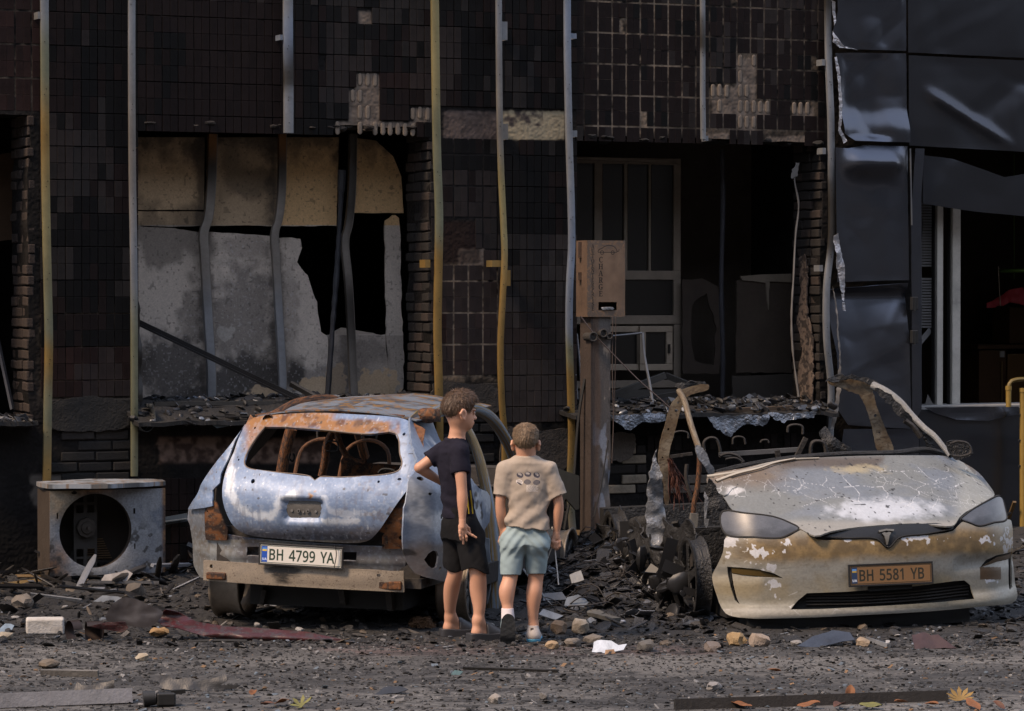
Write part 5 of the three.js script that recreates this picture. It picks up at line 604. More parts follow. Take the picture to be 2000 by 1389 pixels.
// bonnet
part('bonnet', sheet(smoothLoop(tT(z5([[338, 542], [520, 500], [700, 462], [1000, 442], [1300, 436], [1560, 442], [1605, 462], [1700, 522], [1765, 600], [1782, 632], [1700, 688], [1640, 720], [1608, 748], [1578, 786], [1540, 792], [1400, 778], [1100, 796], [960, 818], [880, 840], [820, 812], [740, 770], [640, 742], [470, 716], [415, 640], [345, 592]]), zH), 3), { step: 0.016, t: 0.01, uv: tBox, z: (x, y) => zH(x, y) + 0.03 * (fbm(x * 3, y * 9, 2.2) - 0.5) + 0.05 * sst(0.012, 0, y - 0.625) * 0 }), hM, car, 'bonnet with painted white reflection patch and crazed lacquer');
part('bonnet_lip', tube(z5([[338, 545], [520, 515], [640, 480], [760, 458], [900, 450]]).map(([a, b]) => TF.pix(a, b, (x, y) => zH(x, y) + 0.03)), (u) => 0.014 * (1 - u * 0.6), 30, 7), mat([0.36, 0.33, 0.28], 0.5, 0.2, { map: grime }), car, 'peeled pale bonnet edge strip');
part('bonnet_corner', sheet(ragged(z5([[336, 545], [400, 525], [470, 560], [490, 600], [420, 640], [350, 600]]).map(([a, b]) => { const p = TF.pix(a, b, (x, y) => zH(x, y) + 0.03); return [p.x, p.y]; }), 0.03, 0.01), { step: 0.018, t: 0.008, uv: tBox, z: (x, y) => zH(x, y) + 0.035 + 0.08 * (fbm(x * 12, y * 24, 3.3) - 0.5) }), hM, car);
// grille strip and emblem
part('grille', sheet(tT(z1([[826, 432], [860, 408], [1100, 372], [1300, 356], [1500, 345], [1590, 358], [1600, 372], [1588, 384], [1450, 408], [1302, 428], [1268, 456], [1235, 484], [1202, 458], [1172, 436], [1000, 434]]), zF, 0.0), { step: 0.022, t: 0.02, z: (x, y) => zF(x, y) - 0.004 }), mat([0.013, 0.013, 0.014], 0.4, 0, { bumpMap: grain, bumpScale: 0.002 }), car, 'black nose strip');
part('grille_lip', tube(z1([[840, 420], [1000, 430], [1170, 434], [1235, 482], [1300, 426], [1450, 406], [1590, 380]]).map(([a, b]) => TF.pix(a, b, (x, y) => zF(x, y) + 0.006)), 0.005, 50, 5), blackM, car);
{ const P = (L0) => tT(z1(L0), zF, 0.012), em = mat([0.22, 0.20, 0.17], 0.4, 0.6, { map: grime }), zE = { t: 0.008, z: (x, y) => zF(x, y) + 0.014, step: 0.02 };
  const E = part('emblem', sheet(P([[1200, 402], [1213, 396], [1226, 399], [1239, 394], [1252, 398], [1242, 416], [1232, 466], [1226, 466], [1215, 418]]), zE), em, car); part('emblem_arc', sheet(P([[1182, 386], [1225, 377], [1268, 380], [1265, 390], [1225, 387], [1187, 396]]), zE), em, E); }
// headlamps, smoked over
const lampTex = tex(256, 128, (u, v) => { const n = fbm(u * 6, v * 4, 3.1), g = noise(u * 80, v * 60); return mixc(mixc([0.05, 0.055, 0.065], [0.095, 0.10, 0.115], n), [0.016, 0.015, 0.015], 0.85 * sst(0.45, 0.1, v + 0.5 * (n - 0.5))).map((k) => k * (0.85 + 0.3 * g)); });
const lampM = mat(0xffffff, 0.32, 0, { map: lampTex, clearcoat: 0.5, clearcoatRoughness: 0.3 });
for (const [P, l] of [[[[322, 282], [440, 292], [600, 312], [690, 345], [742, 376], [690, 408], [640, 428], [480, 424], [346, 412], [312, 362]], 'smoke-fogged headlamp'], [[[1642, 325], [1668, 300], [1722, 262], [1800, 218], [1850, 196], [1872, 210], [1886, 260], [1896, 322], [1820, 345], [1740, 362], [1690, 345]], 'smoke-fogged headlamp']]) { const q = smoothLoop(tT(z1(P), zF, 0.012), 3), xs = q.map((a) => a[0]), ys = q.map((a) => a[1]), w = part('headlamp', sheet(q, { step: 0.025, t: 0.02, uv: [min(...xs), min(...ys), max(...xs), max(...ys)], z: (x, y) => zF(x, y) + 0.004 }), lampM, car, l); part('lamp_surround', tube([...q, q[0]].map(([x, y]) => new V3(x, y, zF(x, y) + 0.0)), 0.007, 90, 5), blackM, w); }
{ const pc = TF.pix(1738, 1121, zF); numberPlate(car, pc.clone().setZ(pc.z + 0.022), 1, 1.02, 0.0, -0.012, plateTex(['BH', '5581', 'YB'], '#7d5f40', '#2b2a22', '#2b3d5c', '#b89a3a'), [0.018, 0.018, 0.018], -0.06); part('plate_bracket', box(pc.x - 0.14, pc.y - 0.1, pc.z - 0.02, pc.x + 0.14, pc.y - 0.02, pc.z + 0.004), blackM, car); }
// what stands of the body
const bent = (name, P, zz, m, label, opts = {}) => part(name, sheet(ragged(smoothLoop(P.map(([a, b]) => { const p = TF.pix(a, b, zz); return [p.x, p.y]; }), 3), 0.02, opts.rag ?? 0.003, P[0][0]), { step: 0.025, t: 0.012, z: (x, y) => zz + (opts.amp ?? 0.03) * (fbm(x * 8, y * 8, zz + 5) - 0.5), holes: opts.holes ?? [], ...(opts.z ? { z: opts.z } : {}) }), m, car, label);
const pilTex = tex(256, 512, (u, v) => { const n = fbm(u * 9, v * 14, 7.1), f = fbm(u * 50, v * 80, 2.1, 3); return mixc(mixc([0.15, 0.105, 0.06], [0.25, 0.21, 0.15], sst(0.3, 0.7, n)), [0.09, 0.06, 0.04], 0.7 * sst(0.55, 0.7, f)); }), pilM = mat([0.8, 0.8, 0.8], 0.6, 0.2, { map: pilTex, bumpMap: grain, bumpScale: 0.006 }), aluM = mat([0.26, 0.27, 0.29], 0.45, 0.45, { map: grime, bumpMap: grain, bumpScale: 0.015 }), charM = mat([0.022, 0.022, 0.023], 0.6, 0.1, { map: grime, bumpMap: grain, bumpScale: 0.03 });
const hole = (a, b, r, zz) => { const p = TF.pix(a, b, zz); return [...Array(8).keys()].map((k) => [p.x + r * cos(k * PI / 4), p.y + r * sin(k * PI / 4)]); };
bent('left_pillar', z5([[200, 108], [330, 78], [332, 104], [250, 128], [215, 160], [190, 230], [165, 330], [142, 420], [138, 560], [138, 680], [122, 680], [112, 580], [88, 480], [90, 400], [120, 280], [150, 180], [182, 140]]), -2.15, pilM, 'bare scorched centre pillar curving in at top', { rag: 0.002, holes: [hole(1318, 802, 0.012, -2.15), hole(1322, 786, 0.009, -2.15), hole(1303, 838, 0.008, -2.15), hole(1292, 893, 0.006, -2.15), hole(1292, 955, 0.008, -2.15)], z: (x, y) => -2.15 + 0.1 * (x + 1) + 0.012 * fbm(x * 9, y * 9) });
bent('left_door_skin', z5([[82, 410], [90, 480], [112, 580], [126, 690], [134, 780], [130, 900], [150, 980], [120, 1000], [70, 940], [40, 860], [30, 760], [40, 640], [46, 540], [62, 470]]), -2.05, aluM, 'torn aluminium door skin', { rag: 0.012, amp: 0.14 });
bent('roof_scrap', z5([[180, 84], [230, 70], [300, 66], [345, 76], [330, 96], [250, 106], [200, 112]]), -2.2, charM, 'charred roof scrap', { rag: 0.012, amp: 0.1 });
part('left_windscreen_pillar', [tube(z5([[196, 112], [226, 170], [250, 260], [272, 330], [296, 400]]).map(([a, b], i) => TF.pix(a, b, -2.1 + 0.14 * i)), 0.021, 30, 7)], pilM, car, 'bent strip of windscreen pillar');
bent('left_cowl_flap', z5([[282, 388], [318, 400], [350, 470], [386, 520], [350, 528], [318, 480], [290, 450]]), -1.5, aluM, 'crumpled aluminium flap', { rag: 0.006, amp: 0.06 });
part('door_seal', tube(z5([[300, 430], [298, 500], [288, 600], [272, 680], [268, 730]]).map(([a, b]) => TF.pix(a, b, -1.6)), 0.018, 24, 7), rustM, car, 'orange-brown rusted door post');
part('hinge_post', bar(TF.pix(1356, 1003, -1.55), TF.pix(1352, 1045, -1.55), 0.05, 0.04), mat([0.25, 0.24, 0.22], 0.6, 0.2, { map: grime }), car); part('door_frame_bar', tube(z5([[236, 480], [232, 540], [246, 610], [262, 660]]).map(([a, b]) => TF.pix(a, b, -1.7)), 0.014, 20, 6), scorchM, car);
{ rnd = mulberry(91); const gs = []; for (let k = 0; k < 46; k++) { const a = [150 + rr(-14, 12), 455 + rr(-6, 10)], pts = [a]; let x = a[0], y = a[1]; for (let i = 0; i < 4; i++) { x += rr(-6, 22 + 8 * (k % 4)); y += rr(20, 75); pts.push([x, y]); } gs.push(tube(z5(pts).map(([p, q]) => TF.pix(p, q, -1.85 + rr(-0.05, 0.05))), 0.0022, 10, 3)); } part('wiring_loom', gs, mat([0.09, 0.03, 0.018], 0.6, 0.2), car, 'reddish burnt copper wiring hanging').userData.kind = 'stuff'; }
// right side: roof rail scrap, screen pillar and centre pillar
bent('roof_rail_scrap', z5([[948, 62], [980, 48], [1080, 44], [1150, 62], [1170, 84], [1168, 120], [1120, 132], [1060, 116], [1000, 94], [960, 84]]), -2.1, pilM, 'ochre roof rail scrap', { rag: 0.006 });
bent('roof_scrap', z5([[940, 56], [1000, 36], [1110, 34], [1190, 66], [1240, 110], [1180, 92], [1080, 52], [960, 66]]), -2.06, charM, 'charred roof scrap', { rag: 0.012, amp: 0.08 });
bent('right_centre_pillar', z5([[1100, 116], [1168, 118], [1190, 190], [1230, 290], [1278, 430], [1206, 432], [1170, 300], [1136, 190]]), -2.2, pilM, 'ochre centre pillar', { rag: 0.002, holes: [hole(1710, 812, 0.012, -2.2), hole(1718, 845, 0.006, -2.2)] });
part('right_windscreen_pillar', tube(z5([[1168, 84], [1240, 118], [1310, 172], [1370, 240], [1430, 300], [1480, 340], [1530, 400], [1562, 440]]).map(([a, b], i) => TF.pix(a, b, -2.0 + 0.075 * i)), (u) => 0.030 - 0.012 * u, 44, 8), mat([0.20, 0.205, 0.21], 0.5, 0.3, { map: grime, bumpMap: grain, bumpScale: 0.01 }), car, 'grey windscreen pillar');
bent('pillar_char', z5([[1184, 92], [1250, 126], [1320, 190], [1380, 262], [1420, 300], [1470, 352], [1476, 392], [1440, 404], [1440, 372], [1400, 330], [1330, 260], [1260, 190], [1200, 130]]), -1.75, charM, 'charred trim clinging to screen pillar', { rag: 0.012, amp: 0.06 });
part('screen_base', tube(z5([[380, 525], [520, 490], [760, 452], [1000, 432], [1280, 424], [1440, 408], [1560, 436]]).map(([a, b]) => TF.pix(a, b, (x, y) => zH(x, y) - 0.06)), 0.02, 50, 7), charM, car);
bent('door_mirror', z5([[1545, 372], [1580, 360], [1630, 366], [1660, 384], [1676, 430], [1640, 446], [1590, 458], [1556, 420]]), -1.25, charM, 'charred shell of door mirror', { rag: 0.005, amp: 0.05 });
part('mirror_rim', tube(z5([[1556, 378], [1600, 366], [1650, 380], [1664, 420], [1620, 440], [1570, 440]]).map(([a, b]) => TF.pix(a, b, -1.2)), 0.009, 30, 5), scorchM, car);
part('handle_remnant', tube(z5([[1330, 262], [1370, 290], [1410, 345]]).map(([a, b]) => TF.pix(a, b, -1.7)), 0.02, 14, 6), scorchM, car);
// seats and cross members inside
const tubeI = (P, zz, r, m = scorchM, name = 'seat_frame') => part(name, tube(z5(P).map(([a, b]) => TF.pix(a, b, zz)), r, 30, 6), m, car);
tubeI([[325, 420], [322, 370], [345, 350], [380, 352], [396, 380], [406, 430]], -2.6, 0.011); tubeI([[466, 380], [470, 350], [495, 342], [522, 350], [530, 380]], -3.2, 0.008); tubeI([[742, 320], [746, 292], [780, 282], [815, 292], [818, 330]], -3.0, 0.01); tubeI([[166, 350], [170, 325], [210, 315], [240, 325], [244, 350]], -3.2, 0.008); tubeI([[856, 440], [862, 380], [880, 366], [920, 372], [932, 400], [936, 440]], -2.0, 0.014); tubeI([[606, 372], [612, 362], [640, 360], [648, 372]], -3.4, 0.008);
part('dash_beam', bar(TF.pix(1405, 888, -2.3), TF.pix(1560, 878, -2.3), 0.03, 0.04), mat([0.16, 0.16, 0.165], 0.5, 0.4, { map: grime }), car); part('dash_beam', bar(TF.pix(1310, 892, -2.4), TF.pix(1352, 886, -2.4), 0.02, 0.03), scorchM, car); part('brace', bar(TF.pix(1556, 892, -2.0), TF.pix(1574, 855, -2.0), 0.03, 0.03), scorchM, car); part('brace', bar(TF.pix(1518, 880, -2.1), TF.pix(1522, 902, -2.1), 0.03, 0.03), scorchM, car);
tubeI([[400, 440], [440, 428], [490, 440], [520, 470]], -1.7, 0.012, scorchM, 'dash_bracket'); tubeI([[430, 455], [480, 450], [515, 470]], -1.6, 0.008, scorchM, 'dash_bracket');
bent('burnt_seat', z5([[905, 320], [940, 295], [960, 330], [1000, 360], [1050, 400], [1068, 440], [960, 440], [930, 400]]), -2.3, charM, 'lump of charred seat', { rag: 0.015, amp: 0.15 });
part('cabin_tub', [box(-0.85, 0.2, -4.3, 0.85, 0.3, -1.5), box(-0.8, 0.26, -1.6, 0.8, 0.55, -1.5), box(0.78, 0.3, -4.3, 0.88, 0.78, -1.5), box(-0.72, 0.3, -4.3, 0.8, 0.5, -4.15)], charM, car);
// left front wheel, turned out, tyre burnt off
{ const c = TF.pix(1358, 1132, -0.72), w = new THREE.Group(); w.name = 'front_wheel'; car.add(w); w.position.set(c.x, 0.30, c.z); w.rotation.y = -0.02; w.userData.label = 'blackened wheel without its tyre';
  const pr = [[0.21, -0.1], [0.26, -0.11], [0.268, -0.095], [0.245, -0.06], [0.24, 0.05], [0.262, 0.095], [0.268, 0.11], [0.24, 0.108], [0.22, 0.08], [0.21, 0]].map(([r, h]) => new V2(r, h)); pr.push(pr[0].clone()); const g = new THREE.LatheGeometry(pr, 44); g.rotateZ(PI / 2); part('rim', boxUV(g), charM, w);
  const sp = []; for (let k = 0; k < 5; k++) { const q = rbox(-0.012, 0.03, -0.03, 0.012, 0.23, 0.03, 0.01); q.rotateX(k * 2 * PI / 5); q.translate(-0.085, 0, 0); sp.push(q); } sp.push(cyl([-0.1, 0, 0], [-0.05, 0, 0], 0.06)); part('spokes', sp, charM, w); part('brake_disc', cyl([0.0, 0, 0], [0.02, 0, 0], 0.18, 0.18, 24), scorchM, w); part('hub_stub', cyl([0.02, 0, 0], [0.3, 0, 0], 0.05), scorchM, w); w.scale.x = 0.5;
  const w2 = w.clone(); w2.name = 'rear_wheel'; w2.position.set(-0.82, 0.28, -3.3); car.add(w2); const w3 = w.clone(); w3.name = 'front_wheel'; w3.position.set(0.8, 0.28, -0.8); w3.rotation.y = PI; car.add(w3); }
for (const [x0, s, top] of [[-0.90, 1.3, 0.52], [-0.80, 4.7, 0.62]]) part('charred_side', sheet(ragged([[-3.5, 0.02], [-0.98, 0.02], [-0.96, top * 0.7], [-1.3, top], [-1.8, top * 0.8], [-2.3, top * 1.05], [-2.9, top * 0.75], [-3.5, top * 0.9]], 0.05, 0.05, s), { step: 0.035, t: 0.01, map: (z, y) => new V3(x0 + 0.26 * (fbm(z * 5, y * 6, s) - 0.5) - 0.1 * (0.5 - y), y, z) }), charM, car, 'charred crumpled remains of sill and doors');
{ rnd = mulberry(97); const gs = []; for (let k = 0; k < 260; k++) { const z = rr(-3.4, -0.55), y = rr(0.03, 0.5) * (0.4 + 0.6 * rnd()), s = 0.02 + 0.07 * rnd() ** 2, g = rnd() < 0.6 ? lump(s, s * 0.3, s * 0.8, k * 1.3, 0.6, 1) : box(-s * 1.6, -0.002, -s * 0.5, s * 1.6, 0.002, s * 0.5); g.rotateX(rr(0, 3)); g.rotateZ(rr(0, 3)); g.translate(-0.93 + rr(-0.1, 0.08) - 0.18 * (0.5 - y), y, z); gs.push(g); } part('charred_shreds', gs, mat([0.02, 0.02, 0.021], 0.4, 0.2), car).userData.kind = 'stuff'; }
bent('left_arch_scrap', z5([[340, 545], [395, 620], [420, 690], [402, 720], [370, 700], [345, 760], [338, 640], [330, 590]]), -0.62, charM, 'charred remains of front wing', { rag: 0.015, amp: 0.1 });
bent('left_arch_scrap', z5([[330, 600], [352, 640], [350, 720], [332, 800], [318, 720]]), -0.9, aluM, 'ash-grey sliver of front wing', { rag: 0.01, amp: 0.08 });
// copper-coloured wires and a pale strip across the scuttle
part('wiper_strip', tube(z5([[382, 566], [480, 530], [600, 500], [680, 472], [780, 452]]).map(([a, b]) => TF.pix(a, b, (x, y) => zH(x, y) + 0.06)), (u) => 0.013 - 0.007 * u, 30, 5), mat([0.42, 0.38, 0.32], 0.6, 0, { map: grime }), car, 'pale peeled strip across bonnet corner');
// ================================================================ two boys looking at the wreck
function netMesh(sdf, b, cell) { // surface nets over a box [x0,y0,z0,x1,y1,z1]
  const nx = Math.ceil((b[3] - b[0]) / cell) + 2, ny = Math.ceil((b[4] - b[1]) / cell) + 2, nz = Math.ceil((b[5] - b[2]) / cell) + 2, F = new Float32Array(nx * ny * nz), I = (i, j, k) => (k * ny + j) * nx + i, P = (i, o) => b[o] + (i - 0.5) * cell, K = 4;
  for (let k = 0; k < nz; k += K) for (let j = 0; j < ny; j += K) for (let i = 0; i < nx; i += K) {
    const d = sdf(P(i + 1.5, 0), P(j + 1.5, 1), P(k + 1.5, 2)), far = abs(d) > cell * K * 1.15 + 0.012;
    for (let c = k; c < min(nz, k + K); c++) for (let e = j; e < min(ny, j + K); e++) for (let a = i; a < min(nx, i + K); a++) F[I(a, e, c)] = far ? d : sdf(P(a, 0), P(e, 1), P(c, 2));
  }
  const id = new Int32Array(nx * ny * nz).fill(-1), pos = [], idx = [];
  for (let k = 0; k < nz - 1; k++) for (let j = 0; j < ny - 1; j++) for (let i = 0; i < nx - 1; i++) {
    let n = 0, x = 0, y = 0, z = 0; const v = (a, c, e) => F[I(i + a, j + c, k + e)];
    const E = (a, c, e, p, q, r) => { const s = v(a, c, e), t = v(p, q, r); if ((s < 0) !== (t < 0)) { const u = s / (s - t); x += mix(a, p, u); y += mix(c, q, u); z += mix(e, r, u); n++; } };
    for (let a = 0; a < 2; a++) for (let c = 0; c < 2; c++) { E(0, a, c, 1, a, c); E(a, 0, c, a, 1, c); E(a, c, 0, a, c, 1); }
    if (n) { id[I(i, j, k)] = pos.length / 3; pos.push(P(i + x / n, 0), P(j + y / n, 1), P(k + z / n, 2)); }
  }
  const quad = (a, c, e, h, f) => { if (a < 0 || c < 0 || e < 0 || h < 0) return; f ? idx.push(a, c, e, a, e, h) : idx.push(a, e, c, a, h, e); };
  for (let k = 1; k < nz - 1; k++) for (let j = 1; j < ny - 1; j++) for (let i = 1; i < nx - 1; i++) { const s = F[I(i, j, k)] < 0;
    if (s !== F[I(i + 1, j, k)] < 0) quad(id[I(i, j - 1, k - 1)], id[I(i, j, k - 1)], id[I(i, j, k)], id[I(i, j - 1, k)], s);
    if (s !== F[I(i, j + 1, k)] < 0) quad(id[I(i - 1, j, k - 1)], id[I(i - 1, j, k)], id[I(i, j, k)], id[I(i, j, k - 1)], s);
    if (s !== F[I(i, j, k + 1)] < 0) quad(id[I(i - 1, j - 1, k)], id[I(i, j - 1, k)], id[I(i, j, k)], id[I(i - 1, j, k)], s); }
  const nor = new Float32Array(pos.length), h = cell * 0.7; for (let q = 0; q < pos.length; q += 3) { const [x, y, z] = [pos[q], pos[q + 1], pos[q + 2]]; const n = new V3(sdf(x + h, y, z) - sdf(x - h, y, z), sdf(x, y + h, z) - sdf(x, y - h, z), sdf(x, y, z + h) - sdf(x, y, z - h)).normalize(); nor.set([n.x, n.y, n.z], q); }
  const g = new THREE.BufferGeometry(); g.setAttribute('position', new THREE.Float32BufferAttribute(pos, 3)); g.setAttribute('normal', new THREE.BufferAttribute(nor, 3)); g.setIndex(idx);
  const uv = new Float32Array(pos.length / 3 * 2); for (let q = 0; q < uv.length / 2; q++) { uv[2 * q] = pos[3 * q] + 0.4 * pos[3 * q + 2]; uv[2 * q + 1] = pos[3 * q + 1]; } g.setAttribute('uv', new THREE.BufferAttribute(uv, 2)); return g;
}
const smin = (a, b, k) => { const h = max(k - abs(a - b), 0) / k; return min(a, b) - h * h * k * 0.25; };
const cone = (a, b, ra, rb = ra) => { const [ax, ay, az] = a.toArray(), dx = b.x - ax, dy = b.y - ay, dz = b.z - az, l = dx * dx + dy * dy + dz * dz; return (x, y, z) => { const t = clamp(((x - ax) * dx + (y - ay) * dy + (z - az) * dz) / l), X = x - ax - dx * t, Y = y - ay - dy * t, Zz = z - az - dz * t; return sqrt(X * X + Y * Y + Zz * Zz) - (ra + (rb - ra) * t); }; };
const limb = (pts, rs, n = 10) => { const c = new THREE.CatmullRomCurve3(pts, false, 'centripetal'), N = n * (pts.length - 1), f = [], R = (t) => { const u = t * (rs.length - 1), i = min(floor(u), rs.length - 2), w = u - i, a = rs[max(0, i - 1)], b = rs[i], d = rs[i + 1], e = rs[min(rs.length - 1, i + 2)]; return 0.5 * (2 * b + (d - a) * w + (2 * a - 5 * b + 4 * d - e) * w * w + (3 * b - a - 3 * d + e) * w * w * w); }; for (let k = 0; k < N; k++) f.push(cone(c.getPoint(k / N), c.getPoint((k + 1) / N), R(k / N), R((k + 1) / N))); return (x, y, z) => { let d = 1e9; for (const q of f) { const v = q(x, y, z); if (v < d) d = v; } return d; }; };
const ball = (c, rx, ry = rx, rz = rx, yaw = 0, pitch = 0) => { const cy = cos(yaw), sy = sin(yaw), cp = cos(pitch), sp = sin(pitch), m = min(rx, ry, rz); return (x, y, z) => { let X = x - c.x, Y = y - c.y, Zz = z - c.z; const a = cy * X - sy * Zz, e = sy * X + cy * Zz; X = a; const y2 = cp * Y + sp * e, z2 = -sp * Y + cp * e; const u = X / rx, v = y2 / ry, w = z2 / rz, k = sqrt(u * u + v * v + w * w); return k < 1e-6 ? -m : k * (k - 1) / sqrt((u / rx) ** 2 + (v / ry) ** 2 + (w / rz) ** 2); }; };
const union = (list, k) => (x, y, z) => { let d = 1e9; for (const f of list) { const v = f(x, y, z); d = d > 1e8 ? v : smin(d, v, k); } return d; };
// stacked ellipses along y: rows [y, cx, cz, rx, rz]
const loft = (T, yaw = 0) => { const cy = cos(yaw), sy = sin(yaw); T = [...T].sort((a, b) => a[0] - b[0]); return (x, y, z) => { let i = 0; const yy = clamp(y, T[0][0], T[T.length - 1][0]); while (i < T.length - 2 && yy > T[i + 1][0]) i++; const A = T[i], B = T[i + 1], t0 = (yy - A[0]) / (B[0] - A[0]), t = t0 * t0 * (3 - 2 * t0), q = (k) => mix(A[k], B[k], t), X = x - q(1), Zz = z - q(2), a = (cy * X - sy * Zz) / q(3), e = (sy * X + cy * Zz) / q(4), r = sqrt(a * a + e * e), d = (r - 1) * min(q(3), q(4)) * (r > 1 ? 1 : 1), o = max(T[0][0] - y, y - T[T.length - 1][0]); return max(d, o); }; };
const skinTex = tex(512, 512, (u, v) => { const n = fbm(u * 10, v * 10, 3.3), f = noise(u * 120, v * 120, 2); const k = 0.94 + 0.1 * n + 0.04 * f; return [k, k * (0.97 + 0.04 * n), k * (0.96 + 0.05 * n)]; });
const skinM = mat([0.52, 0.275, 0.175], 0.55, 0, { map: skinTex, bumpMap: grain, bumpScale: 0.0008, sheen: 0.2, sheenRoughness: 0.6, sheenColor: L(0.9, 0.6, 0.5) });
const weave = tex(256, 256, (u, v) => 0.5 + 0.22 * sin(u * 256 * PI * 0.5) * sin(v * 256 * PI * 0.5) + 0.4 * (noise(u * 60, v * 60, 4) - 0.5), false); 
const cloth = (c, extra = {}) => mat(c, 0.92, 0, { bumpMap: weave, bumpScale: 0.0012, specularIntensity: 0.35, ...extra });
const HOLE = [0, 0];
// a hand as one mesh: wrist point, palm direction, finger chains
const hand = (bones, cell = 0.0028) => { let lo = new V3(9, 9, 9), hi = new V3(-9, -9, -9); for (const [a, b] of bones) for (const p of [a, b]) { lo.min(p); hi.max(p); } const f = union(bones.map(([a, b, r, q]) => cone(a, b, r, q)), 0.006); return netMesh(f, [lo.x - 0.03, lo.y - 0.03, lo.z - 0.03, hi.x + 0.03, hi.y + 0.03, hi.z + 0.03], cell); };
function chain(pts, r0, r1) { const o = []; for (let i = 0; i < pts.length - 1; i++) o.push([pts[i], pts[i + 1], mix(r0, r1, i / (pts.length - 1)), mix(r0, r1, (i + 1) / (pts.length - 1))]); return o; }
// head: c centre, yaw of the face (0 faces the camera), size
function headSDF(c, yaw, s, tilt = 0) {
  const Q = new THREE.Quaternion().setFromEuler(new THREE.Euler(tilt, yaw, 0, 'YXZ')), l = (x, y, z) => new V3(x * s, y * s, z * s).applyQuaternion(Q).add(c), e = (x, y, z, a, b, d) => ball(l(x, y, z), a * s, b * s, d * s, -yaw * 1, 0);
  const eb = (x, y, z, a, b, d) => { const C = l(x, y, z), iq = Q.clone().invert(), v = new V3(); return (X, Y, W) => { v.set(X, Y, W).sub(C).applyQuaternion(iq); const u = v.x / (a * s), w = v.y / (b * s), q = v.z / (d * s), k = sqrt(u * u + w * w + q * q); return k < 1e-6 ? -a * s : k * (k - 1) / sqrt((u / (a * s)) ** 2 + (w / (b * s)) ** 2 + (q / (d * s)) ** 2); }; };
  const main = union([eb(0, 0.028, -0.012, 0.069, 0.074, 0.088), eb(0, -0.03, 0.03, 0.052, 0.062, 0.052), eb(0, -0.075, 0.052, 0.026, 0.02, 0.024), eb(0, -0.04, 0.0, 0.054, 0.05, 0.06)], 0.03 * s);
  const add = union([cone(l(0, 0.0, 0.078), l(0, -0.028, 0.094), 0.006 * s, 0.011 * s), eb(0.012, -0.03, 0.084, 0.008, 0.007, 0.009), eb(-0.012, -0.03, 0.084, 0.008, 0.007, 0.009), eb(0, -0.052, 0.078, 0.022, 0.0055, 0.012), eb(0, -0.061, 0.077, 0.018, 0.006, 0.012), eb(0.03, 0.016, 0.07, 0.022, 0.006, 0.012), eb(-0.03, 0.016, 0.07, 0.022, 0.006, 0.012)], 0.008 * s);
  const ears = [], cut = []; for (const q of [-1, 1]) { ears.push(eb(q * 0.076, -0.012, -0.006, 0.010, 0.033, 0.020), cone(l(q * 0.082, 0.012, -0.014), l(q * 0.084, -0.006, -0.026), 0.007 * s, 0.006 * s), cone(l(q * 0.078, -0.038, 0.0), l(q * 0.084, -0.008, -0.026), 0.006 * s, 0.006 * s)); cut.push(eb(q * 0.087, -0.012, -0.006, 0.006, 0.018, 0.010)); }
  const er = union(ears, 0.008 * s), cu = union(cut, 0.004);
  const sock = union([eb(0.031, 0.0, 0.078, 0.014, 0.008, 0.012), eb(-0.031, 0.0, 0.078, 0.014, 0.008, 0.012)], 0.004), eyes = union([eb(0.031, -0.001, 0.068, 0.012, 0.0105, 0.0115), eb(-0.031, -0.001, 0.068, 0.012, 0.0105, 0.0115)], 0.002);
  const f = (x, y, z) => { let d = smin(main(x, y, z), add(x, y, z), 0.01 * s); d = max(d, -sock(x, y, z)); d = min(d, eyes(x, y, z)); d = smin(d, max(er(x, y, z), -cu(x, y, z)), 0.006 * s); return d; };
  return { f, l, eb, main };
}
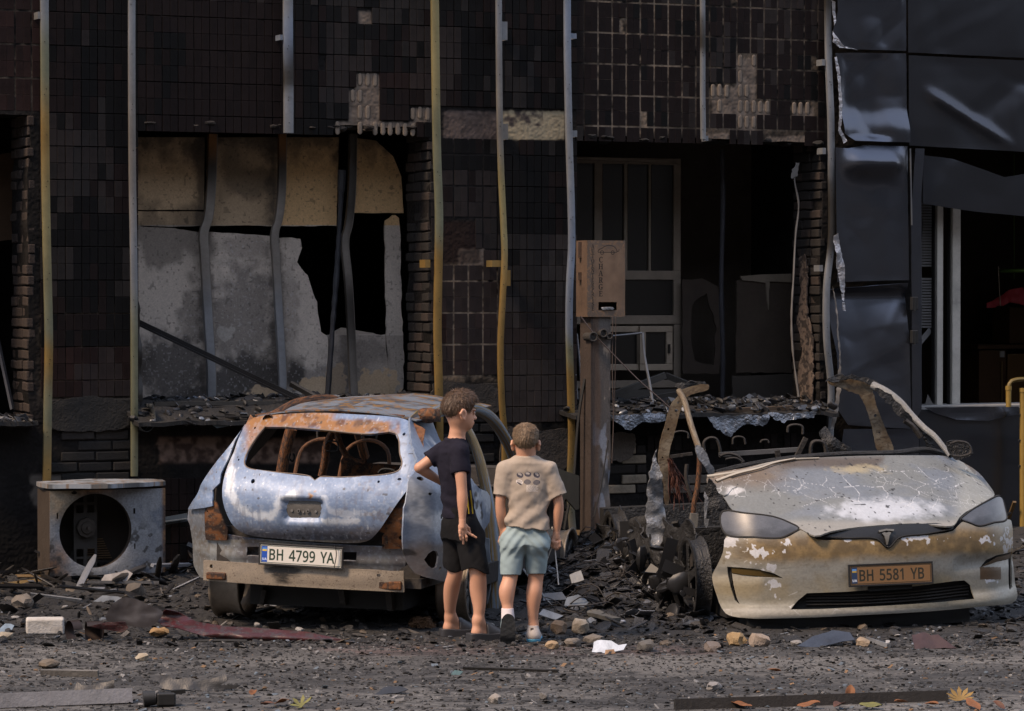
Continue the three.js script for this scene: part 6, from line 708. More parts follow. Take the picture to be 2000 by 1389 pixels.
function hairFor(H, s, parent, m, len, seed, crown, lineFn) { // cap of short hair with strands standing off it
  const cap = H.eb(0, 0.0295, -0.0135, 0.0722, 0.0775, 0.0918), top = H.eb(0, 0.066, H.top ? 0.014 : -0.004, 0.064, 0.048 + (H.top ?? 0), 0.082), C = H.l(0, 0, 0), iq = new THREE.Quaternion().setFromEuler(new THREE.Euler(H.tilt || 0, H.yaw, 0, 'YXZ')).invert(), v = new V3();
  const toL = (x, y, z) => v.set(x, y, z).sub(C).applyQuaternion(iq).multiplyScalar(1 / s);
  const f = (x, y, z) => { const d = smin(cap(x, y, z), top(x, y, z) , 0.03) + 0.006 * (fbm(x * 110, y * 60, z * 110, 2) - 0.5), q = toL(x, y, z); return max(d, (lineFn(q.x, q.y, q.z) + 0.008 * (noise(x * 130, y * 60, z * 130) - 0.5)) * s); };
  const g = netMesh(f, [C.x - 0.14, C.y - 0.15, C.z - 0.14, C.x + 0.14, C.y + 0.17, C.z + 0.14], 0.004), p = g.attributes.position, n = g.attributes.normal; rnd = mulberry(seed);
  const P = [], a = new V3(), N = new V3(), d = new V3(), side = new V3(), Q = new THREE.Quaternion().setFromEuler(new THREE.Euler(H.tilt || 0, H.yaw, 0, 'YXZ'));
  for (let k = 0; k < 9000; k++) { const i = floor(rnd() * p.count); a.fromBufferAttribute(p, i); N.fromBufferAttribute(n, i); const q = toL(a.x, a.y, a.z).clone(), w = crown.clone().sub(q); if (N.dot(a.clone().sub(C)) <= 0) continue; d.copy(q).sub(crown); d.applyQuaternion(Q).normalize(); d.addScaledVector(N, -d.dot(N)).normalize().addScaledVector(N, 0.16 + 0.4 * rnd() * sst(0.03, 0.1, q.y)).add(new V3(rr(-0.22, 0.22), rr(-0.22, 0.22) - 0.1, rr(-0.22, 0.22))).normalize();
    const L0 = len * rr(0.6, 1.2) * (q.y < 0.0 ? 0.5 : 1), w0 = 0.00085; side.crossVectors(d, N).normalize().multiplyScalar(w0); a.addScaledVector(N, -0.001); const b = a.clone().addScaledVector(d, L0 * 0.55).addScaledVector(N, 0.001), e = a.clone().addScaledVector(d, L0).addScaledVector(N, -0.002);
    for (const [A, B, c] of [[a.clone().sub(side), a.clone().add(side), b.clone().add(side)], [a.clone().sub(side), b.clone().add(side), b.clone().sub(side)], [b.clone().sub(side), b.clone().add(side), e]]) P.push(A.x, A.y, A.z, B.x, B.y, B.z, c.x, c.y, c.z); }
  const sg = new THREE.BufferGeometry(); sg.setAttribute('position', new THREE.Float32BufferAttribute(P, 3)); sg.computeVertexNormals(); const h = part('hair', g, m, parent); part('hair_strands', clean([sg]), m, h).userData.kind = 'stuff'; return h;
}
const hairTex = tex(128, 128, (u, v) => { const k = 0.65 + 0.7 * noise(u * 60, v * 20, 2.2); return [k, k, k]; });
const eyeM = mat([0.75, 0.72, 0.7], 0.2), irisM = mat([0.03, 0.02, 0.012], 0.15);
function eyes(H, s, parent) { for (const q of [-1, 1]) { const o = part('eye', boxUV(new THREE.SphereGeometry(0.0095 * s, 12, 10)), eyeM, parent); o.position.copy(H.l(q * 0.031, -0.001, 0.0715)); const i = part('iris', boxUV(new THREE.SphereGeometry(0.0048 * s, 10, 8)), irisM, o); i.position.copy(H.l(q * 0.031, -0.001, 0.077).sub(o.position)); } }
const bodyOf = (parts) => clean(parts);

// ---------------------------------------------------------------- the taller boy: navy tee, black shorts, slides
{
  const F = frame([(905 - 1000) / FOCAL * 18.4, 0, -18.4]), q = (px, py, z = 0) => F.pix(px, py, z), X = (px, py, z = 0) => q(px, py, z).x, Y = (py, z = 0) => q(905, py, z).y;
  const boy = thing('person', 'taller boy in dark navy tee, black shorts and slides, hand on hip', 'person', F);
  const hc = q(897, 805, 0.0), s = 1.10, H = headSDF(hc, 1.98, s, 0.06); H.yaw = 1.98; H.tilt = 0.06; H.top = 0.012;
  const B = []; const bone = (a, b, r, r2) => B.push(cone(a, b, r, r2));
  const nb = q(891, 866, -0.005); bone(q(896, 822, 0), nb, 0.046, 0.052); bone(nb, q(888, 880, 0), 0.052, 0.07);
  const sL = q(864, 882, -0.05), eL = q(819, 914, -0.02), wL = q(864, 943, -0.13), sR = q(896, 884, 0.09), eR = q(902, 955, 0.15), wR = q(903, 1016, 0.17);
  bone(nb, sL, 0.045, 0.04); bone(nb, sR, 0.045, 0.045); B.push(union([limb([sL, sL.clone().lerp(eL, 0.5), eL], [0.04, 0.036, 0.031]), limb([eL, eL.clone().lerp(wL, 0.35), wL], [0.031, 0.031, 0.021])], 0.008), limb([sR, q(899, 920, 0.135), eR, q(903, 978, 0.158), wR], [0.041, 0.036, 0.0315, 0.0325, 0.0205]));
  B.push(loft([[Y(880), X(888, 880), 0, 0.085, 0.075], [Y(940), X(891, 940), 0, 0.09, 0.07], [Y(1010), X(898, 1010), 0, 0.088, 0.075], [Y(1040), X(900, 1040), 0, 0.09, 0.08]], -0.6));
  const hL = q(890, 1035, -0.05), kL = q(889, 1118, -0.03), aL = q(880, 1205, -0.13), hR = q(914, 1035, 0.04), kR = q(933, 1118, 0.1), aR = q(934, 1212, 0.1);
  B.push(limb([hL, q(890, 1080, -0.045), kL, q(882, 1150, -0.075), q(879, 1186, -0.11), aL], [0.075, 0.062, 0.047, 0.0485, 0.036, 0.0305]), limb([hR, q(925, 1080, 0.08), kR, q(934, 1153, 0.085), q(936, 1190, 0.095), aR], [0.078, 0.064, 0.05, 0.0505, 0.0365, 0.0305]));
  const foot = (a, heel, toe) => { bone(a, heel, 0.032, 0.029); bone(heel, toe, 0.029, 0.021); bone(a, toe, 0.028, 0.018); bone(toe, toe.clone().add(new V3(0.03, -0.004, -0.012)), 0.02, 0.014); };
  const feet = [[aL, q(876, 1226, -0.13), q(910, 1231, -0.17)], [aR, q(931, 1236, 0.11), q(960, 1238, 0.06)]]; feet.forEach((f) => foot(...f));
  const bodyF = union(B, 0.022), both = (x, y, z) => smin(bodyF(x, y, z), H.main(x, y, z), 0.02);
  const g1 = netMesh((x, y, z) => max(both(x, y, z), y - (hc.y - 0.02)), [-0.36, -0.01, -0.3, 0.3, hc.y - 0.01, 0.25], 0.0085);
  const neckF = cone(q(896, 822, 0), nb, 0.046, 0.052), g2 = netMesh((x, y, z) => max(smin(H.f(x, y, z), neckF(x, y, z), 0.022), (hc.y - 0.13) - y), [hc.x - 0.14, hc.y - 0.14, hc.z - 0.14, hc.x + 0.15, hc.y + 0.15, hc.z + 0.14], 0.0034);
  const w = q(903, 1016, 0.17), z = 0.178, H2 = [[w, q(903, 1030, z), 0.021, 0.02], [q(899, 1028, z), q(899, 1040, z + 0.008), 0.013, 0.011], [q(903, 1028, z), q(904, 1041, z), 0.014, 0.011], [q(908, 1028, z - 0.01), q(910, 1040, z - 0.01), 0.013, 0.011],
    ...chain([q(898, 1038, z + 0.012), q(899, 1047, z + 0.016), q(900, 1054, z + 0.01)], 0.0078, 0.0062), ...chain([q(901.5, 1040, z + 0.004), q(904, 1052, z + 0.006), q(905, 1062, z)], 0.0085, 0.0066), ...chain([q(906, 1040, z - 0.006), q(911, 1049, z - 0.002), q(911, 1056, z - 0.008)], 0.0085, 0.0066), ...chain([q(910, 1038, z - 0.014), q(917, 1043, z - 0.016), q(923, 1046, z - 0.018), q(930, 1050, z - 0.02)], 0.0085, 0.0064), ...chain([q(909, 1026, z - 0.02), q(915, 1032, z - 0.034), q(918, 1040, z - 0.04)], 0.010, 0.0075)];
  const g3 = hand(H2), lh = q(868, 946, -0.14), g4 = hand([[wL, lh, 0.021, 0.02], [lh, q(874, 950, -0.15), 0.02, 0.016], ...[0, 1, 2, 3].flatMap((k) => chain([q(873, 944 + k * 4, -0.15), q(880, 948 + k * 4, -0.155), q(885, 951 + k * 4, -0.15)], 0.008, 0.0065)), ...chain([q(868, 938, -0.135), q(874, 934, -0.12), q(878, 935, -0.11)], 0.0095, 0.0075)]);
  part('body', bodyOf([g1, g2, g3, g4]), skinM, boy); eyes(H, s, boy);
  hairFor(H, s, boy, mat([0.105, 0.06, 0.033], 0.55, 0, { map: hairTex }), 0.026, 5, new V3(0, 0.1, -0.03), (x, y, z) => { const front = z - (0.062 + 0.02 * sst(0.04, 0.1, y)), side = abs(x) > 0.04 ? (z > -0.035 ? max(0.012 - y, z - 0.045 - 0.2 * (y - 0.03)) : -0.085 - y + 0.35 * (z + 0.06)) : -1; const low = z < -0.02 ? -0.092 - y - 0.35 * (z + 0.1) : -0.02 - y; return max(front > 0 ? (y < 0.062 ? front : -0.01) : -0.05, side, low) * 0.9; });
  // tee: torso turned away to the right, sleeves
  const wr = (x, y, z) => 0.010 * (fbm(x * 14 + y * 7, y * 12 - x * 5, z * 12, 3) - 0.5) * 2 + 0.004 * sin(y * 60 + x * 40 + 5 * noise(x * 9, y * 9, z * 9)) * sst(Y(930), Y(985), y);
  const to = loft([[Y(862), X(890, 862), 0, 0.05, 0.05], [Y(872), X(888, 872), 0, 0.085, 0.07], [Y(885), X(886, 885), 0, 0.108, 0.085], [Y(915), X(887, 915), 0, 0.106, 0.088], [Y(950), X(891, 950), 0, 0.1, 0.085], [Y(985), X(895, 985), 0, 0.1, 0.09], [Y(1012), X(897, 1012), 0, 0.102, 0.095]], -0.75);
  const slL = cone(sL, q(836, 900, -0.035), 0.052, 0.053), slR = cone(sR, q(899, 920, 0.12), 0.056, 0.057), cutL = (() => { const d = eL.clone().sub(sL).normalize(), c = q(838, 900, -0.035); return (x, y, z) => (x - c.x) * d.x + (y - c.y) * d.y + (z - c.z) * d.z; })(), cutR = (() => { const d = eR.clone().sub(sR).normalize(), c = q(899, 925, 0.12); return (x, y, z) => (x - c.x) * d.x + (y - c.y) * d.y + (z - c.z) * d.z; })();
  const neckHole = cone(q(893, 850, 0), q(893, 838, 0), 0.058, 0.062), yoke = union([cone(nb, sL, 0.05, 0.05), cone(nb, sR, 0.052, 0.054)], 0.02);
  const teeF = (x, y, z) => max(smin(smin(smin(to(x, y, z), yoke(x, y, z), 0.05), max(slL(x, y, z), cutL(x, y, z)), 0.022), max(slR(x, y, z), cutR(x, y, z)), 0.016) + wr(x, y, z), -neckHole(x, y, z), Y(1012) - y);
  const navy = cloth([0.013, 0.012, 0.021]); const tee = part('t_shirt', netMesh(teeF, [-0.32, Y(1014), -0.2, 0.16, Y(845), 0.25], 0.0075), navy, boy, 'dark navy short-sleeved tee');
  const onSurf = (px, py) => { let zz = 0.3; const p = new V3(); for (let k = 0; k < 60; k++) { p.copy(q(px, py, zz)); const d = teeF(p.x, p.y, p.z); if (d < 0.001) break; zz -= max(0.002, d * 0.7); } p.z += 0.0015; return p; };
  for (const dx of [0, 7]) part('yellow_stripe', tube([[911 + dx, 958], [913 + dx, 975], [914.5 + dx, 990], [916 + dx, 1004]].map(([a, b]) => onSurf(a, b)), 0.0052, 20, 6), cloth([0.42, 0.30, 0.03]), tee);
  // shorts
  const pel = loft([[Y(1050), X(905, 1050), 0, 0.125, 0.11], [Y(1025), X(900, 1025), 0, 0.112, 0.108], [Y(1000), X(897, 1000), 0, 0.099, 0.092], [Y(985), X(896, 985), 0, 0.09, 0.085]], -0.6), lgL = cone(q(888, 1045, -0.05), q(889, 1118, -0.04), 0.082, 0.066), lgR = cone(q(916, 1045, 0.05), q(930, 1124, 0.1), 0.088, 0.080);
  const hem = Y(1112), shF = (x, y, z) => max(smin(pel(x, y, z), smin(lgL(x, y, z), lgR(x, y, z), 0.02), 0.05) + 0.007 * (fbm(x * 13 - y * 6, y * 9, z * 13, 3) - 0.5) * 2 + 0.003 * sin((x * 70 + y * 25) + 4 * noise(x * 8, y * 8, z * 8)), hem - y + 0.02 * sin(x * 30), y - Y(985));
  part('shorts', netMesh(shF, [-0.2, hem - 0.05, -0.25, 0.25, Y(984), 0.3], 0.007), cloth([0.0085, 0.0085, 0.0095]), boy, 'black knee-length shorts');
  // foam slides
  feet.forEach(([a, heel, toe], i) => { const d = toe.clone().sub(heel).setY(0).normalize(), c = heel.clone().add(toe).multiplyScalar(0.5).addScaledVector(d, 0.022), y0 = 0.017, yaw = Math.atan2(d.x, d.z); const sole = (x, y, z) => { const X0 = x - c.x, Z0 = z - c.z, u = X0 * d.x + Z0 * d.z, v = -X0 * d.z + Z0 * d.x, rx = 0.124, rz = 0.048 + 0.006 * sst(-0.05, 0.08, u), k = sqrt((u / rx) ** 4 + (v / rz) ** 4); return max((pow(k, 0.5) - 1) * 0.04, abs(y - y0 - 0.006 * sst(0, -0.1, u)) - 0.021) - 0.003; };
    const band = (x, y, z) => { const X0 = x - c.x, Z0 = z - c.z, u = X0 * d.x + Z0 * d.z, v = -X0 * d.z + Z0 * d.x, t = sqrt((v / 0.051) ** 2 + ((y - 0.012) / (0.098 - 0.55 * max(0, u))) ** 2); return max((t - 1) * 0.05, abs(u - 0.04) - 0.058, -y) - 0.001; };
    const sl = part('slide_sole', netMesh(sole, [c.x - 0.15, -0.008, c.z - 0.15, c.x + 0.15, 0.06, c.z + 0.15], 0.0055), mat([0.032, 0.032, 0.036], 0.5), boy); part('slide_strap', netMesh(band, [c.x - 0.14, 0.0, c.z - 0.14, c.x + 0.14, 0.12, c.z + 0.14], 0.0045), mat([0.022, 0.022, 0.025], 0.42), sl); });
}
// ---------------------------------------------------------------- the smaller boy: taupe tee with print, pale shorts, stepping off
{
  const F = frame([(1035 - 1000) / FOCAL * 18.25, 0, -18.25]), q = (px, py, z = 0) => F.pix(px, py, z), X = (px, py, z = 0) => q(px, py, z).x, Y = (py, z = 0) => q(1035, py, z).y;
  const boy = thing('person', 'smaller boy in taupe printed tee and pale green shorts, seen from behind', 'person', F);
  const hc = q(1027, 866, -0.01), s = 1.0, yaw = PI - 0.06, H = headSDF(hc, yaw, s, 0.03); H.yaw = yaw; H.tilt = 0.03;
  const B = [], bone = (a, b, r, r2) => B.push(cone(a, b, r, r2)), nb = q(1028, 902, -0.005);
  bone(q(1027, 872, -0.01), nb, 0.049, 0.054); const sL = q(988, 918), eL = q(977, 985, 0.02), wL = q(983, 1040, -0.03), sR = q(1072, 919), eR = q(1091, 985, 0.01), wR = q(1087, 1040, -0.01);
  bone(nb, sL, 0.045, 0.04); bone(nb, sR, 0.045, 0.04); B.push(limb([sL, q(981, 952, 0.015), eL, q(979, 1008, 0.01), wL], [0.038, 0.034, 0.0295, 0.0305, 0.021]), limb([sR, q(1083, 952, 0.01), eR, q(1090, 1006, 0), wR], [0.038, 0.034, 0.0295, 0.0305, 0.0205]));
  B.push(loft([[Y(915), X(1030, 915), 0, 0.11, 0.06], [Y(970), X(1031, 970), 0, 0.105, 0.06], [Y(1045), X(1030, 1045), 0, 0.1, 0.065]]));
  const hL = q(1004, 1050), kL = q(996, 1130, 0.05), aL = q(992, 1192, 0.1), hR = q(1049, 1050), kR = q(1046, 1132, -0.02), aR = q(1042, 1222, 0.0);
  B.push(limb([hL, q(1000, 1092, 0.03), kL, q(990, 1156, 0.078), q(991, 1180, 0.092), aL], [0.072, 0.058, 0.0445, 0.0475, 0.034, 0.0275]), limb([hR, q(1048, 1092, -0.01), kR, q(1043, 1160, 0.0), q(1041, 1196, 0.002), aR], [0.072, 0.058, 0.0455, 0.0475, 0.0335, 0.0275]));
  bone(aL, q(992, 1214, 0.13), 0.028, 0.026); bone(q(992, 1214, 0.13), q(993, 1240, 0.09), 0.026, 0.024); bone(aR, q(1043, 1236, 0.02), 0.028, 0.026); bone(q(1043, 1236, 0.02), q(1047, 1242, -0.1), 0.026, 0.022);
  const bodyF = union(B, 0.022), g1 = netMesh((x, y, z) => max(smin(bodyF(x, y, z), H.main(x, y, z), 0.02), y - (hc.y - 0.03)), [-0.28, -0.01, -0.22, 0.28, hc.y - 0.02, 0.24], 0.0085);
  const neckF = cone(q(1027, 872, -0.01), nb, 0.049, 0.054), g2 = netMesh((x, y, z) => max(smin(H.f(x, y, z), neckF(x, y, z), 0.022), hc.y - 0.125 - y), [hc.x - 0.13, hc.y - 0.13, hc.z - 0.13, hc.x + 0.13, hc.y + 0.14, hc.z + 0.13], 0.0034);
  const z = -0.01, H2 = [[wR, q(1086, 1050, z), 0.021, 0.021], [q(1083, 1048, z), q(1081, 1058, z + 0.01), 0.015, 0.014], [q(1089, 1048, z), q(1091, 1058, z), 0.016, 0.014],
    ...chain([q(1079, 1058, z + 0.012), q(1078, 1066, z), q(1081, 1070, z - 0.015)], 0.0085, 0.007), ...chain([q(1083, 1060, z + 0.014), q(1083, 1069, z + 0.006), q(1085, 1072, z - 0.012)], 0.009, 0.0072), ...chain([q(1088, 1060, z + 0.012), q(1088, 1070, z + 0.008), q(1087, 1073, z - 0.01)], 0.009, 0.0072), ...chain([q(1093, 1058, z + 0.006), q(1093, 1067, z + 0.006), q(1090, 1071, z - 0.008)], 0.0088, 0.007), ...chain([q(1080, 1048, z - 0.015), q(1077, 1056, z - 0.022), q(1081, 1063, z - 0.022)], 0.0098, 0.0078)];
  const lh = q(983, 1050, -0.045), g3 = hand(H2), g4 = hand([[wL, lh, 0.021, 0.021], [lh, q(986, 1060, -0.05), 0.02, 0.016], ...[0, 1, 2, 3].flatMap((k) => chain([q(983 + k * 3, 1060, -0.055), q(985 + k * 3, 1068, -0.06), q(987 + k * 3, 1074, -0.055)], 0.008, 0.0065)), ...chain([q(977, 1050, -0.045), q(975, 1058, -0.05), q(977, 1064, -0.05)], 0.009, 0.007)]);
  part('body', bodyOf([g1, g2, g3, g4]), skinM, boy); eyes(H, s, boy);
  hairFor(H, s, boy, mat([0.20, 0.132, 0.075], 0.55, 0, { map: hairTex }), 0.02, 8, new V3(0.01, 0.105, -0.045), (x, y, z) => { const front = z > 0.03 ? 0.066 - y + 0.4 * (z - 0.05) : -1, side = abs(x) > 0.045 && z > -0.04 ? 0.008 - y : -1, low = -0.05 - y - 0.25 * (z + 0.1); return max(front, side, low); });
  // tee
  const wrk = (x, y, z) => 0.010 * (fbm(x * 12 + y * 6, y * 10 - x * 6, z * 10, 3) - 0.5) * 2 + 0.005 * sin(y * 55 - x * 50 + 6 * noise(x * 7, y * 7, z * 7)) * sst(Y(950), Y(1020), y) + 0.005 * abs(sin(x * 26 + y * 16 + 4 * noise(x * 5, y * 5, z * 5))) * sst(Y(930), Y(960), y);
  const to = loft([[Y(895), X(1028, 895), 0, 0.06, 0.05], [Y(906), X(1029, 906), 0, 0.108, 0.064], [Y(922), X(1030, 922), 0, 0.130, 0.078], [Y(950), X(1031, 950), 0.002, 0.132, 0.085], [Y(990), X(1031, 990), 0.002, 0.131, 0.085], [Y(1020), X(1030, 1020), 0.006, 0.136, 0.096], [Y(1044), X(1031, 1044), 0.008, 0.141, 0.104]]);
  const yoke = union([cone(nb, sL, 0.05, 0.05), cone(nb, sR, 0.05, 0.05)], 0.02), slL = cone(sL, q(979, 968, 0.015), 0.053, 0.057), slR = cone(sR, q(1089, 968, 0.005), 0.053, 0.06);
  const cutP = (a, b, c) => { const d = b.clone().sub(a).normalize(); return (x, y, z) => (x - c.x) * d.x + (y - c.y) * d.y + (z - c.z) * d.z; }, cutL = cutP(sL, q(973, 985, 0.02), q(978, 971, 0.015)), cutR = cutP(sR, q(1098, 985), q(1091, 970)), neckHole = cone(q(1027, 889, -0.015), q(1027, 872, -0.015), 0.056, 0.06);
  const teeF = (x, y, z) => max(smin(smin(smin(to(x, y, z), yoke(x, y, z), 0.05), max(slL(x, y, z), cutL(x, y, z)), 0.02), max(slR(x, y, z), cutR(x, y, z)), 0.02) + wrk(x, y, z), -neckHole(x, y, z), Y(1031) - 0.11 * (x - X(1031, 1031)) - y + 0.004 * sin(x * 60));
  const tg = netMesh(teeF, [-0.32, Y(1062), -0.2, 0.3, Y(880), 0.22], 0.007), bx = [X(960, 940), Y(1062), X(1110, 940), Y(880)];
  { const p = tg.attributes.position, n = tg.attributes.normal, u = tg.attributes.uv; for (let i = 0; i < p.count; i++) n.getZ(i) > -0.15 ? u.setXY(i, (p.getX(i) - bx[0]) / (bx[2] - bx[0]), (p.getY(i) - bx[1]) / (bx[3] - bx[1])) : u.setXY(i, 0.05, 0.05 + 0.3 * ((p.getY(i) * 3) % 1)); }
  const cv = document.createElement('canvas'); cv.width = 1024; cv.height = 1240; const c = cv.getContext('2d'); c.fillStyle = '#a29689'; c.fillRect(0, 0, 1024, 1240); const sx = 1024 / 150, gx = (px) => (px - 960) * sx, gy = (py) => (py - 880) * 1240 / 182;
  { const R = mulberry(3); for (let k = 0; k < 9000; k++) { c.fillStyle = R() < 0.5 ? 'rgba(120,104,92,0.12)' : 'rgba(190,174,160,0.12)'; c.fillRect(R() * 1024, R() * 1240, 3 + R() * 14, 2); } }
  [[1015.5, 927, 0.3, 0], [1031, 925, 0, 1], [1048, 927, 0.5, 2], [1014.5, 940, 0.3, 3], [1030, 940, 0, 4], [1048, 941, -0.1, 5]].forEach(([x, y, r, k]) => { c.save(); c.translate(gx(x), gy(y)); c.rotate(r); c.fillStyle = k === 3 ? '#d8cfc8' : '#54525a'; c.beginPath(); c.ellipse(0, 0, 46, 34, 0, 0, 7); c.fill(); c.fillStyle = k === 3 ? '#4a474c' : '#cfc6bf'; if (k < 4) { c.beginPath(); c.ellipse(k === 3 ? 8 : -6, k === 3 ? 22 : -12, k === 3 ? 36 : 30, k === 3 ? 10 : 16, 0.2, 0, 7); c.fill(); } c.strokeStyle = k > 3 ? '#8d857e' : '#3c3a40'; c.lineWidth = 4; for (let t = -2; t < 3; t++) { c.beginPath(); c.moveTo(-34, t * 11); c.lineTo(34, t * 11 + 5); c.stroke(); } c.restore(); });
  c.fillStyle = '#d9d0c8'; for (let r = 0; r < 7; r++) { let x = gx(1028); while (x < gx(1048) - (r % 3) * 9) { const w = 8 + (hash3(r, x | 0, 2) * 26); c.fillRect(x, gy(946 + r * 1.9), w, 6); x += w + 6; } }
  const tt = new THREE.CanvasTexture(cv); tt.colorSpace = THREE.SRGBColorSpace;
  const tee = part('t_shirt', tg, cloth([1, 1, 1], { map: tt, bumpMap: null }), boy, 'taupe tee with six small printed caps and text on back');
  part('collar', tube([...Array(17).keys()].map((k) => { const a = k / 16 * 2 * PI, p = q(1027, 893, -0.012); return new V3(p.x + 0.06 * cos(a), p.y + 0.008 * (1 - sin(a)) * 0.4 + 0.004, p.z + 0.055 * sin(a)); }), 0.0062, 60, 7), cloth([0.34, 0.265, 0.225]), tee);
  // shorts
  const pel = loft([[Y(1062), X(1026, 1062), 0, 0.140, 0.098], [Y(1045), X(1027, 1045), 0, 0.134, 0.09], [Y(1032), X(1028, 1032), 0, 0.128, 0.082], [Y(1020), X(1028, 1020), 0, 0.118, 0.07]]), lgL = cone(q(1002, 1062, 0.01), q(997, 1124, 0.045), 0.077, 0.06), lgR = cone(q(1048, 1062, 0), q(1046, 1124, -0.02), 0.077, 0.058), seat = union([ball(q(1005, 1066, 0.035), 0.07, 0.055, 0.066), ball(q(1047, 1066, 0.03), 0.07, 0.055, 0.066)], 0.02), hem = Y(1121);
  const shF = (x, y, z) => max(smin(smin(pel(x, y, z), smin(lgL(x, y, z), lgR(x, y, z), 0.008), 0.035), seat(x, y, z), 0.03) + 0.0055 * (fbm(x * 15 + y * 8, y * 13, z * 13, 3) - 0.5) * 2 + 0.003 * sin(y * 90 + abs(x - X(1025, 1050)) * 110 + 5 * noise(x * 9, y * 9, z * 9)) * sst(Y(1105), Y(1070), y), hem - y + 0.003 * sin(x * 40), y - Y(1020));
  const sh = part('shorts', netMesh(shF, [-0.22, hem - 0.02, -0.18, 0.2, Y(1018), 0.22], 0.007), cloth([0.27, 0.345, 0.36]), boy, 'pale grey-green shorts');
  part('side_piping', tube([q(1067, 1046, 0.03), q(1067, 1070, 0.03), q(1064, 1100, 0.0), q(1062, 1118, 0.0)], 0.003, 16, 5), cloth([0.6, 0.62, 0.6]), sh);
  // socks and shoes
  const shoeM = mat([0.52, 0.47, 0.45], 0.7, 0, { map: grime }), soleM = mat([0.012, 0.014, 0.016], 0.75, 0, { bumpMap: grain, bumpScale: 0.006 }), blueM = mat([0.10, 0.36, 0.55], 0.5);
  part('sock', netMesh((x, y, z) => max(cone(q(991, 1186, 0.095), q(992, 1210, 0.12), 0.036, 0.04)(x, y, z), y - Y(1188, 0.1)), [-0.25, 0.08, 0.0, -0.02, 0.34, 0.2], 0.005), cloth([0.62, 0.56, 0.57]), boy);
  { const top = q(992, 1206, 0.15), toe = q(992, 1256, 0.12), f = union([cone(q(991, 1210, 0.118), q(992, 1224, 0.11), 0.038, 0.04), cone(q(992, 1224, 0.11), q(993, 1245, 0.09), 0.04, 0.036)], 0.02), s1 = part('shoe', netMesh((x, y, z) => f(x, y, z), [-0.26, -0.02, -0.05, -0.02, 0.26, 0.2], 0.005), mat([0.20, 0.27, 0.30], 0.7, 0, { map: grime }), boy);
    const P = smoothLoop([[979, 1218], [983, 1204], [992, 1199], [1002, 1203], [1006, 1216], [1006, 1235], [1007, 1250], [1000, 1260], [988, 1261], [978, 1255], [977, 1238]].map(([a, b]) => { const p = q(a, b, 0.165); return [p.x, p.y]; }), 4); part('sole', sheet(P, { step: 0.012, t: 0.014, z: (x, y) => 0.172 - 0.02 * sst(0.05, 0, y) + 0.0022 * sin(y * 420) * sin(x * 90) }), soleM, s1); }
  { const s2 = part('shoe', netMesh((x, y, z) => { const d = union([cone(q(1041, 1224, 0.01), q(1042, 1242, 0.02), 0.034, 0.042), cone(q(1042, 1242, 0.02), q(1047, 1243, -0.12), 0.04, 0.036)], 0.02)(x, y, z); return max(d, Y(1247) - y, y - Y(1221)); }, [-0.06, 0.0, -0.2, 0.14, 0.16, 0.1], 0.005), shoeM, boy, 'off-white high shoe'); part('sole', netMesh((x, y, z) => { const d = union([cone(q(1042, 1247, 0.02), q(1047, 1247, -0.13), 0.044, 0.04)], 0.02)(x, y, z); return max(d, y - Y(1246), Y(1253.6) - y); }, [-0.06, -0.02, -0.2, 0.14, 0.06, 0.1], 0.005), blueM, s2, 'bright blue sole'); part('heel_tab', rbox(X(1036, 1230), Y(1231), 0.046, X(1042, 1230), Y(1225), 0.052, 0.002), mat([0.08, 0.06, 0.05], 0.7), s2); }
  // the bent white stick he holds
  const stick = thing('bent_stick', 'thin white bent stick held in smaller boy\'s right hand', 'stick', F);
  part('long_end', tube([q(1083, 1064, -0.03), q(1085, 1085, -0.03), q(1088, 1112, -0.03), q(1091, 1142, -0.03)], 0.0042, 20, 6), mat([0.62, 0.60, 0.57], 0.6), stick); part('short_end', tube([q(1083, 1065, -0.03), q(1078, 1070, -0.035), q(1070, 1090, -0.05), q(1063, 1112, -0.06)], 0.0036, 20, 6), mat([0.62, 0.60, 0.57], 0.6), stick);
}
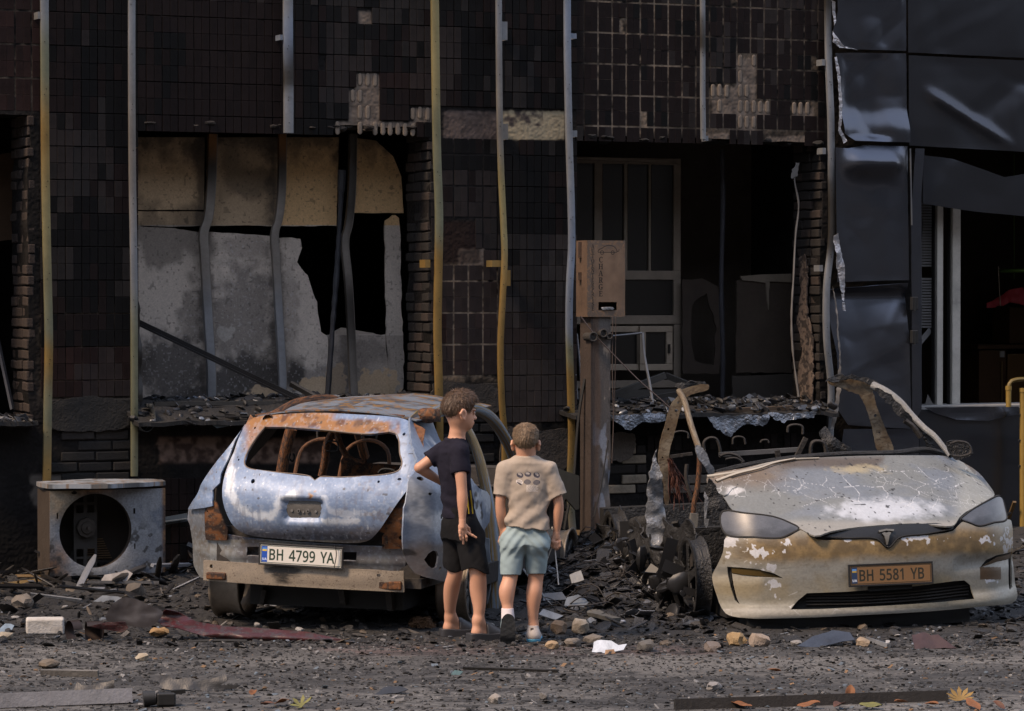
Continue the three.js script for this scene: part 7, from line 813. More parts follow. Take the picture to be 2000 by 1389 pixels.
// ---------------------------------------------------------------- charger on its post
{
  const o = at(1166, 700, 23.25), CF = frame([o.x, 0, o.z], 0.41), cp = (px, py, z) => CF.pix(px, py, z);
  const post = thing('charger_post', 'scorched square metal post carrying the charger box', 'post', CF), zf = 0.075;
  const pT = texBox([-0.2, 0, 0.2, 1.9], 300, (x, y) => { const n = fbm(x * 9, y * 4, 3.2), f = fbm(x * 40, y * 14, 5.2, 3), g = noise(x * 160, y * 120); let c = mixc([0.075, 0.065, 0.06], [0.15, 0.135, 0.125], n); c = mixc(c, [0.34, 0.29, 0.24], 0.8 * sst(0.56, 0.64, f * 0.5 + n * 0.5) * sst(0.0, 0.03, x)); c = mixc(c, [0.28, 0.31, 0.37], 0.75 * sst(0.55, 0.62, fbm(x * 14, y * 6, 8.8)) * sst(1.2, 1.0, y)); c = mixc(c, [0.11, 0.065, 0.04], 0.7 * sst(0.5, 0.3, x / 0.15 + 0.5 + 0.4 * (n - 0.5))); c = mixc(c, [0.03, 0.028, 0.027], 0.8 * sst(0.6, 0.68, n)); return c.map((k) => k * (0.85 + 0.3 * g)); });
  const w = 0.077; part('column', sheet(rectP(-w, 0.0, w, 1.93), { step: 0.03, t: 0.19, uv: [-0.2, 0, 0.2, 1.9], z: (x, y) => zf + 0.012 * (fbm(x * 5, y * 5, 1.1) - 0.5) - 0.03 * exp(-(((y - 0.62) / 0.09) ** 2)) * sst(0, 0.07, x) }), mat(0xffffff, 0.55, 0.25, { map: pT, bumpMap: grain, bumpScale: 0.006 }), post);
  part('corner_strip', box(-w - 0.012, 0, -0.11, -w + 0.004, 1.92, zf + 0.006), mat([0.05, 0.036, 0.03], 0.75, 0.1, { map: grime, bumpMap: grain, bumpScale: 0.008 }), post); part('base_flange', box(-0.13, 0, -0.16, 0.13, 0.025, 0.13), scorchM, post);
  for (const [a, b, r] of [[1156, 658, 0.032], [1176, 651, 0.028], [1188, 657, 0.02]]) { const p = cp(a, b, 0.1), g = new THREE.TorusGeometry(r, 0.008, 8, 20); g.translate(p.x, p.y, 0.125); const t = part('pipe_stub', [boxUV(g), cyl([p.x, p.y, 0.0], [p.x, p.y, 0.12], r)], scorchM, post); }
  const bx = thing('charger_box', 'scorched orange-brown vehicle charger box with vertical lettering and car symbol', 'charger', CF);
  const c = document.createElement('canvas'); c.width = 400; c.height = 720; const x = c.getContext('2d'), R = mulberry(17); x.fillStyle = '#7d5f47'; x.fillRect(0, 0, 400, 720);
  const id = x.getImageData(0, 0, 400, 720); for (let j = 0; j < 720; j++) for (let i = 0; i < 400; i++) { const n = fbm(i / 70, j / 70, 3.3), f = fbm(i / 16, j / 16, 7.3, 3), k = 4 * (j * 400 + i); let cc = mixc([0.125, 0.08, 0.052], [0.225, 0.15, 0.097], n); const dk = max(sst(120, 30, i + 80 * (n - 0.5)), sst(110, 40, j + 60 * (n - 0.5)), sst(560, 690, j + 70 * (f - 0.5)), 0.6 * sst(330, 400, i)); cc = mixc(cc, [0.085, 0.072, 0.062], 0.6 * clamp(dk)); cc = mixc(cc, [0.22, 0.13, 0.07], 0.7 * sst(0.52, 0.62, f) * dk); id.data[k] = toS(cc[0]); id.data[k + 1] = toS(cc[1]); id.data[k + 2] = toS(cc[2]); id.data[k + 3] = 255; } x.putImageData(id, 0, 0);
  x.fillStyle = '#120e0c'; x.textAlign = 'center'; x.font = 'bold 56px serif'; [...'AUTOENTERPRISE'].forEach((ch, i) => { x.save(); x.translate(58, 78 + i * 45); x.scale(0.8, 1); x.fillText(ch, 0, 0); x.restore(); }); x.font = 'bold 72px serif'; [...'CHARGE'].forEach((ch, i) => { x.save(); x.translate(142, 208 + i * 64); x.scale(0.9, 1); x.fillText(ch, 0, 0); x.restore(); });
  x.strokeStyle = '#1c1714'; x.lineWidth = 6; x.beginPath(); x.moveTo(112, 110); x.quadraticCurveTo(112, 84, 150, 78); x.quadraticCurveTo(200, 36, 260, 50); x.quadraticCurveTo(300, 62, 310, 88); x.quadraticCurveTo(322, 104, 306, 112); x.lineTo(112, 112); x.stroke(); for (const wx of [155, 268]) { x.beginPath(); x.arc(wx, 114, 17, 0, 7); x.stroke(); } x.beginPath(); x.moveTo(310, 100); x.quadraticCurveTo(340, 110, 336, 82); x.stroke();
  const t = new THREE.CanvasTexture(c); t.colorSpace = THREE.SRGBColorSpace; const a = cp(1147, 619, 0.1), b = cp(1221, 470, 0.1), sideM = mat([0.13, 0.085, 0.06], 0.7, 0.2, { map: grime, bumpMap: grain, bumpScale: 0.004 }), frontM = mat(0xffffff, 0.65, 0.15, { map: t, bumpMap: grain, bumpScale: 0.003 });
  const sl0 = cp(1169, 606, 0.1), sl1 = cp(1205, 590, 0.1); part('front_panel', sheet(rectP(a.x, a.y, b.x, b.y), { holes: [rectP(sl0.x, sl0.y, sl1.x, sl1.y)], step: 0.03, t: 0.004, uv: [a.x, a.y, b.x, b.y], z: (x, y) => 0.1 + 0.006 * (fbm(x * 7, y * 7) - 0.5) }), frontM, bx, 'lettered front panel');
  part('casing', [box(a.x, a.y, -0.1, a.x + 0.006, b.y, 0.094), box(b.x - 0.006, a.y, -0.1, b.x, b.y, 0.094), box(a.x + 0.006, b.y - 0.006, -0.1, b.x - 0.006, b.y, 0.094), box(a.x + 0.006, a.y, -0.1, b.x - 0.006, a.y + 0.006, 0.094), box(a.x + 0.006, a.y + 0.006, -0.1, b.x - 0.006, b.y - 0.006, -0.094)], sideM, bx); part('slot_debris', lump(0.05, 0.012, 0.01, 3, 0.6, 2).translate((sl0.x + sl1.x) / 2, sl0.y + 0.012, 0.1), aluM, bx); part('side_tab', box(a.x - 0.03, b.y - 0.13, -0.03, a.x - 0.001, b.y - 0.01, 0.0), sideM, bx); part('side_tab', box(a.x - 0.03, b.y - 0.3, -0.03, a.x - 0.001, b.y - 0.24, 0.0), sideM, bx);
  const wire = (P, r, m, label, z = 0.12) => solo('hanging_wire', tube(P.map(([q, v]) => cp(q, v, z)), r, 40, 5), m, label, 'wire', null, CF), wm = mat([0.05, 0.035, 0.03], 0.7);
  wire([[1134, 618], [1160, 652], [1210, 705], [1250, 745], [1290, 780], [1312, 800]], 0.005, mat([0.14, 0.10, 0.085], 0.7), 'thin brown cable slanting from charger box to white car'); wire([[1197, 618], [1196, 720], [1198, 820], [1195, 905]], 0.004, wm, 'thin wire hanging straight beside the charger post'); wire([[1203, 618], [1202, 700], [1200, 800]], 0.003, wm, 'second thin wire close by the charger post');
  wire([[1142, 740], [1132, 800], [1126, 860], [1120, 940], [1108, 1000], [1098, 1060]], 0.012, blackM, 'thick black burnt cable left of charger post', -0.02); wire([[1188, 860], [1182, 900], [1172, 960], [1160, 1010]], 0.005, blackM, 'dark cable curling across charger post');
}
// ---------------------------------------------------------------- air conditioner unit
{
  const o = at(208, 1050, 21.85), AF = frame([o.x, 0.09, o.z], 0.41), ap = (px, py, z = 0.165) => AF.pix(px, py, z), U = thing('air_conditioner', 'rusted burnt outdoor air conditioner unit with open fan hole', 'air conditioner', AF);
  const a = ap(97, 1118), b = ap(325, 946), x0 = a.x, x1 = b.x, y0 = 0.0, y1 = 0.63, c = ap(187, 1037), r = 0.262;
  const T0 = texBox([x0, 0, x1, y1], 500, (x, y) => { const n = fbm(x * 5, y * 5, 3.7), f = fbm(x * 18, y * 18, 1.7, 3), st = fbm(x * 30, y * 5, 9.7, 3), g = noise(x * 120, y * 120), u = (x - x0) / (x1 - x0), v = y / y1; let q = mixc([0.22, 0.235, 0.26], [0.34, 0.35, 0.36], st); q = mixc(q, [0.16, 0.185, 0.23], 0.8 * sst(0.5, 0.6, n) * sst(0.6, 0.8, u)); const rk = max(sst(0.25, 0.05, u + 0.2 * (n - 0.5)) * sst(0.5, 0.1, v), sst(0.80, 0.95, v + 0.2 * (f - 0.5)) * sst(0.75, 0.3, u), sst(0.95, 0.99, u), 0.7 * sst(0.3, 0.1, hypot(u - 0.17, v - 0.82))); q = mixc(q, mixc([0.28, 0.14, 0.05], [0.09, 0.05, 0.03], sst(0.4, 0.6, f)), clamp(rk) * 0.9); q = mixc(q, [0.33, 0.29, 0.20], 0.6 * sst(0.35, 0.15, u) * sst(0.5, 0.8, v)); q = mixc(q, [0.06, 0.055, 0.05], 0.85 * sst(0.6, 0.68, f) * sst(0.65, 0.4, v)); return q.map((k) => k * (0.66 + 0.34 * g)); });
  const M = mat(0xffffff, 0.6, 0.25, { map: T0, bumpMap: grain, bumpScale: 0.004 }), rim = [...Array(40).keys()].map((k) => [c.x + r * cos(k * PI / 20), c.y + r * sin(k * PI / 20)]), sl = (px, py, w, h) => { const p = ap(px, py); return rectP(p.x - w, p.y - h, p.x + w, p.y + h); };
  part('front_panel', sheet(rectP(x0, y0, x1, y1 - 0.03), { holes: [rim, sl(112, 1008, 0.006, 0.022), sl(262, 998, 0.007, 0.02), sl(263, 1067, 0.005, 0.02), sl(145, 963, 0.02, 0.005)], step: 0.03, t: 0.005, uv: [x0, 0, x1, y1], z: (x, y) => 0.165 - 0.03 * sst(x1 - 0.06, x1, x) + 0.012 * sst(0.1, 0, abs(x - x1 + 0.24)) * 0.2 + 0.006 * (fbm(x * 4, y * 4, 3.3) - 0.5) - 0.008 * sst(r + 0.02, r, hypot(x - c.x, y - c.y)) }), M, U, 'grey flaking front panel rusted along top');
  const sM = mat([0.06, 0.045, 0.035], 0.75, 0.2, { map: grime, bumpMap: grain, bumpScale: 0.006 }); part('shroud_ring', (() => { const g = new THREE.CylinderGeometry(r + 0.001, r + 0.004, 0.07, 44, 1, true); g.rotateX(PI / 2); g.translate(c.x, c.y, 0.12); return boxUV(g); })(), sM, U);
  part('left_side', box(x0, y0, -0.165, x0 + 0.005, y1 - 0.03, 0.158), sM, U); part('right_side', box(x1 - 0.005, y0, -0.165, x1, y1 - 0.03, 0.12), sM, U);
  part('top_cover', sheet(smoothLoop([[x0 - 0.006, -0.17], [x1 + 0.006, -0.17], [x1 + 0.007, 0.12], [x1 - 0.03, 0.172], [x0 - 0.006, 0.172]], 2, 'chordal'), { step: 0.04, t: 0.03, map: (x, z) => new V3(x, y1 - 0.012 + 0.010 * (fbm(x * 6, z * 6, 2.2) - 0.5), z) }), mat(0xffffff, 0.55, 0.3, { map: (() => { const q = tex(256, 256, (u, v) => { const n = fbm(u * 8, v * 8, 6.6), f = fbm(u * 30, v * 30, 4.4, 3); return mixc(mixc([0.30, 0.33, 0.36], [0.12, 0.12, 0.12], sst(0.45, 0.6, n)), [0.22, 0.12, 0.05], 0.7 * sst(0.55, 0.65, f)); }); return q; })(), bumpMap: grain, bumpScale: 0.01 }), U, 'ash-covered top cover');
  part('coil', [box(x0 + 0.01, 0.02, -0.16, x1 - 0.01, y1 - 0.04, -0.13)], mat([0.03, 0.022, 0.016], 0.8), U); for (let k = 0; k < 9; k++) part('coil_fin', box(c.x - 0.02 + rr(0, 0.02), 0.09 + k * 0.017, -0.129, c.x + r * 0.75 - 0.008 * k, 0.097 + k * 0.017, -0.118), mat([0.16, 0.10, 0.05], 0.6, 0.3), U);
  const bw = 0.085, bxx = c.x - 0.035, hs = []; for (const yy of [0.05, 0.12, 0.43, 0.505]) for (const q of [-1, 1]) hs.push(rectP(bxx + q * 0.04 - 0.026, yy, bxx + q * 0.04 + 0.026, yy + 0.055)); part('motor_bracket', sheet(rectP(bxx - bw, 0.02, bxx + bw, y1 - 0.05), { holes: hs, step: 0.03, t: 0.01, z: () => 0.02 }), mat([0.045, 0.04, 0.035], 0.7, 0.2, { map: grime }), U);
  part('motor', [cyl([bxx, c.y + 0.015, 0.02], [bxx, c.y + 0.015, 0.06], 0.075, 0.07, 8), cyl([bxx, c.y + 0.015, 0.06], [bxx, c.y + 0.015, 0.075], 0.045, 0.04, 18), cyl([bxx, c.y + 0.015, 0.075], [bxx, c.y + 0.015, 0.12], 0.012)], mat([0.06, 0.05, 0.042], 0.6, 0.3, { map: grime }), U);
  for (const q of [x0 + 0.12, x1 - 0.12]) part('foot', box(q - 0.03, -0.09, -0.18, q + 0.03, -0.001, 0.18), scorchM, U);
}
solo('wall_bracket', [bar(wv(322, 1018, 0.06), wv(366, 1010, 0.06), 0.06, 0.006, 0), bar(wv(322, 1019, 0.09), wv(366, 1013, 0.09), 0.006, 0.06)], mat([0.16, 0.19, 0.22], 0.45, 0.4, { map: grime }), 'grey angle bracket on wall right of air conditioner', 'bracket', null, WF);
// ---------------------------------------------------------------- ground with its layer of ash
const heap = (X, Zw) => { // height of the rubble lying on the paving
  const s = (X - 1) * cos(ALPHA) - (Zw + 24) * sin(ALPHA), d = (X - 1) * sin(ALPHA) + (Zw + 24) * cos(ALPHA), n = fbm(X * 1.6, Zw * 1.6, 2.2), f = fbm(X * 7, Zw * 7, 5.5, 3);
  let h = 0; if (d > -0.2) h += (X < -1.8 ? 0.07 : 0.22) * sst(2.6, 0.1, d) * (0.25 + 1.1 * n); h += 0.26 * exp(-(((X - 0.72) / 0.5) ** 2) - ((Zw + 21.5) / 1.5) ** 2) * (0.5 + n); 
  return max(0, h + 0.05 * (f - 0.5) * sst(-18.2, -19.4, Zw)) * sst(-17.6, -19.4, Zw) + 0.012 * (fbm(X * 5, Zw * 5, 8.1, 3) - 0.5);
};
{
  const N = 330, warp = (t, c, near, far) => { const u = t * 2 - 1, a = abs(u); return c + sign(u) * (a < 0.86 ? near * a / 0.86 : near + (far - near) * ((a - 0.86) / 0.14) ** 2); }, pos = [], uv = [], col = [], idx = [];
  for (let j = 0; j <= N; j++) for (let i = 0; i <= N; i++) { const X = warp(i / N, 0.2, 6.2, 150), Zw = warp(j / N, -20, 6.2, 150), h = heap(X, Zw) - (abs(X - 0.2) > 8 || abs(Zw + 20) > 8 ? 0.01 : 0); pos.push(X, h, Zw); uv.push(X / 2.6, Zw / 2.6);
    const n = fbm(X * 1.1, Zw * 2.2, 6.1), f = fbm(X * 5, Zw * 11, 3.1, 3); const char = clamp(sst(-17.75, -18.5, Zw + 0.5 * (n - 0.5)) + 0.75 * sst(0.50, 0.62, f * 0.6 + n * 0.4)), red = soft(X, Zw, [-1.1, -18.05, 1.2, -17.55], 0.12) * sst(0.3, 0.5, f); let c = mixc([0.15, 0.144, 0.135], [0.075, 0.072, 0.068], sst(0.3, 0.7, n)); c = mixc(c, [0.15, 0.10, 0.09], red * 0.8); c = mixc(c, [0.022, 0.021, 0.021], 0.93 * char); col.push(...c); }
  for (let j = 0; j < N; j++) for (let i = 0; i < N; i++) { const a = j * (N + 1) + i; idx.push(a, a + N + 1, a + 1, a + 1, a + N + 1, a + N + 2); }
  const g = new THREE.BufferGeometry(); g.setAttribute('position', new THREE.Float32BufferAttribute(pos, 3)); g.setAttribute('uv', new THREE.Float32BufferAttribute(uv, 2)); g.setAttribute('color', new THREE.Float32BufferAttribute(col, 3)); g.setIndex(idx); g.computeVertexNormals();
  const P = (fn) => (u, v) => { const a = fn(u, v), b = fn(u - 1, v), c = fn(u, v - 1), d = fn(u - 1, v - 1), q = (x) => x * x * (3 - 2 * x); return mix(mix(a, b, q(u)), mix(c, d, q(u)), q(v)); };
  const big = P((u, v) => fbm(u * 14, v * 22, 1.1)), fine = P((u, v) => noise(u * 230, v * 200, 3.1)), mid = P((u, v) => fbm(u * 60, v * 100, 2.7, 2));
  const gt = tex(640, 640, (u, v) => { const b = big(u, v), m = mid(u, v), f = fine(u, v); let k = 0.55 + 0.7 * b; k *= m > 0.6 ? 0.35 : m < 0.36 ? 1.5 : 1; k *= 0.7 + 0.6 * f; if (f > 0.9) k *= 1.9; return [min(1, k * 0.74), min(1, k * 0.73), min(1, k * 0.72)]; });
  const gb = tex(640, 640, (u, v) => 0.35 * big(u, v) + 0.35 * mid(u, v) + 0.3 * fine(u, v), false);
  structure('ground', g, mat(0xffffff, 0.82, 0, { map: gt, vertexColors: true, bumpMap: gb, bumpScale: 0.02 }));
}
// ---------------------------------------------------------------- uncountable rubble: chips, flakes, slivers
function scatter(name, label, category, n, seed, spot, geos, size, pal) {
  rnd = mulberry(seed); const G = thing(name, label, category); G.userData.kind = 'stuff'; const m = mat(0xffffff, name === 'gravel_litter' ? 0.75 : 0.38, 0.05, { bumpMap: grain, bumpScale: 0.006 }), per = Math.ceil(n / geos.length);
  geos.forEach((geo) => { const I = new THREE.InstancedMesh(geo, m, per); I.name = name + '_pieces'; I.userData.kind = 'stuff'; I.castShadow = I.receiveShadow = true; const M = new THREE.Matrix4(), q = new THREE.Quaternion(), c = new THREE.Color(); for (let i = 0; i < per; i++) { const [X, Zw] = spot(), s = size(X, Zw), y = heap(X, Zw); q.setFromEuler(new THREE.Euler(rr(-0.5, 0.5), rr(0, 6.3), rr(-0.5, 0.5))); M.compose(new V3(X, y + s * 0.12, Zw), q, new V3(s * rr(0.6, 1.4), s * rr(0.5, 1.2), s * rr(0.6, 1.4))); I.setMatrixAt(i, M); const [r, g, b] = pal(X, Zw), k = rr(0.6, 1.4); I.setColorAt(i, c.setRGB(r * k, g * k, b * k)); } G.add(I); });
  return G;
}
const chip = (a, b, c, s, r = 0.5) => lump(a, b, c, s, r, 1), geosC = [chip(0.5, 0.28, 0.45, 1.3), chip(0.55, 0.1, 0.4, 2.7), chip(0.9, 0.07, 0.16, 4.1), chip(0.4, 0.3, 0.35, 6.2), (() => { const g = box(-0.6, -0.02, -0.35, 0.6, 0.02, 0.35), p = g.attributes.position; for (let i = 0; i < p.count; i++) p.setY(i, p.getY(i) + 0.3 * p.getX(i) ** 2); g.computeVertexNormals(); return g; })()];
const charPal = () => { const r = rnd(); return r < 0.66 ? [0.016, 0.0155, 0.016] : r < 0.82 ? [0.035, 0.033, 0.032] : r < 0.90 ? [0.075, 0.068, 0.062] : r < 0.94 ? [0.11, 0.085, 0.06] : r < 0.975 ? [0.15, 0.17, 0.2] : [0.3, 0.29, 0.28]; };
const underCar = (X, Zw) => false;
scatter('gravel_litter', 'fine dark grit and charred flakes strewn over the pavement', 'litter', 30000, 41, () => { const Zw = -13.4 - 5.2 * pow(rnd(), 0.8); return [rr(-3.6, 4.2), Zw]; }, geosC, () => 0.006 + 0.026 * rnd() ** 3, () => { const r = rnd(); return r < 0.66 ? [0.022, 0.0215, 0.021] : r < 0.82 ? [0.09, 0.085, 0.08] : r < 0.92 ? [0.2, 0.195, 0.19] : r < 0.97 ? [0.12, 0.15, 0.18] : [0.2, 0.12, 0.06]; });
scatter('charred_rubble', 'black charred rubble and ash covering ground between cars and wall', 'rubble', 15000, 43, () => { const Zw = -17.9 - 6.4 * rnd(); return [rr(-4.2, 4.6), Zw]; }, geosC, () => 0.012 + 0.07 * rnd() ** 4, charPal);
scatter('charred_rubble', 'heap of black crumpled scrap between the two burnt cars', 'rubble', 4500, 47, () => [0.95 + 0.55 * (rnd() + rnd() - 1), -21.0 + 2.2 * (rnd() + rnd() - 1)], geosC, () => 0.02 + 0.07 * rnd() ** 2, () => { const r = rnd(); return r < 0.72 ? [0.014, 0.0135, 0.014] : r < 0.9 ? [0.04, 0.04, 0.042] : r < 0.97 ? [0.12, 0.13, 0.15] : [0.3, 0.32, 0.36]; });
scatter('crumpled_scrap', 'larger blackened metal flakes and scraps lying between the cars', 'scrap', 1800, 49, () => { const a = rnd(); return a < 0.6 ? [0.85 + 0.75 * (rnd() + rnd() - 1), -21.0 + 2.4 * (rnd() + rnd() - 1)] : [rr(-3.8, 4), -19.3 - 3.5 * rnd()]; }, [geosC[1], geosC[2], geosC[4]], () => 0.04 + 0.11 * rnd() ** 2, () => { const r = rnd(); return r < 0.75 ? [0.014, 0.0135, 0.014] : r < 0.93 ? [0.035, 0.035, 0.037] : [0.12, 0.13, 0.15]; });
scatter('charred_laths', 'burnt laths and sticks strewn along the foot of the wall', 'laths', 420, 51, () => { const X = rr(-4.2, 4), d = 0.15 + 1.9 * rnd() * rnd(); return [X + d * sin(ALPHA), -24 - (X - 1) * Math.tan(ALPHA) + d * cos(ALPHA)]; }, [chip(0.5, 0.035, 0.05, 3.3, 0.3), box(-0.5, -0.02, -0.04, 0.5, 0.02, 0.04)], () => 0.14 + 0.5 * rnd() ** 2, () => { const r = rnd(); return r < 0.7 ? [0.014, 0.013, 0.013] : r < 0.88 ? [0.05, 0.045, 0.04] : r < 0.95 ? [0.13, 0.085, 0.04] : [0.17, 0.18, 0.2]; });
{ // springy burnt wires in the heap
  rnd = mulberry(53); const gs = []; for (let k = 0; k < 90; k++) { let X = rr(0.3, 1.5), Zw = rr(-22.3, -19.4), y = heap(X, Zw); const pts = []; for (let i = 0; i < 5; i++) { pts.push(new V3(X, y + 0.02 + 0.14 * sin(i / 4 * PI) * rnd(), Zw)); X += rr(-0.16, 0.16); Zw += rr(-0.1, 0.1); y = heap(X, Zw); } gs.push(tube(pts, rr(0.002, 0.005), 12, 4)); }
  const o = solo('burnt_wires', gs, mat([0.03, 0.026, 0.024], 0.6, 0.3), 'tangle of burnt wires in scrap heap between cars', 'wires'); o.userData.kind = 'stuff'; }
// ---------------------------------------------------------------- debris one can point at
const put = (px, py, h = 0) => { const p = ground(px, py, 0.0); const q = ground(px, py, heap(p.x, p.z)); return new V3(q.x, heap(q.x, q.z) + h, q.z); };
const stoneTex = tex(256, 256, (u, v) => { const k = 0.6 + 0.8 * fbm(u * 12, v * 12, 4.1); return [k, k * 0.98, k * 0.95]; });
function stone(label, px, py, w, h, c, seed, cat = 'stone') { const p = put(px, py), s = 18.2 / FOCAL, g = lump(w * s * 0.5, h * s * 0.55, w * s * 0.36, seed, 0.75, 1); g.rotateY(seed); const o = solo('rubble_stone', g, mat(c, 0.9, 0, { map: stoneTex, bumpMap: grain, bumpScale: 0.012 }), label, cat, 'stones on the ground'); o.position.set(p.x, p.y + h * s * 0.4, p.z); return o; }
[['brown chunk of brick right of the smaller boy', 1090, 1238, 44, 30, [0.16, 0.115, 0.08], 1.2], ['pale broken stone beside brown brick chunk', 1134, 1236, 40, 28, [0.34, 0.29, 0.23], 2.5], ['small tan stone near smaller boy\'s shoe', 1078, 1268, 24, 16, [0.28, 0.2, 0.12], 3.1], ['flat grey stone right of tan stone', 1118, 1262, 40, 16, [0.15, 0.13, 0.11], 4.4], ['ochre lump in front of white car', 1438, 1260, 44, 26, [0.30, 0.21, 0.11], 5.2], ['grey-pink lump in front of white car', 1482, 1262, 40, 26, [0.27, 0.22, 0.18], 6.3], ['flat brown stone left of ochre lump', 1392, 1272, 46, 18, [0.14, 0.115, 0.1], 7.7], ['sandy stone under bluish sheet by white car', 1684, 1262, 34, 18, [0.26, 0.2, 0.14], 8.1], ['small grey stone before white car', 1555, 1262, 22, 12, [0.2, 0.19, 0.18], 9.4], ['dark lumpy concrete by red sheet', 262, 1160, 52, 30, [0.10, 0.085, 0.07], 10.2], ['grey rubble chunk under air conditioner', 45, 1188, 60, 30, [0.15, 0.13, 0.11], 11.6], ['pale pebble in left foreground', 278, 1290, 26, 14, [0.3, 0.26, 0.2], 12.3], ['brown clod in left foreground', 95, 1305, 44, 16, [0.14, 0.11, 0.08], 13.7], ['round grey stone at bottom centre', 967, 1374, 24, 16, [0.22, 0.2, 0.18], 14.9], ['small dark stone at bottom centre', 1063, 1366, 16, 12, [0.12, 0.115, 0.11], 15.3], ['light grey pebble at bottom right', 1395, 1348, 26, 14, [0.2, 0.19, 0.185], 16.1], ['grey lump below the red sheet\'s tail', 610, 1250, 26, 14, [0.2, 0.18, 0.16], 17.2], ['ochre brick bit under red sheet fold', 312, 1243, 36, 18, [0.3, 0.19, 0.09], 18.8], ['tan brick bit at far left edge', 10, 1250, 30, 18, [0.3, 0.26, 0.2], 19.4], ['dark clinker right of white shard', 1262, 1272, 40, 22, [0.09, 0.085, 0.08], 20.6], ['grey rubble lump behind white shard', 1160, 1256, 40, 18, [0.13, 0.115, 0.1], 21.4], ['small pale stone at right', 1268, 1272, 20, 13, [0.24, 0.22, 0.2], 22.7]].forEach((a) => stone(...a));
const PLACE = (px, py, yaw = 0, h = 0) => { const p = put(px, py, h); return frame([p.x, p.y, p.z], yaw); };
{ const m = mat([0.46, 0.44, 0.41], 0.85, 0, { map: stoneTex, bumpMap: grain, bumpScale: 0.008 }), g = new RoundedBoxGeometry(0.23, 0.1, 0.12, 3, 0.014), p = g.attributes.position; for (let i = 0; i < p.count; i++) { const k = 1 + 0.08 * (fbm(p.getX(i) * 16, p.getY(i) * 16, p.getZ(i) * 16 + 3) - 0.5) * 2; p.setXYZ(i, p.getX(i) * k, p.getY(i) * k, p.getZ(i) * k); } g.computeVertexNormals(); const o = solo('white_brick', boxUV(g), m, 'white brick lying at left near red metal sheet', 'brick', null, PLACE(88, 1238, 0.15, 0.048)); }
// folded red car panel
{ const F = PLACE(430, 1248, 0.0), tr = (P, z) => F.pts(P, z), redT = tex(512, 256, (u, v) => { const n = fbm(u * 14, v * 7, 2.9), f = fbm(u * 50, v * 25, 1.9, 3), g = noise(u * 300, v * 120); let c = mixc([0.062, 0.008, 0.009], [0.035, 0.008, 0.008], n); c = mixc(c, [0.04, 0.034, 0.034], 0.7 * sst(0.48, 0.62, f)); if (g > 0.88) c = mixc(c, [0.25, 0.2, 0.18], 0.5); return c; }), rm = mat(0xffffff, 0.4, 0.1, { map: redT, bumpMap: grain, bumpScale: 0.004 }), G = thing('crumpled_panel', 'crumpled dark red car panel lying in front of grey hatchback', 'car panel', F);
  const uv = (Q) => { const x = Q.map((q) => q[0]), y = Q.map((q) => q[1]); return [min(...x), min(...y), max(...x), max(...y)]; };
  const A = tr([[208, 1212], [212, 1190], [225, 1176], [240, 1168], [262, 1170], [290, 1182], [318, 1196], [308, 1214], [290, 1225], [250, 1222]], 0.0); part('grey_flap', sheet(smoothLoop(A, 4), { step: 0.015, t: 0.004, z: (x, y) => 0.0 + 0.25 * (0.14 - y) * 0.5 - 0.1 * (x + 0.5) ** 2 + 0.04 * (fbm(x * 7, y * 9) - 0.5) }), mat([0.045, 0.04, 0.042], 0.4, 0.1, { map: grime }), G, 'grey backed flap of crumpled panel');
  const B = tr([[300, 1212], [322, 1192], [340, 1196], [380, 1216], [440, 1224], [520, 1228], [600, 1234], [668, 1246], [676, 1252], [640, 1258], [560, 1254], [470, 1252], [400, 1240], [350, 1226], [318, 1222]], 0.02); part('red_fold', sheet(B, { step: 0.014, t: 0.004, uv: uv(B), z: (x, y) => 0.05 + 0.14 * sin(y * 42 + x * 2) * 0.35 + 0.05 * (fbm(x * 6, y * 16, 4) - 0.5) - 0.5 * y }), rm, G);
  const C = tr([[176, 1222], [210, 1214], [246, 1214], [252, 1226], [240, 1234], [200, 1228]], 0.06); part('red_fold', sheet(C, { step: 0.014, t: 0.004, uv: uv(C), z: (x, y) => 0.1 + 0.05 * (fbm(x * 12, y * 20, 6) - 0.5) }), rm, G); part('edge_strip', tube([F.pix(366, 1254, 0.15), F.pix(420, 1252, 0.15), F.pix(482, 1253, 0.15)], 0.012, 16, 6), blackM, G); }
{ const F = PLACE(168, 1250, 0.3), m = mat([0.03, 0.018, 0.015], 0.6, 0.2, { map: grime }); const o = thing('split_can', 'dark split metal can by the red panel', 'can', F); part('can_half', (() => { const g = new THREE.CylinderGeometry(0.055, 0.055, 0.1, 24, 1, true, 0.6, 4.4); g.rotateZ(PI / 2); g.translate(0.05, 0.055, 0); return boxUV(g); })(), m, o); part('can_half', (() => { const g = new THREE.CylinderGeometry(0.06, 0.06, 0.06, 24, 1, true, 0.2, 4.0); g.rotateZ(PI / 2); g.rotateY(0.3); g.translate(-0.075, 0.06, 0.01); return boxUV(g); })(), m, o); part('can_end', cyl([0.095, 0.055, 0], [0.1, 0.055, 0], 0.053, 0.053, 20), m, o); }
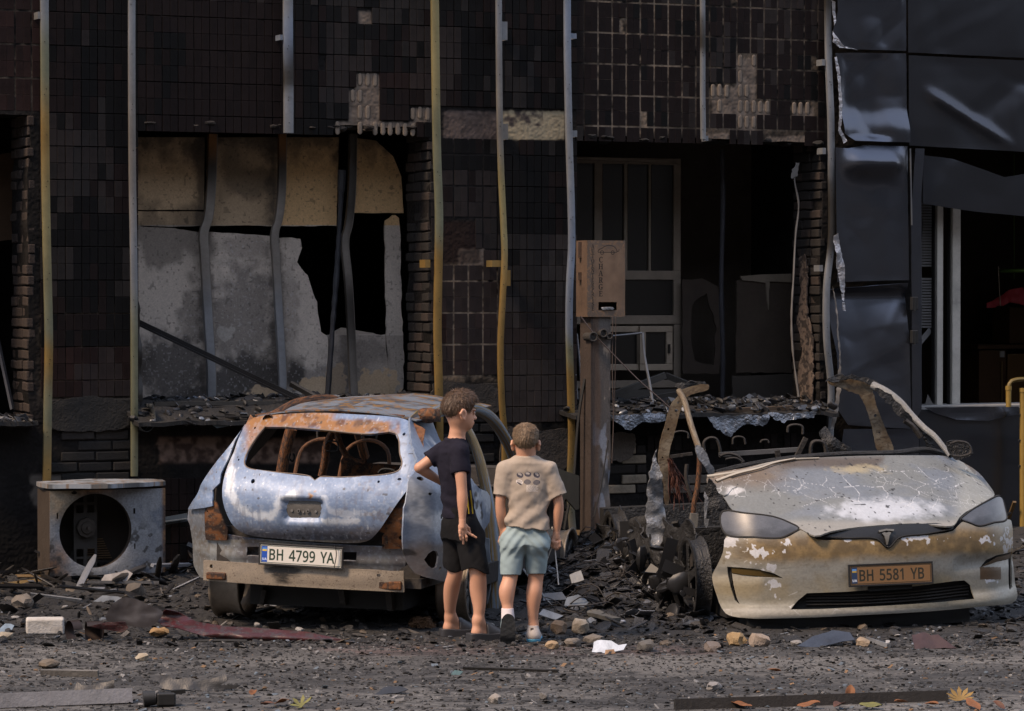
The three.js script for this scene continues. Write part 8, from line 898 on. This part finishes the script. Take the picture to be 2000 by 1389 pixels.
// long things lying about
const lie = (name, label, cat, a, b, w, t, c, h = 0, ex = {}) => { const A = put(...a, t / 2 + h + (ex.ha ?? 0)), Bp = put(...b, t / 2 + h + (ex.hb ?? 0)); return solo(name, [bar(A, Bp, w, t, ex.roll ?? 0)], mat(c, ex.rough ?? 0.75, ex.metal ?? 0.1, { map: grime, bumpMap: grain, bumpScale: 0.006 }), label, cat); };
lie('fallen_beam', 'grey boxed beam lying in the bottom left corner', 'beam', [-30, 1384], [256, 1372], 0.075, 0.06, [0.2, 0.2, 0.215]);
lie('loose_plank', 'grey flat strip in left foreground', 'strip', [80, 1320], [192, 1322], 0.05, 0.02, [0.15, 0.14, 0.13]);
lie('charred_plank', 'dark charred plank along bottom right edge', 'plank', [1318, 1386], [1850, 1368], 0.07, 0.03, [0.02, 0.017, 0.015]);
lie('loose_plank', 'black burnt stick in centre foreground', 'stick', [905, 1308], [1090, 1314], 0.02, 0.015, [0.02, 0.019, 0.018]);
lie('diagonal_bar', 'long pale bar leaning across left front of air conditioner', 'bar', [150, 1128], [-20, 1120], 0.022, 0.02, [0.2, 0.22, 0.26], 0, { hb: 0.62, metal: 0.4, rough: 0.4 });
lie('fallen_lath', 'brown slat leaning by the air conditioner\'s right side', 'slat', [250, 1150], [374, 1112], 0.03, 0.015, [0.12, 0.085, 0.05], 0, { hb: 0.12 });
lie('fallen_lath', 'grey slat resting beneath brown slat', 'slat', [282, 1134], [372, 1106], 0.02, 0.012, [0.2, 0.19, 0.18], 0, { hb: 0.13 });
lie('fallen_lath', 'ochre slat lying left of the air conditioner', 'slat', [-10, 1142], [100, 1132], 0.03, 0.015, [0.22, 0.14, 0.05]);
lie('loose_pipe', 'short grey pipe lying before white car', 'pipe', [1694, 1252], [1736, 1266], 0.024, 0.024, [0.17, 0.18, 0.2]);
lie('loose_strip', 'thin pale strip low in left rubble', 'strip', [60, 1166], [160, 1180], 0.02, 0.008, [0.16, 0.17, 0.19], 0.03);
lie('loose_strip', 'thin grey trim strip across left rubble', 'strip', [170, 1138], [310, 1142], 0.02, 0.01, [0.09, 0.09, 0.095], 0.04);
lie('leaning_rod', 'thin pale rod leaning behind smaller boy\'s legs', 'rod', [1080, 1190], [1022, 1150], 0.012, 0.012, [0.25, 0.25, 0.25], 0, { hb: 0.15 });
function scrap(name, label, cat, P, c, ex = {}) { const cx = P.reduce((s, p) => s + p[0], 0) / P.length, by = max(...P.map((p) => p[1])), F = PLACE(cx, by, 0, 0.004), Q = F.pts(P, 0).map(([x, y]) => [x, y]), y0 = min(...Q.map((q) => q[1])), k = ex.lean ?? 2.2; return solo(name, sheet(ragged(Q, 0.03, ex.rag ?? 0.004, cx), { step: 0.014, t: ex.t ?? 0.004, z: (x, y) => -k * (y - y0) + (ex.amp ?? 0.03) * (fbm(x * 10, y * 20, cx) - 0.5) }), mat(c, ex.rough ?? 0.5, ex.metal ?? 0.1, { map: grime, bumpMap: grain, bumpScale: 0.004 }), label, cat, null, F); }
scrap('white_shard', 'white curved shard with scorched orange edge right of boys', 'shard', [[1157, 1274], [1160, 1258], [1176, 1254], [1195, 1256], [1208, 1262], [1226, 1260], [1218, 1270], [1190, 1276]], [0.62, 0.66, 0.72], { lean: 1.6, amp: 0.02 });
scrap('orange_fragment', 'burnt orange bit lying against white shard', 'fragment', [[1180, 1278], [1182, 1270], [1198, 1268], [1202, 1276]], [0.3, 0.17, 0.08], { lean: 0.8 });
scrap('bluish_sheet', 'dark bluish crumpled sheet under front of white car', 'sheet', [[1556, 1262], [1590, 1246], [1630, 1236], [1664, 1240], [1672, 1252], [1640, 1256], [1600, 1264]], [0.035, 0.04, 0.055], { lean: 1.6, amp: 0.05, rough: 0.3 });
scrap('brown_panel', 'maroon broken panel lying right of grey pipe', 'panel', [[1786, 1268], [1785, 1244], [1810, 1238], [1824, 1244], [1836, 1242], [1868, 1266]], [0.055, 0.024, 0.02], { lean: 1.2 });
scrap('grey_scrap', 'folded grey sheet metal behind smaller boy', 'scrap', [[1060, 1174], [1064, 1162], [1098, 1160], [1108, 1172]], [0.11, 0.12, 0.14], { amp: 0.03 }); scrap('grey_scrap', 'crumpled silver scrap right of folded grey sheet', 'scrap', [[1102, 1184], [1108, 1170], [1128, 1166], [1152, 1178], [1140, 1186]], [0.16, 0.18, 0.21], { amp: 0.08, rag: 0.008 });
scrap('grey_tile', 'square grey slab tilted in scrap heap', 'slab', [[1118, 1140], [1113, 1124], [1134, 1116], [1140, 1134]], [0.22, 0.22, 0.215], { lean: 0.7, t: 0.02, amp: 0.01 }); scrap('grey_scrap', 'long pale blade of metal behind boys\' feet', 'scrap', [[1052, 1202], [1062, 1194], [1100, 1204], [1086, 1210]], [0.2, 0.23, 0.28], { lean: 2.5 });
scrap('grey_scrap', 'bluish flake of sheet metal in left rubble', 'scrap', [[180, 1176], [196, 1166], [228, 1168], [250, 1174], [210, 1178]], [0.18, 0.2, 0.23], { amp: 0.05 }); scrap('patterned_scrap', 'mottled white scrap in front of air conditioner', 'scrap', [[194, 1140], [200, 1126], [240, 1118], [254, 1124], [246, 1138]], [0.32, 0.3, 0.29], { amp: 0.03 });
scrap('plastic_trim', 'broken grey plastic trim piece in left foreground', 'trim', [[312, 1346], [307, 1322], [330, 1322], [336, 1330], [372, 1326], [376, 1334], [410, 1328], [440, 1316], [444, 1330], [430, 1340], [470, 1338], [460, 1346], [400, 1350]], [0.04, 0.04, 0.042], { lean: 0.5, amp: 0.05, t: 0.006 });
scrap('plastic_trim', 'small bent dark tray above the corner beam', 'trim', [[142, 1352], [148, 1334], [158, 1340], [205, 1334], [222, 1328], [222, 1348], [200, 1354]], [0.05, 0.048, 0.048], { lean: 0.5, amp: 0.04 });
scrap('blue_chip', 'pale blue chip at far left edge', 'chip', [[-10, 1236], [4, 1222], [24, 1224], [20, 1236]], [0.25, 0.32, 0.4]); scrap('turquoise_chip', 'small turquoise chip in centre foreground', 'chip', [[880, 1318], [888, 1310], [904, 1312], [896, 1318]], [0.1, 0.17, 0.17]);
scrap('dark_flake', 'large black curled flake in centre foreground', 'flake', [[730, 1358], [748, 1346], [780, 1344], [798, 1350], [770, 1356]], [0.03, 0.031, 0.036], { amp: 0.05 }); scrap('grey_block', 'grey dented metal box at far left beside air conditioner', 'box', [[-30, 1112], [-30, 1040], [20, 1030], [38, 1050], [66, 1062], [68, 1108]], [0.10, 0.105, 0.10], { lean: 0.2, t: 0.1, amp: 0.02 });
{ const m = mat([0.02, 0.02, 0.02], 0.6, 0.1, { map: grime }), F = PLACE(315, 1380, 0.2), G = thing('burnt_motor', 'small black burnt motor in left foreground', 'motor', F); part('drum', cyl([-0.09, 0.04, 0], [-0.03, 0.045, 0], 0.04, 0.036), m, G); part('body', rbox(-0.025, 0.005, -0.035, 0.07, 0.07, 0.035, 0.01, 2), m, G); part('lever', bar([0.05, 0.07, 0], [0.12, 0.075, 0.01], 0.02, 0.015), m, G); }
{ const P = [[1205, 1152], [1178, 1160], [1160, 1176], [1156, 1196], [1166, 1210], [1176, 1216]].map(([a, b]) => put(a, b, 0.045)); const c = new THREE.CatmullRomCurve3(P), g = new THREE.ExtrudeGeometry(new THREE.Shape([new V2(-0.012, -0.03), new V2(0.012, -0.03), new V2(0.012, 0.03), new V2(-0.012, 0.03)]), { steps: 40, extrudePath: c }); solo('rubber_strip', boxUV(g), mat([0.10, 0.095, 0.085], 0.8, 0, { map: grime }), 'curved grey rubber strip in rubble between cars', 'strip'); }
{ rnd = mulberry(61); const c = put(824, 1226), gs = []; for (let k = 0; k < 160; k++) { const a = rr(0, 6.3), r = rr(0.01, 0.09), p = [c.x + r * cos(a), c.y + 0.005, c.z + r * sin(a)]; gs.push(tube([p, [c.x + rr(-0.06, 0.06), c.y + rr(0.02, 0.07), c.z + rr(-0.05, 0.05)], [c.x + rr(-0.09, 0.09), c.y + rr(0.0, 0.03), c.z + rr(-0.08, 0.08)]], 0.0018, 8, 3)); } const o = solo('steel_belt_wires', gs, mat([0.16, 0.09, 0.045], 0.6, 0.2), 'rusty nest of tyre wires left of taller boy\'s feet', 'wires'); o.userData.kind = 'stuff'; }
// autumn leaves
{ const leafG = (lobes, r, seed) => { const P = []; for (let k = 0; k < lobes; k++) { const a = -0.4 + k * (PI + 0.8) / (lobes - 1); P.push([0.25 * r * cos(a - 0.22), 0.25 * r * sin(a - 0.22)], [0.72 * r * cos(a - 0.24), 0.72 * r * sin(a - 0.24)], [r * cos(a), r * sin(a)], [0.7 * r * cos(a + 0.24), 0.7 * r * sin(a + 0.24)]); } P.push([0, -0.25 * r]); return sheet(P, { step: r * 0.22, t: 0.0012, map: (x, y) => new V3(x, 0.004 + 0.35 * (x * x + y * y) / r + 0.012 * fbm(x * 40, y * 40, seed), -y) }); };
  const broad = (r, seed) => sheet(smoothLoop([[-r, 0], [-0.4 * r, 0.45 * r], [0.4 * r, 0.4 * r], [r, 0], [0.4 * r, -0.42 * r], [-0.5 * r, -0.4 * r]], 3), { step: r * 0.25, t: 0.0012, map: (x, y) => new V3(x, 0.004 + 0.8 * abs(y) * (0.5 + 0.5 * sin(x * 30 + seed)) + 0.014 * fbm(x * 30, y * 30, seed), -y) });
  const L5 = [leafG(5, 0.06, 1), leafG(7, 0.072, 2), broad(0.05, 1), broad(0.06, 4), broad(0.04, 7)], mk = (c) => mat(c, 0.7, 0, { map: grime }), cols = [mk([0.24, 0.09, 0.025]), mk([0.28, 0.17, 0.04]), mk([0.13, 0.05, 0.025]), mk([0.19, 0.18, 0.045])]; rnd = mulberry(71);
  const words = ['orange leaf standing on charred plank', 'yellow fan-shaped chestnut leaf at right end of plank', 'rust-brown leaf at plank\'s left third', 'curled brown leaf beside plank middle', 'small brown leaf at bottom right', 'yellow-green leaf at left end of plank', 'reddish leaf next to yellow-green leaf', 'pale leaf between brown leaves on plank', 'red-brown leaf far along plank', 'tiny orange leaf in front of white car', 'olive leaf at bottom centre-left', 'orange curled leaf at bottom centre-left', 'brown leaf left of olive leaf', 'small orange leaf near plastic trim', 'rust leaf under yellow chestnut leaf', 'brown leaf at extreme bottom right'];
  [[1660, 1372, 2, 0], [1876, 1372, 1, 1], [1580, 1384, 3, 0], [1640, 1386, 2, 2], [1820, 1384, 4, 0], [1428, 1378, 4, 3], [1448, 1384, 3, 0], [1700, 1386, 3, 3], [1760, 1380, 4, 0], [1512, 1318, 4, 0], [590, 1384, 0, 3], [550, 1380, 3, 0], [522, 1384, 4, 2], [494, 1362, 4, 0], [1900, 1384, 3, 0], [1950, 1386, 4, 2]].forEach(([px, py, k, c], i) => { const o = solo('fallen_leaf', L5[k], cols[c], words[i], 'leaf', 'autumn leaves'), p = put(px, py, i === 0 ? 0.04 : 0.012); o.position.copy(p); o.rotation.set(i === 0 ? 0.9 : i === 1 ? 0.5 : rr(-0.1, 0.4), i === 1 ? 0 : rr(0, 6), rr(-0.3, 0.3)); });
}
renderer.render(scene, camera);
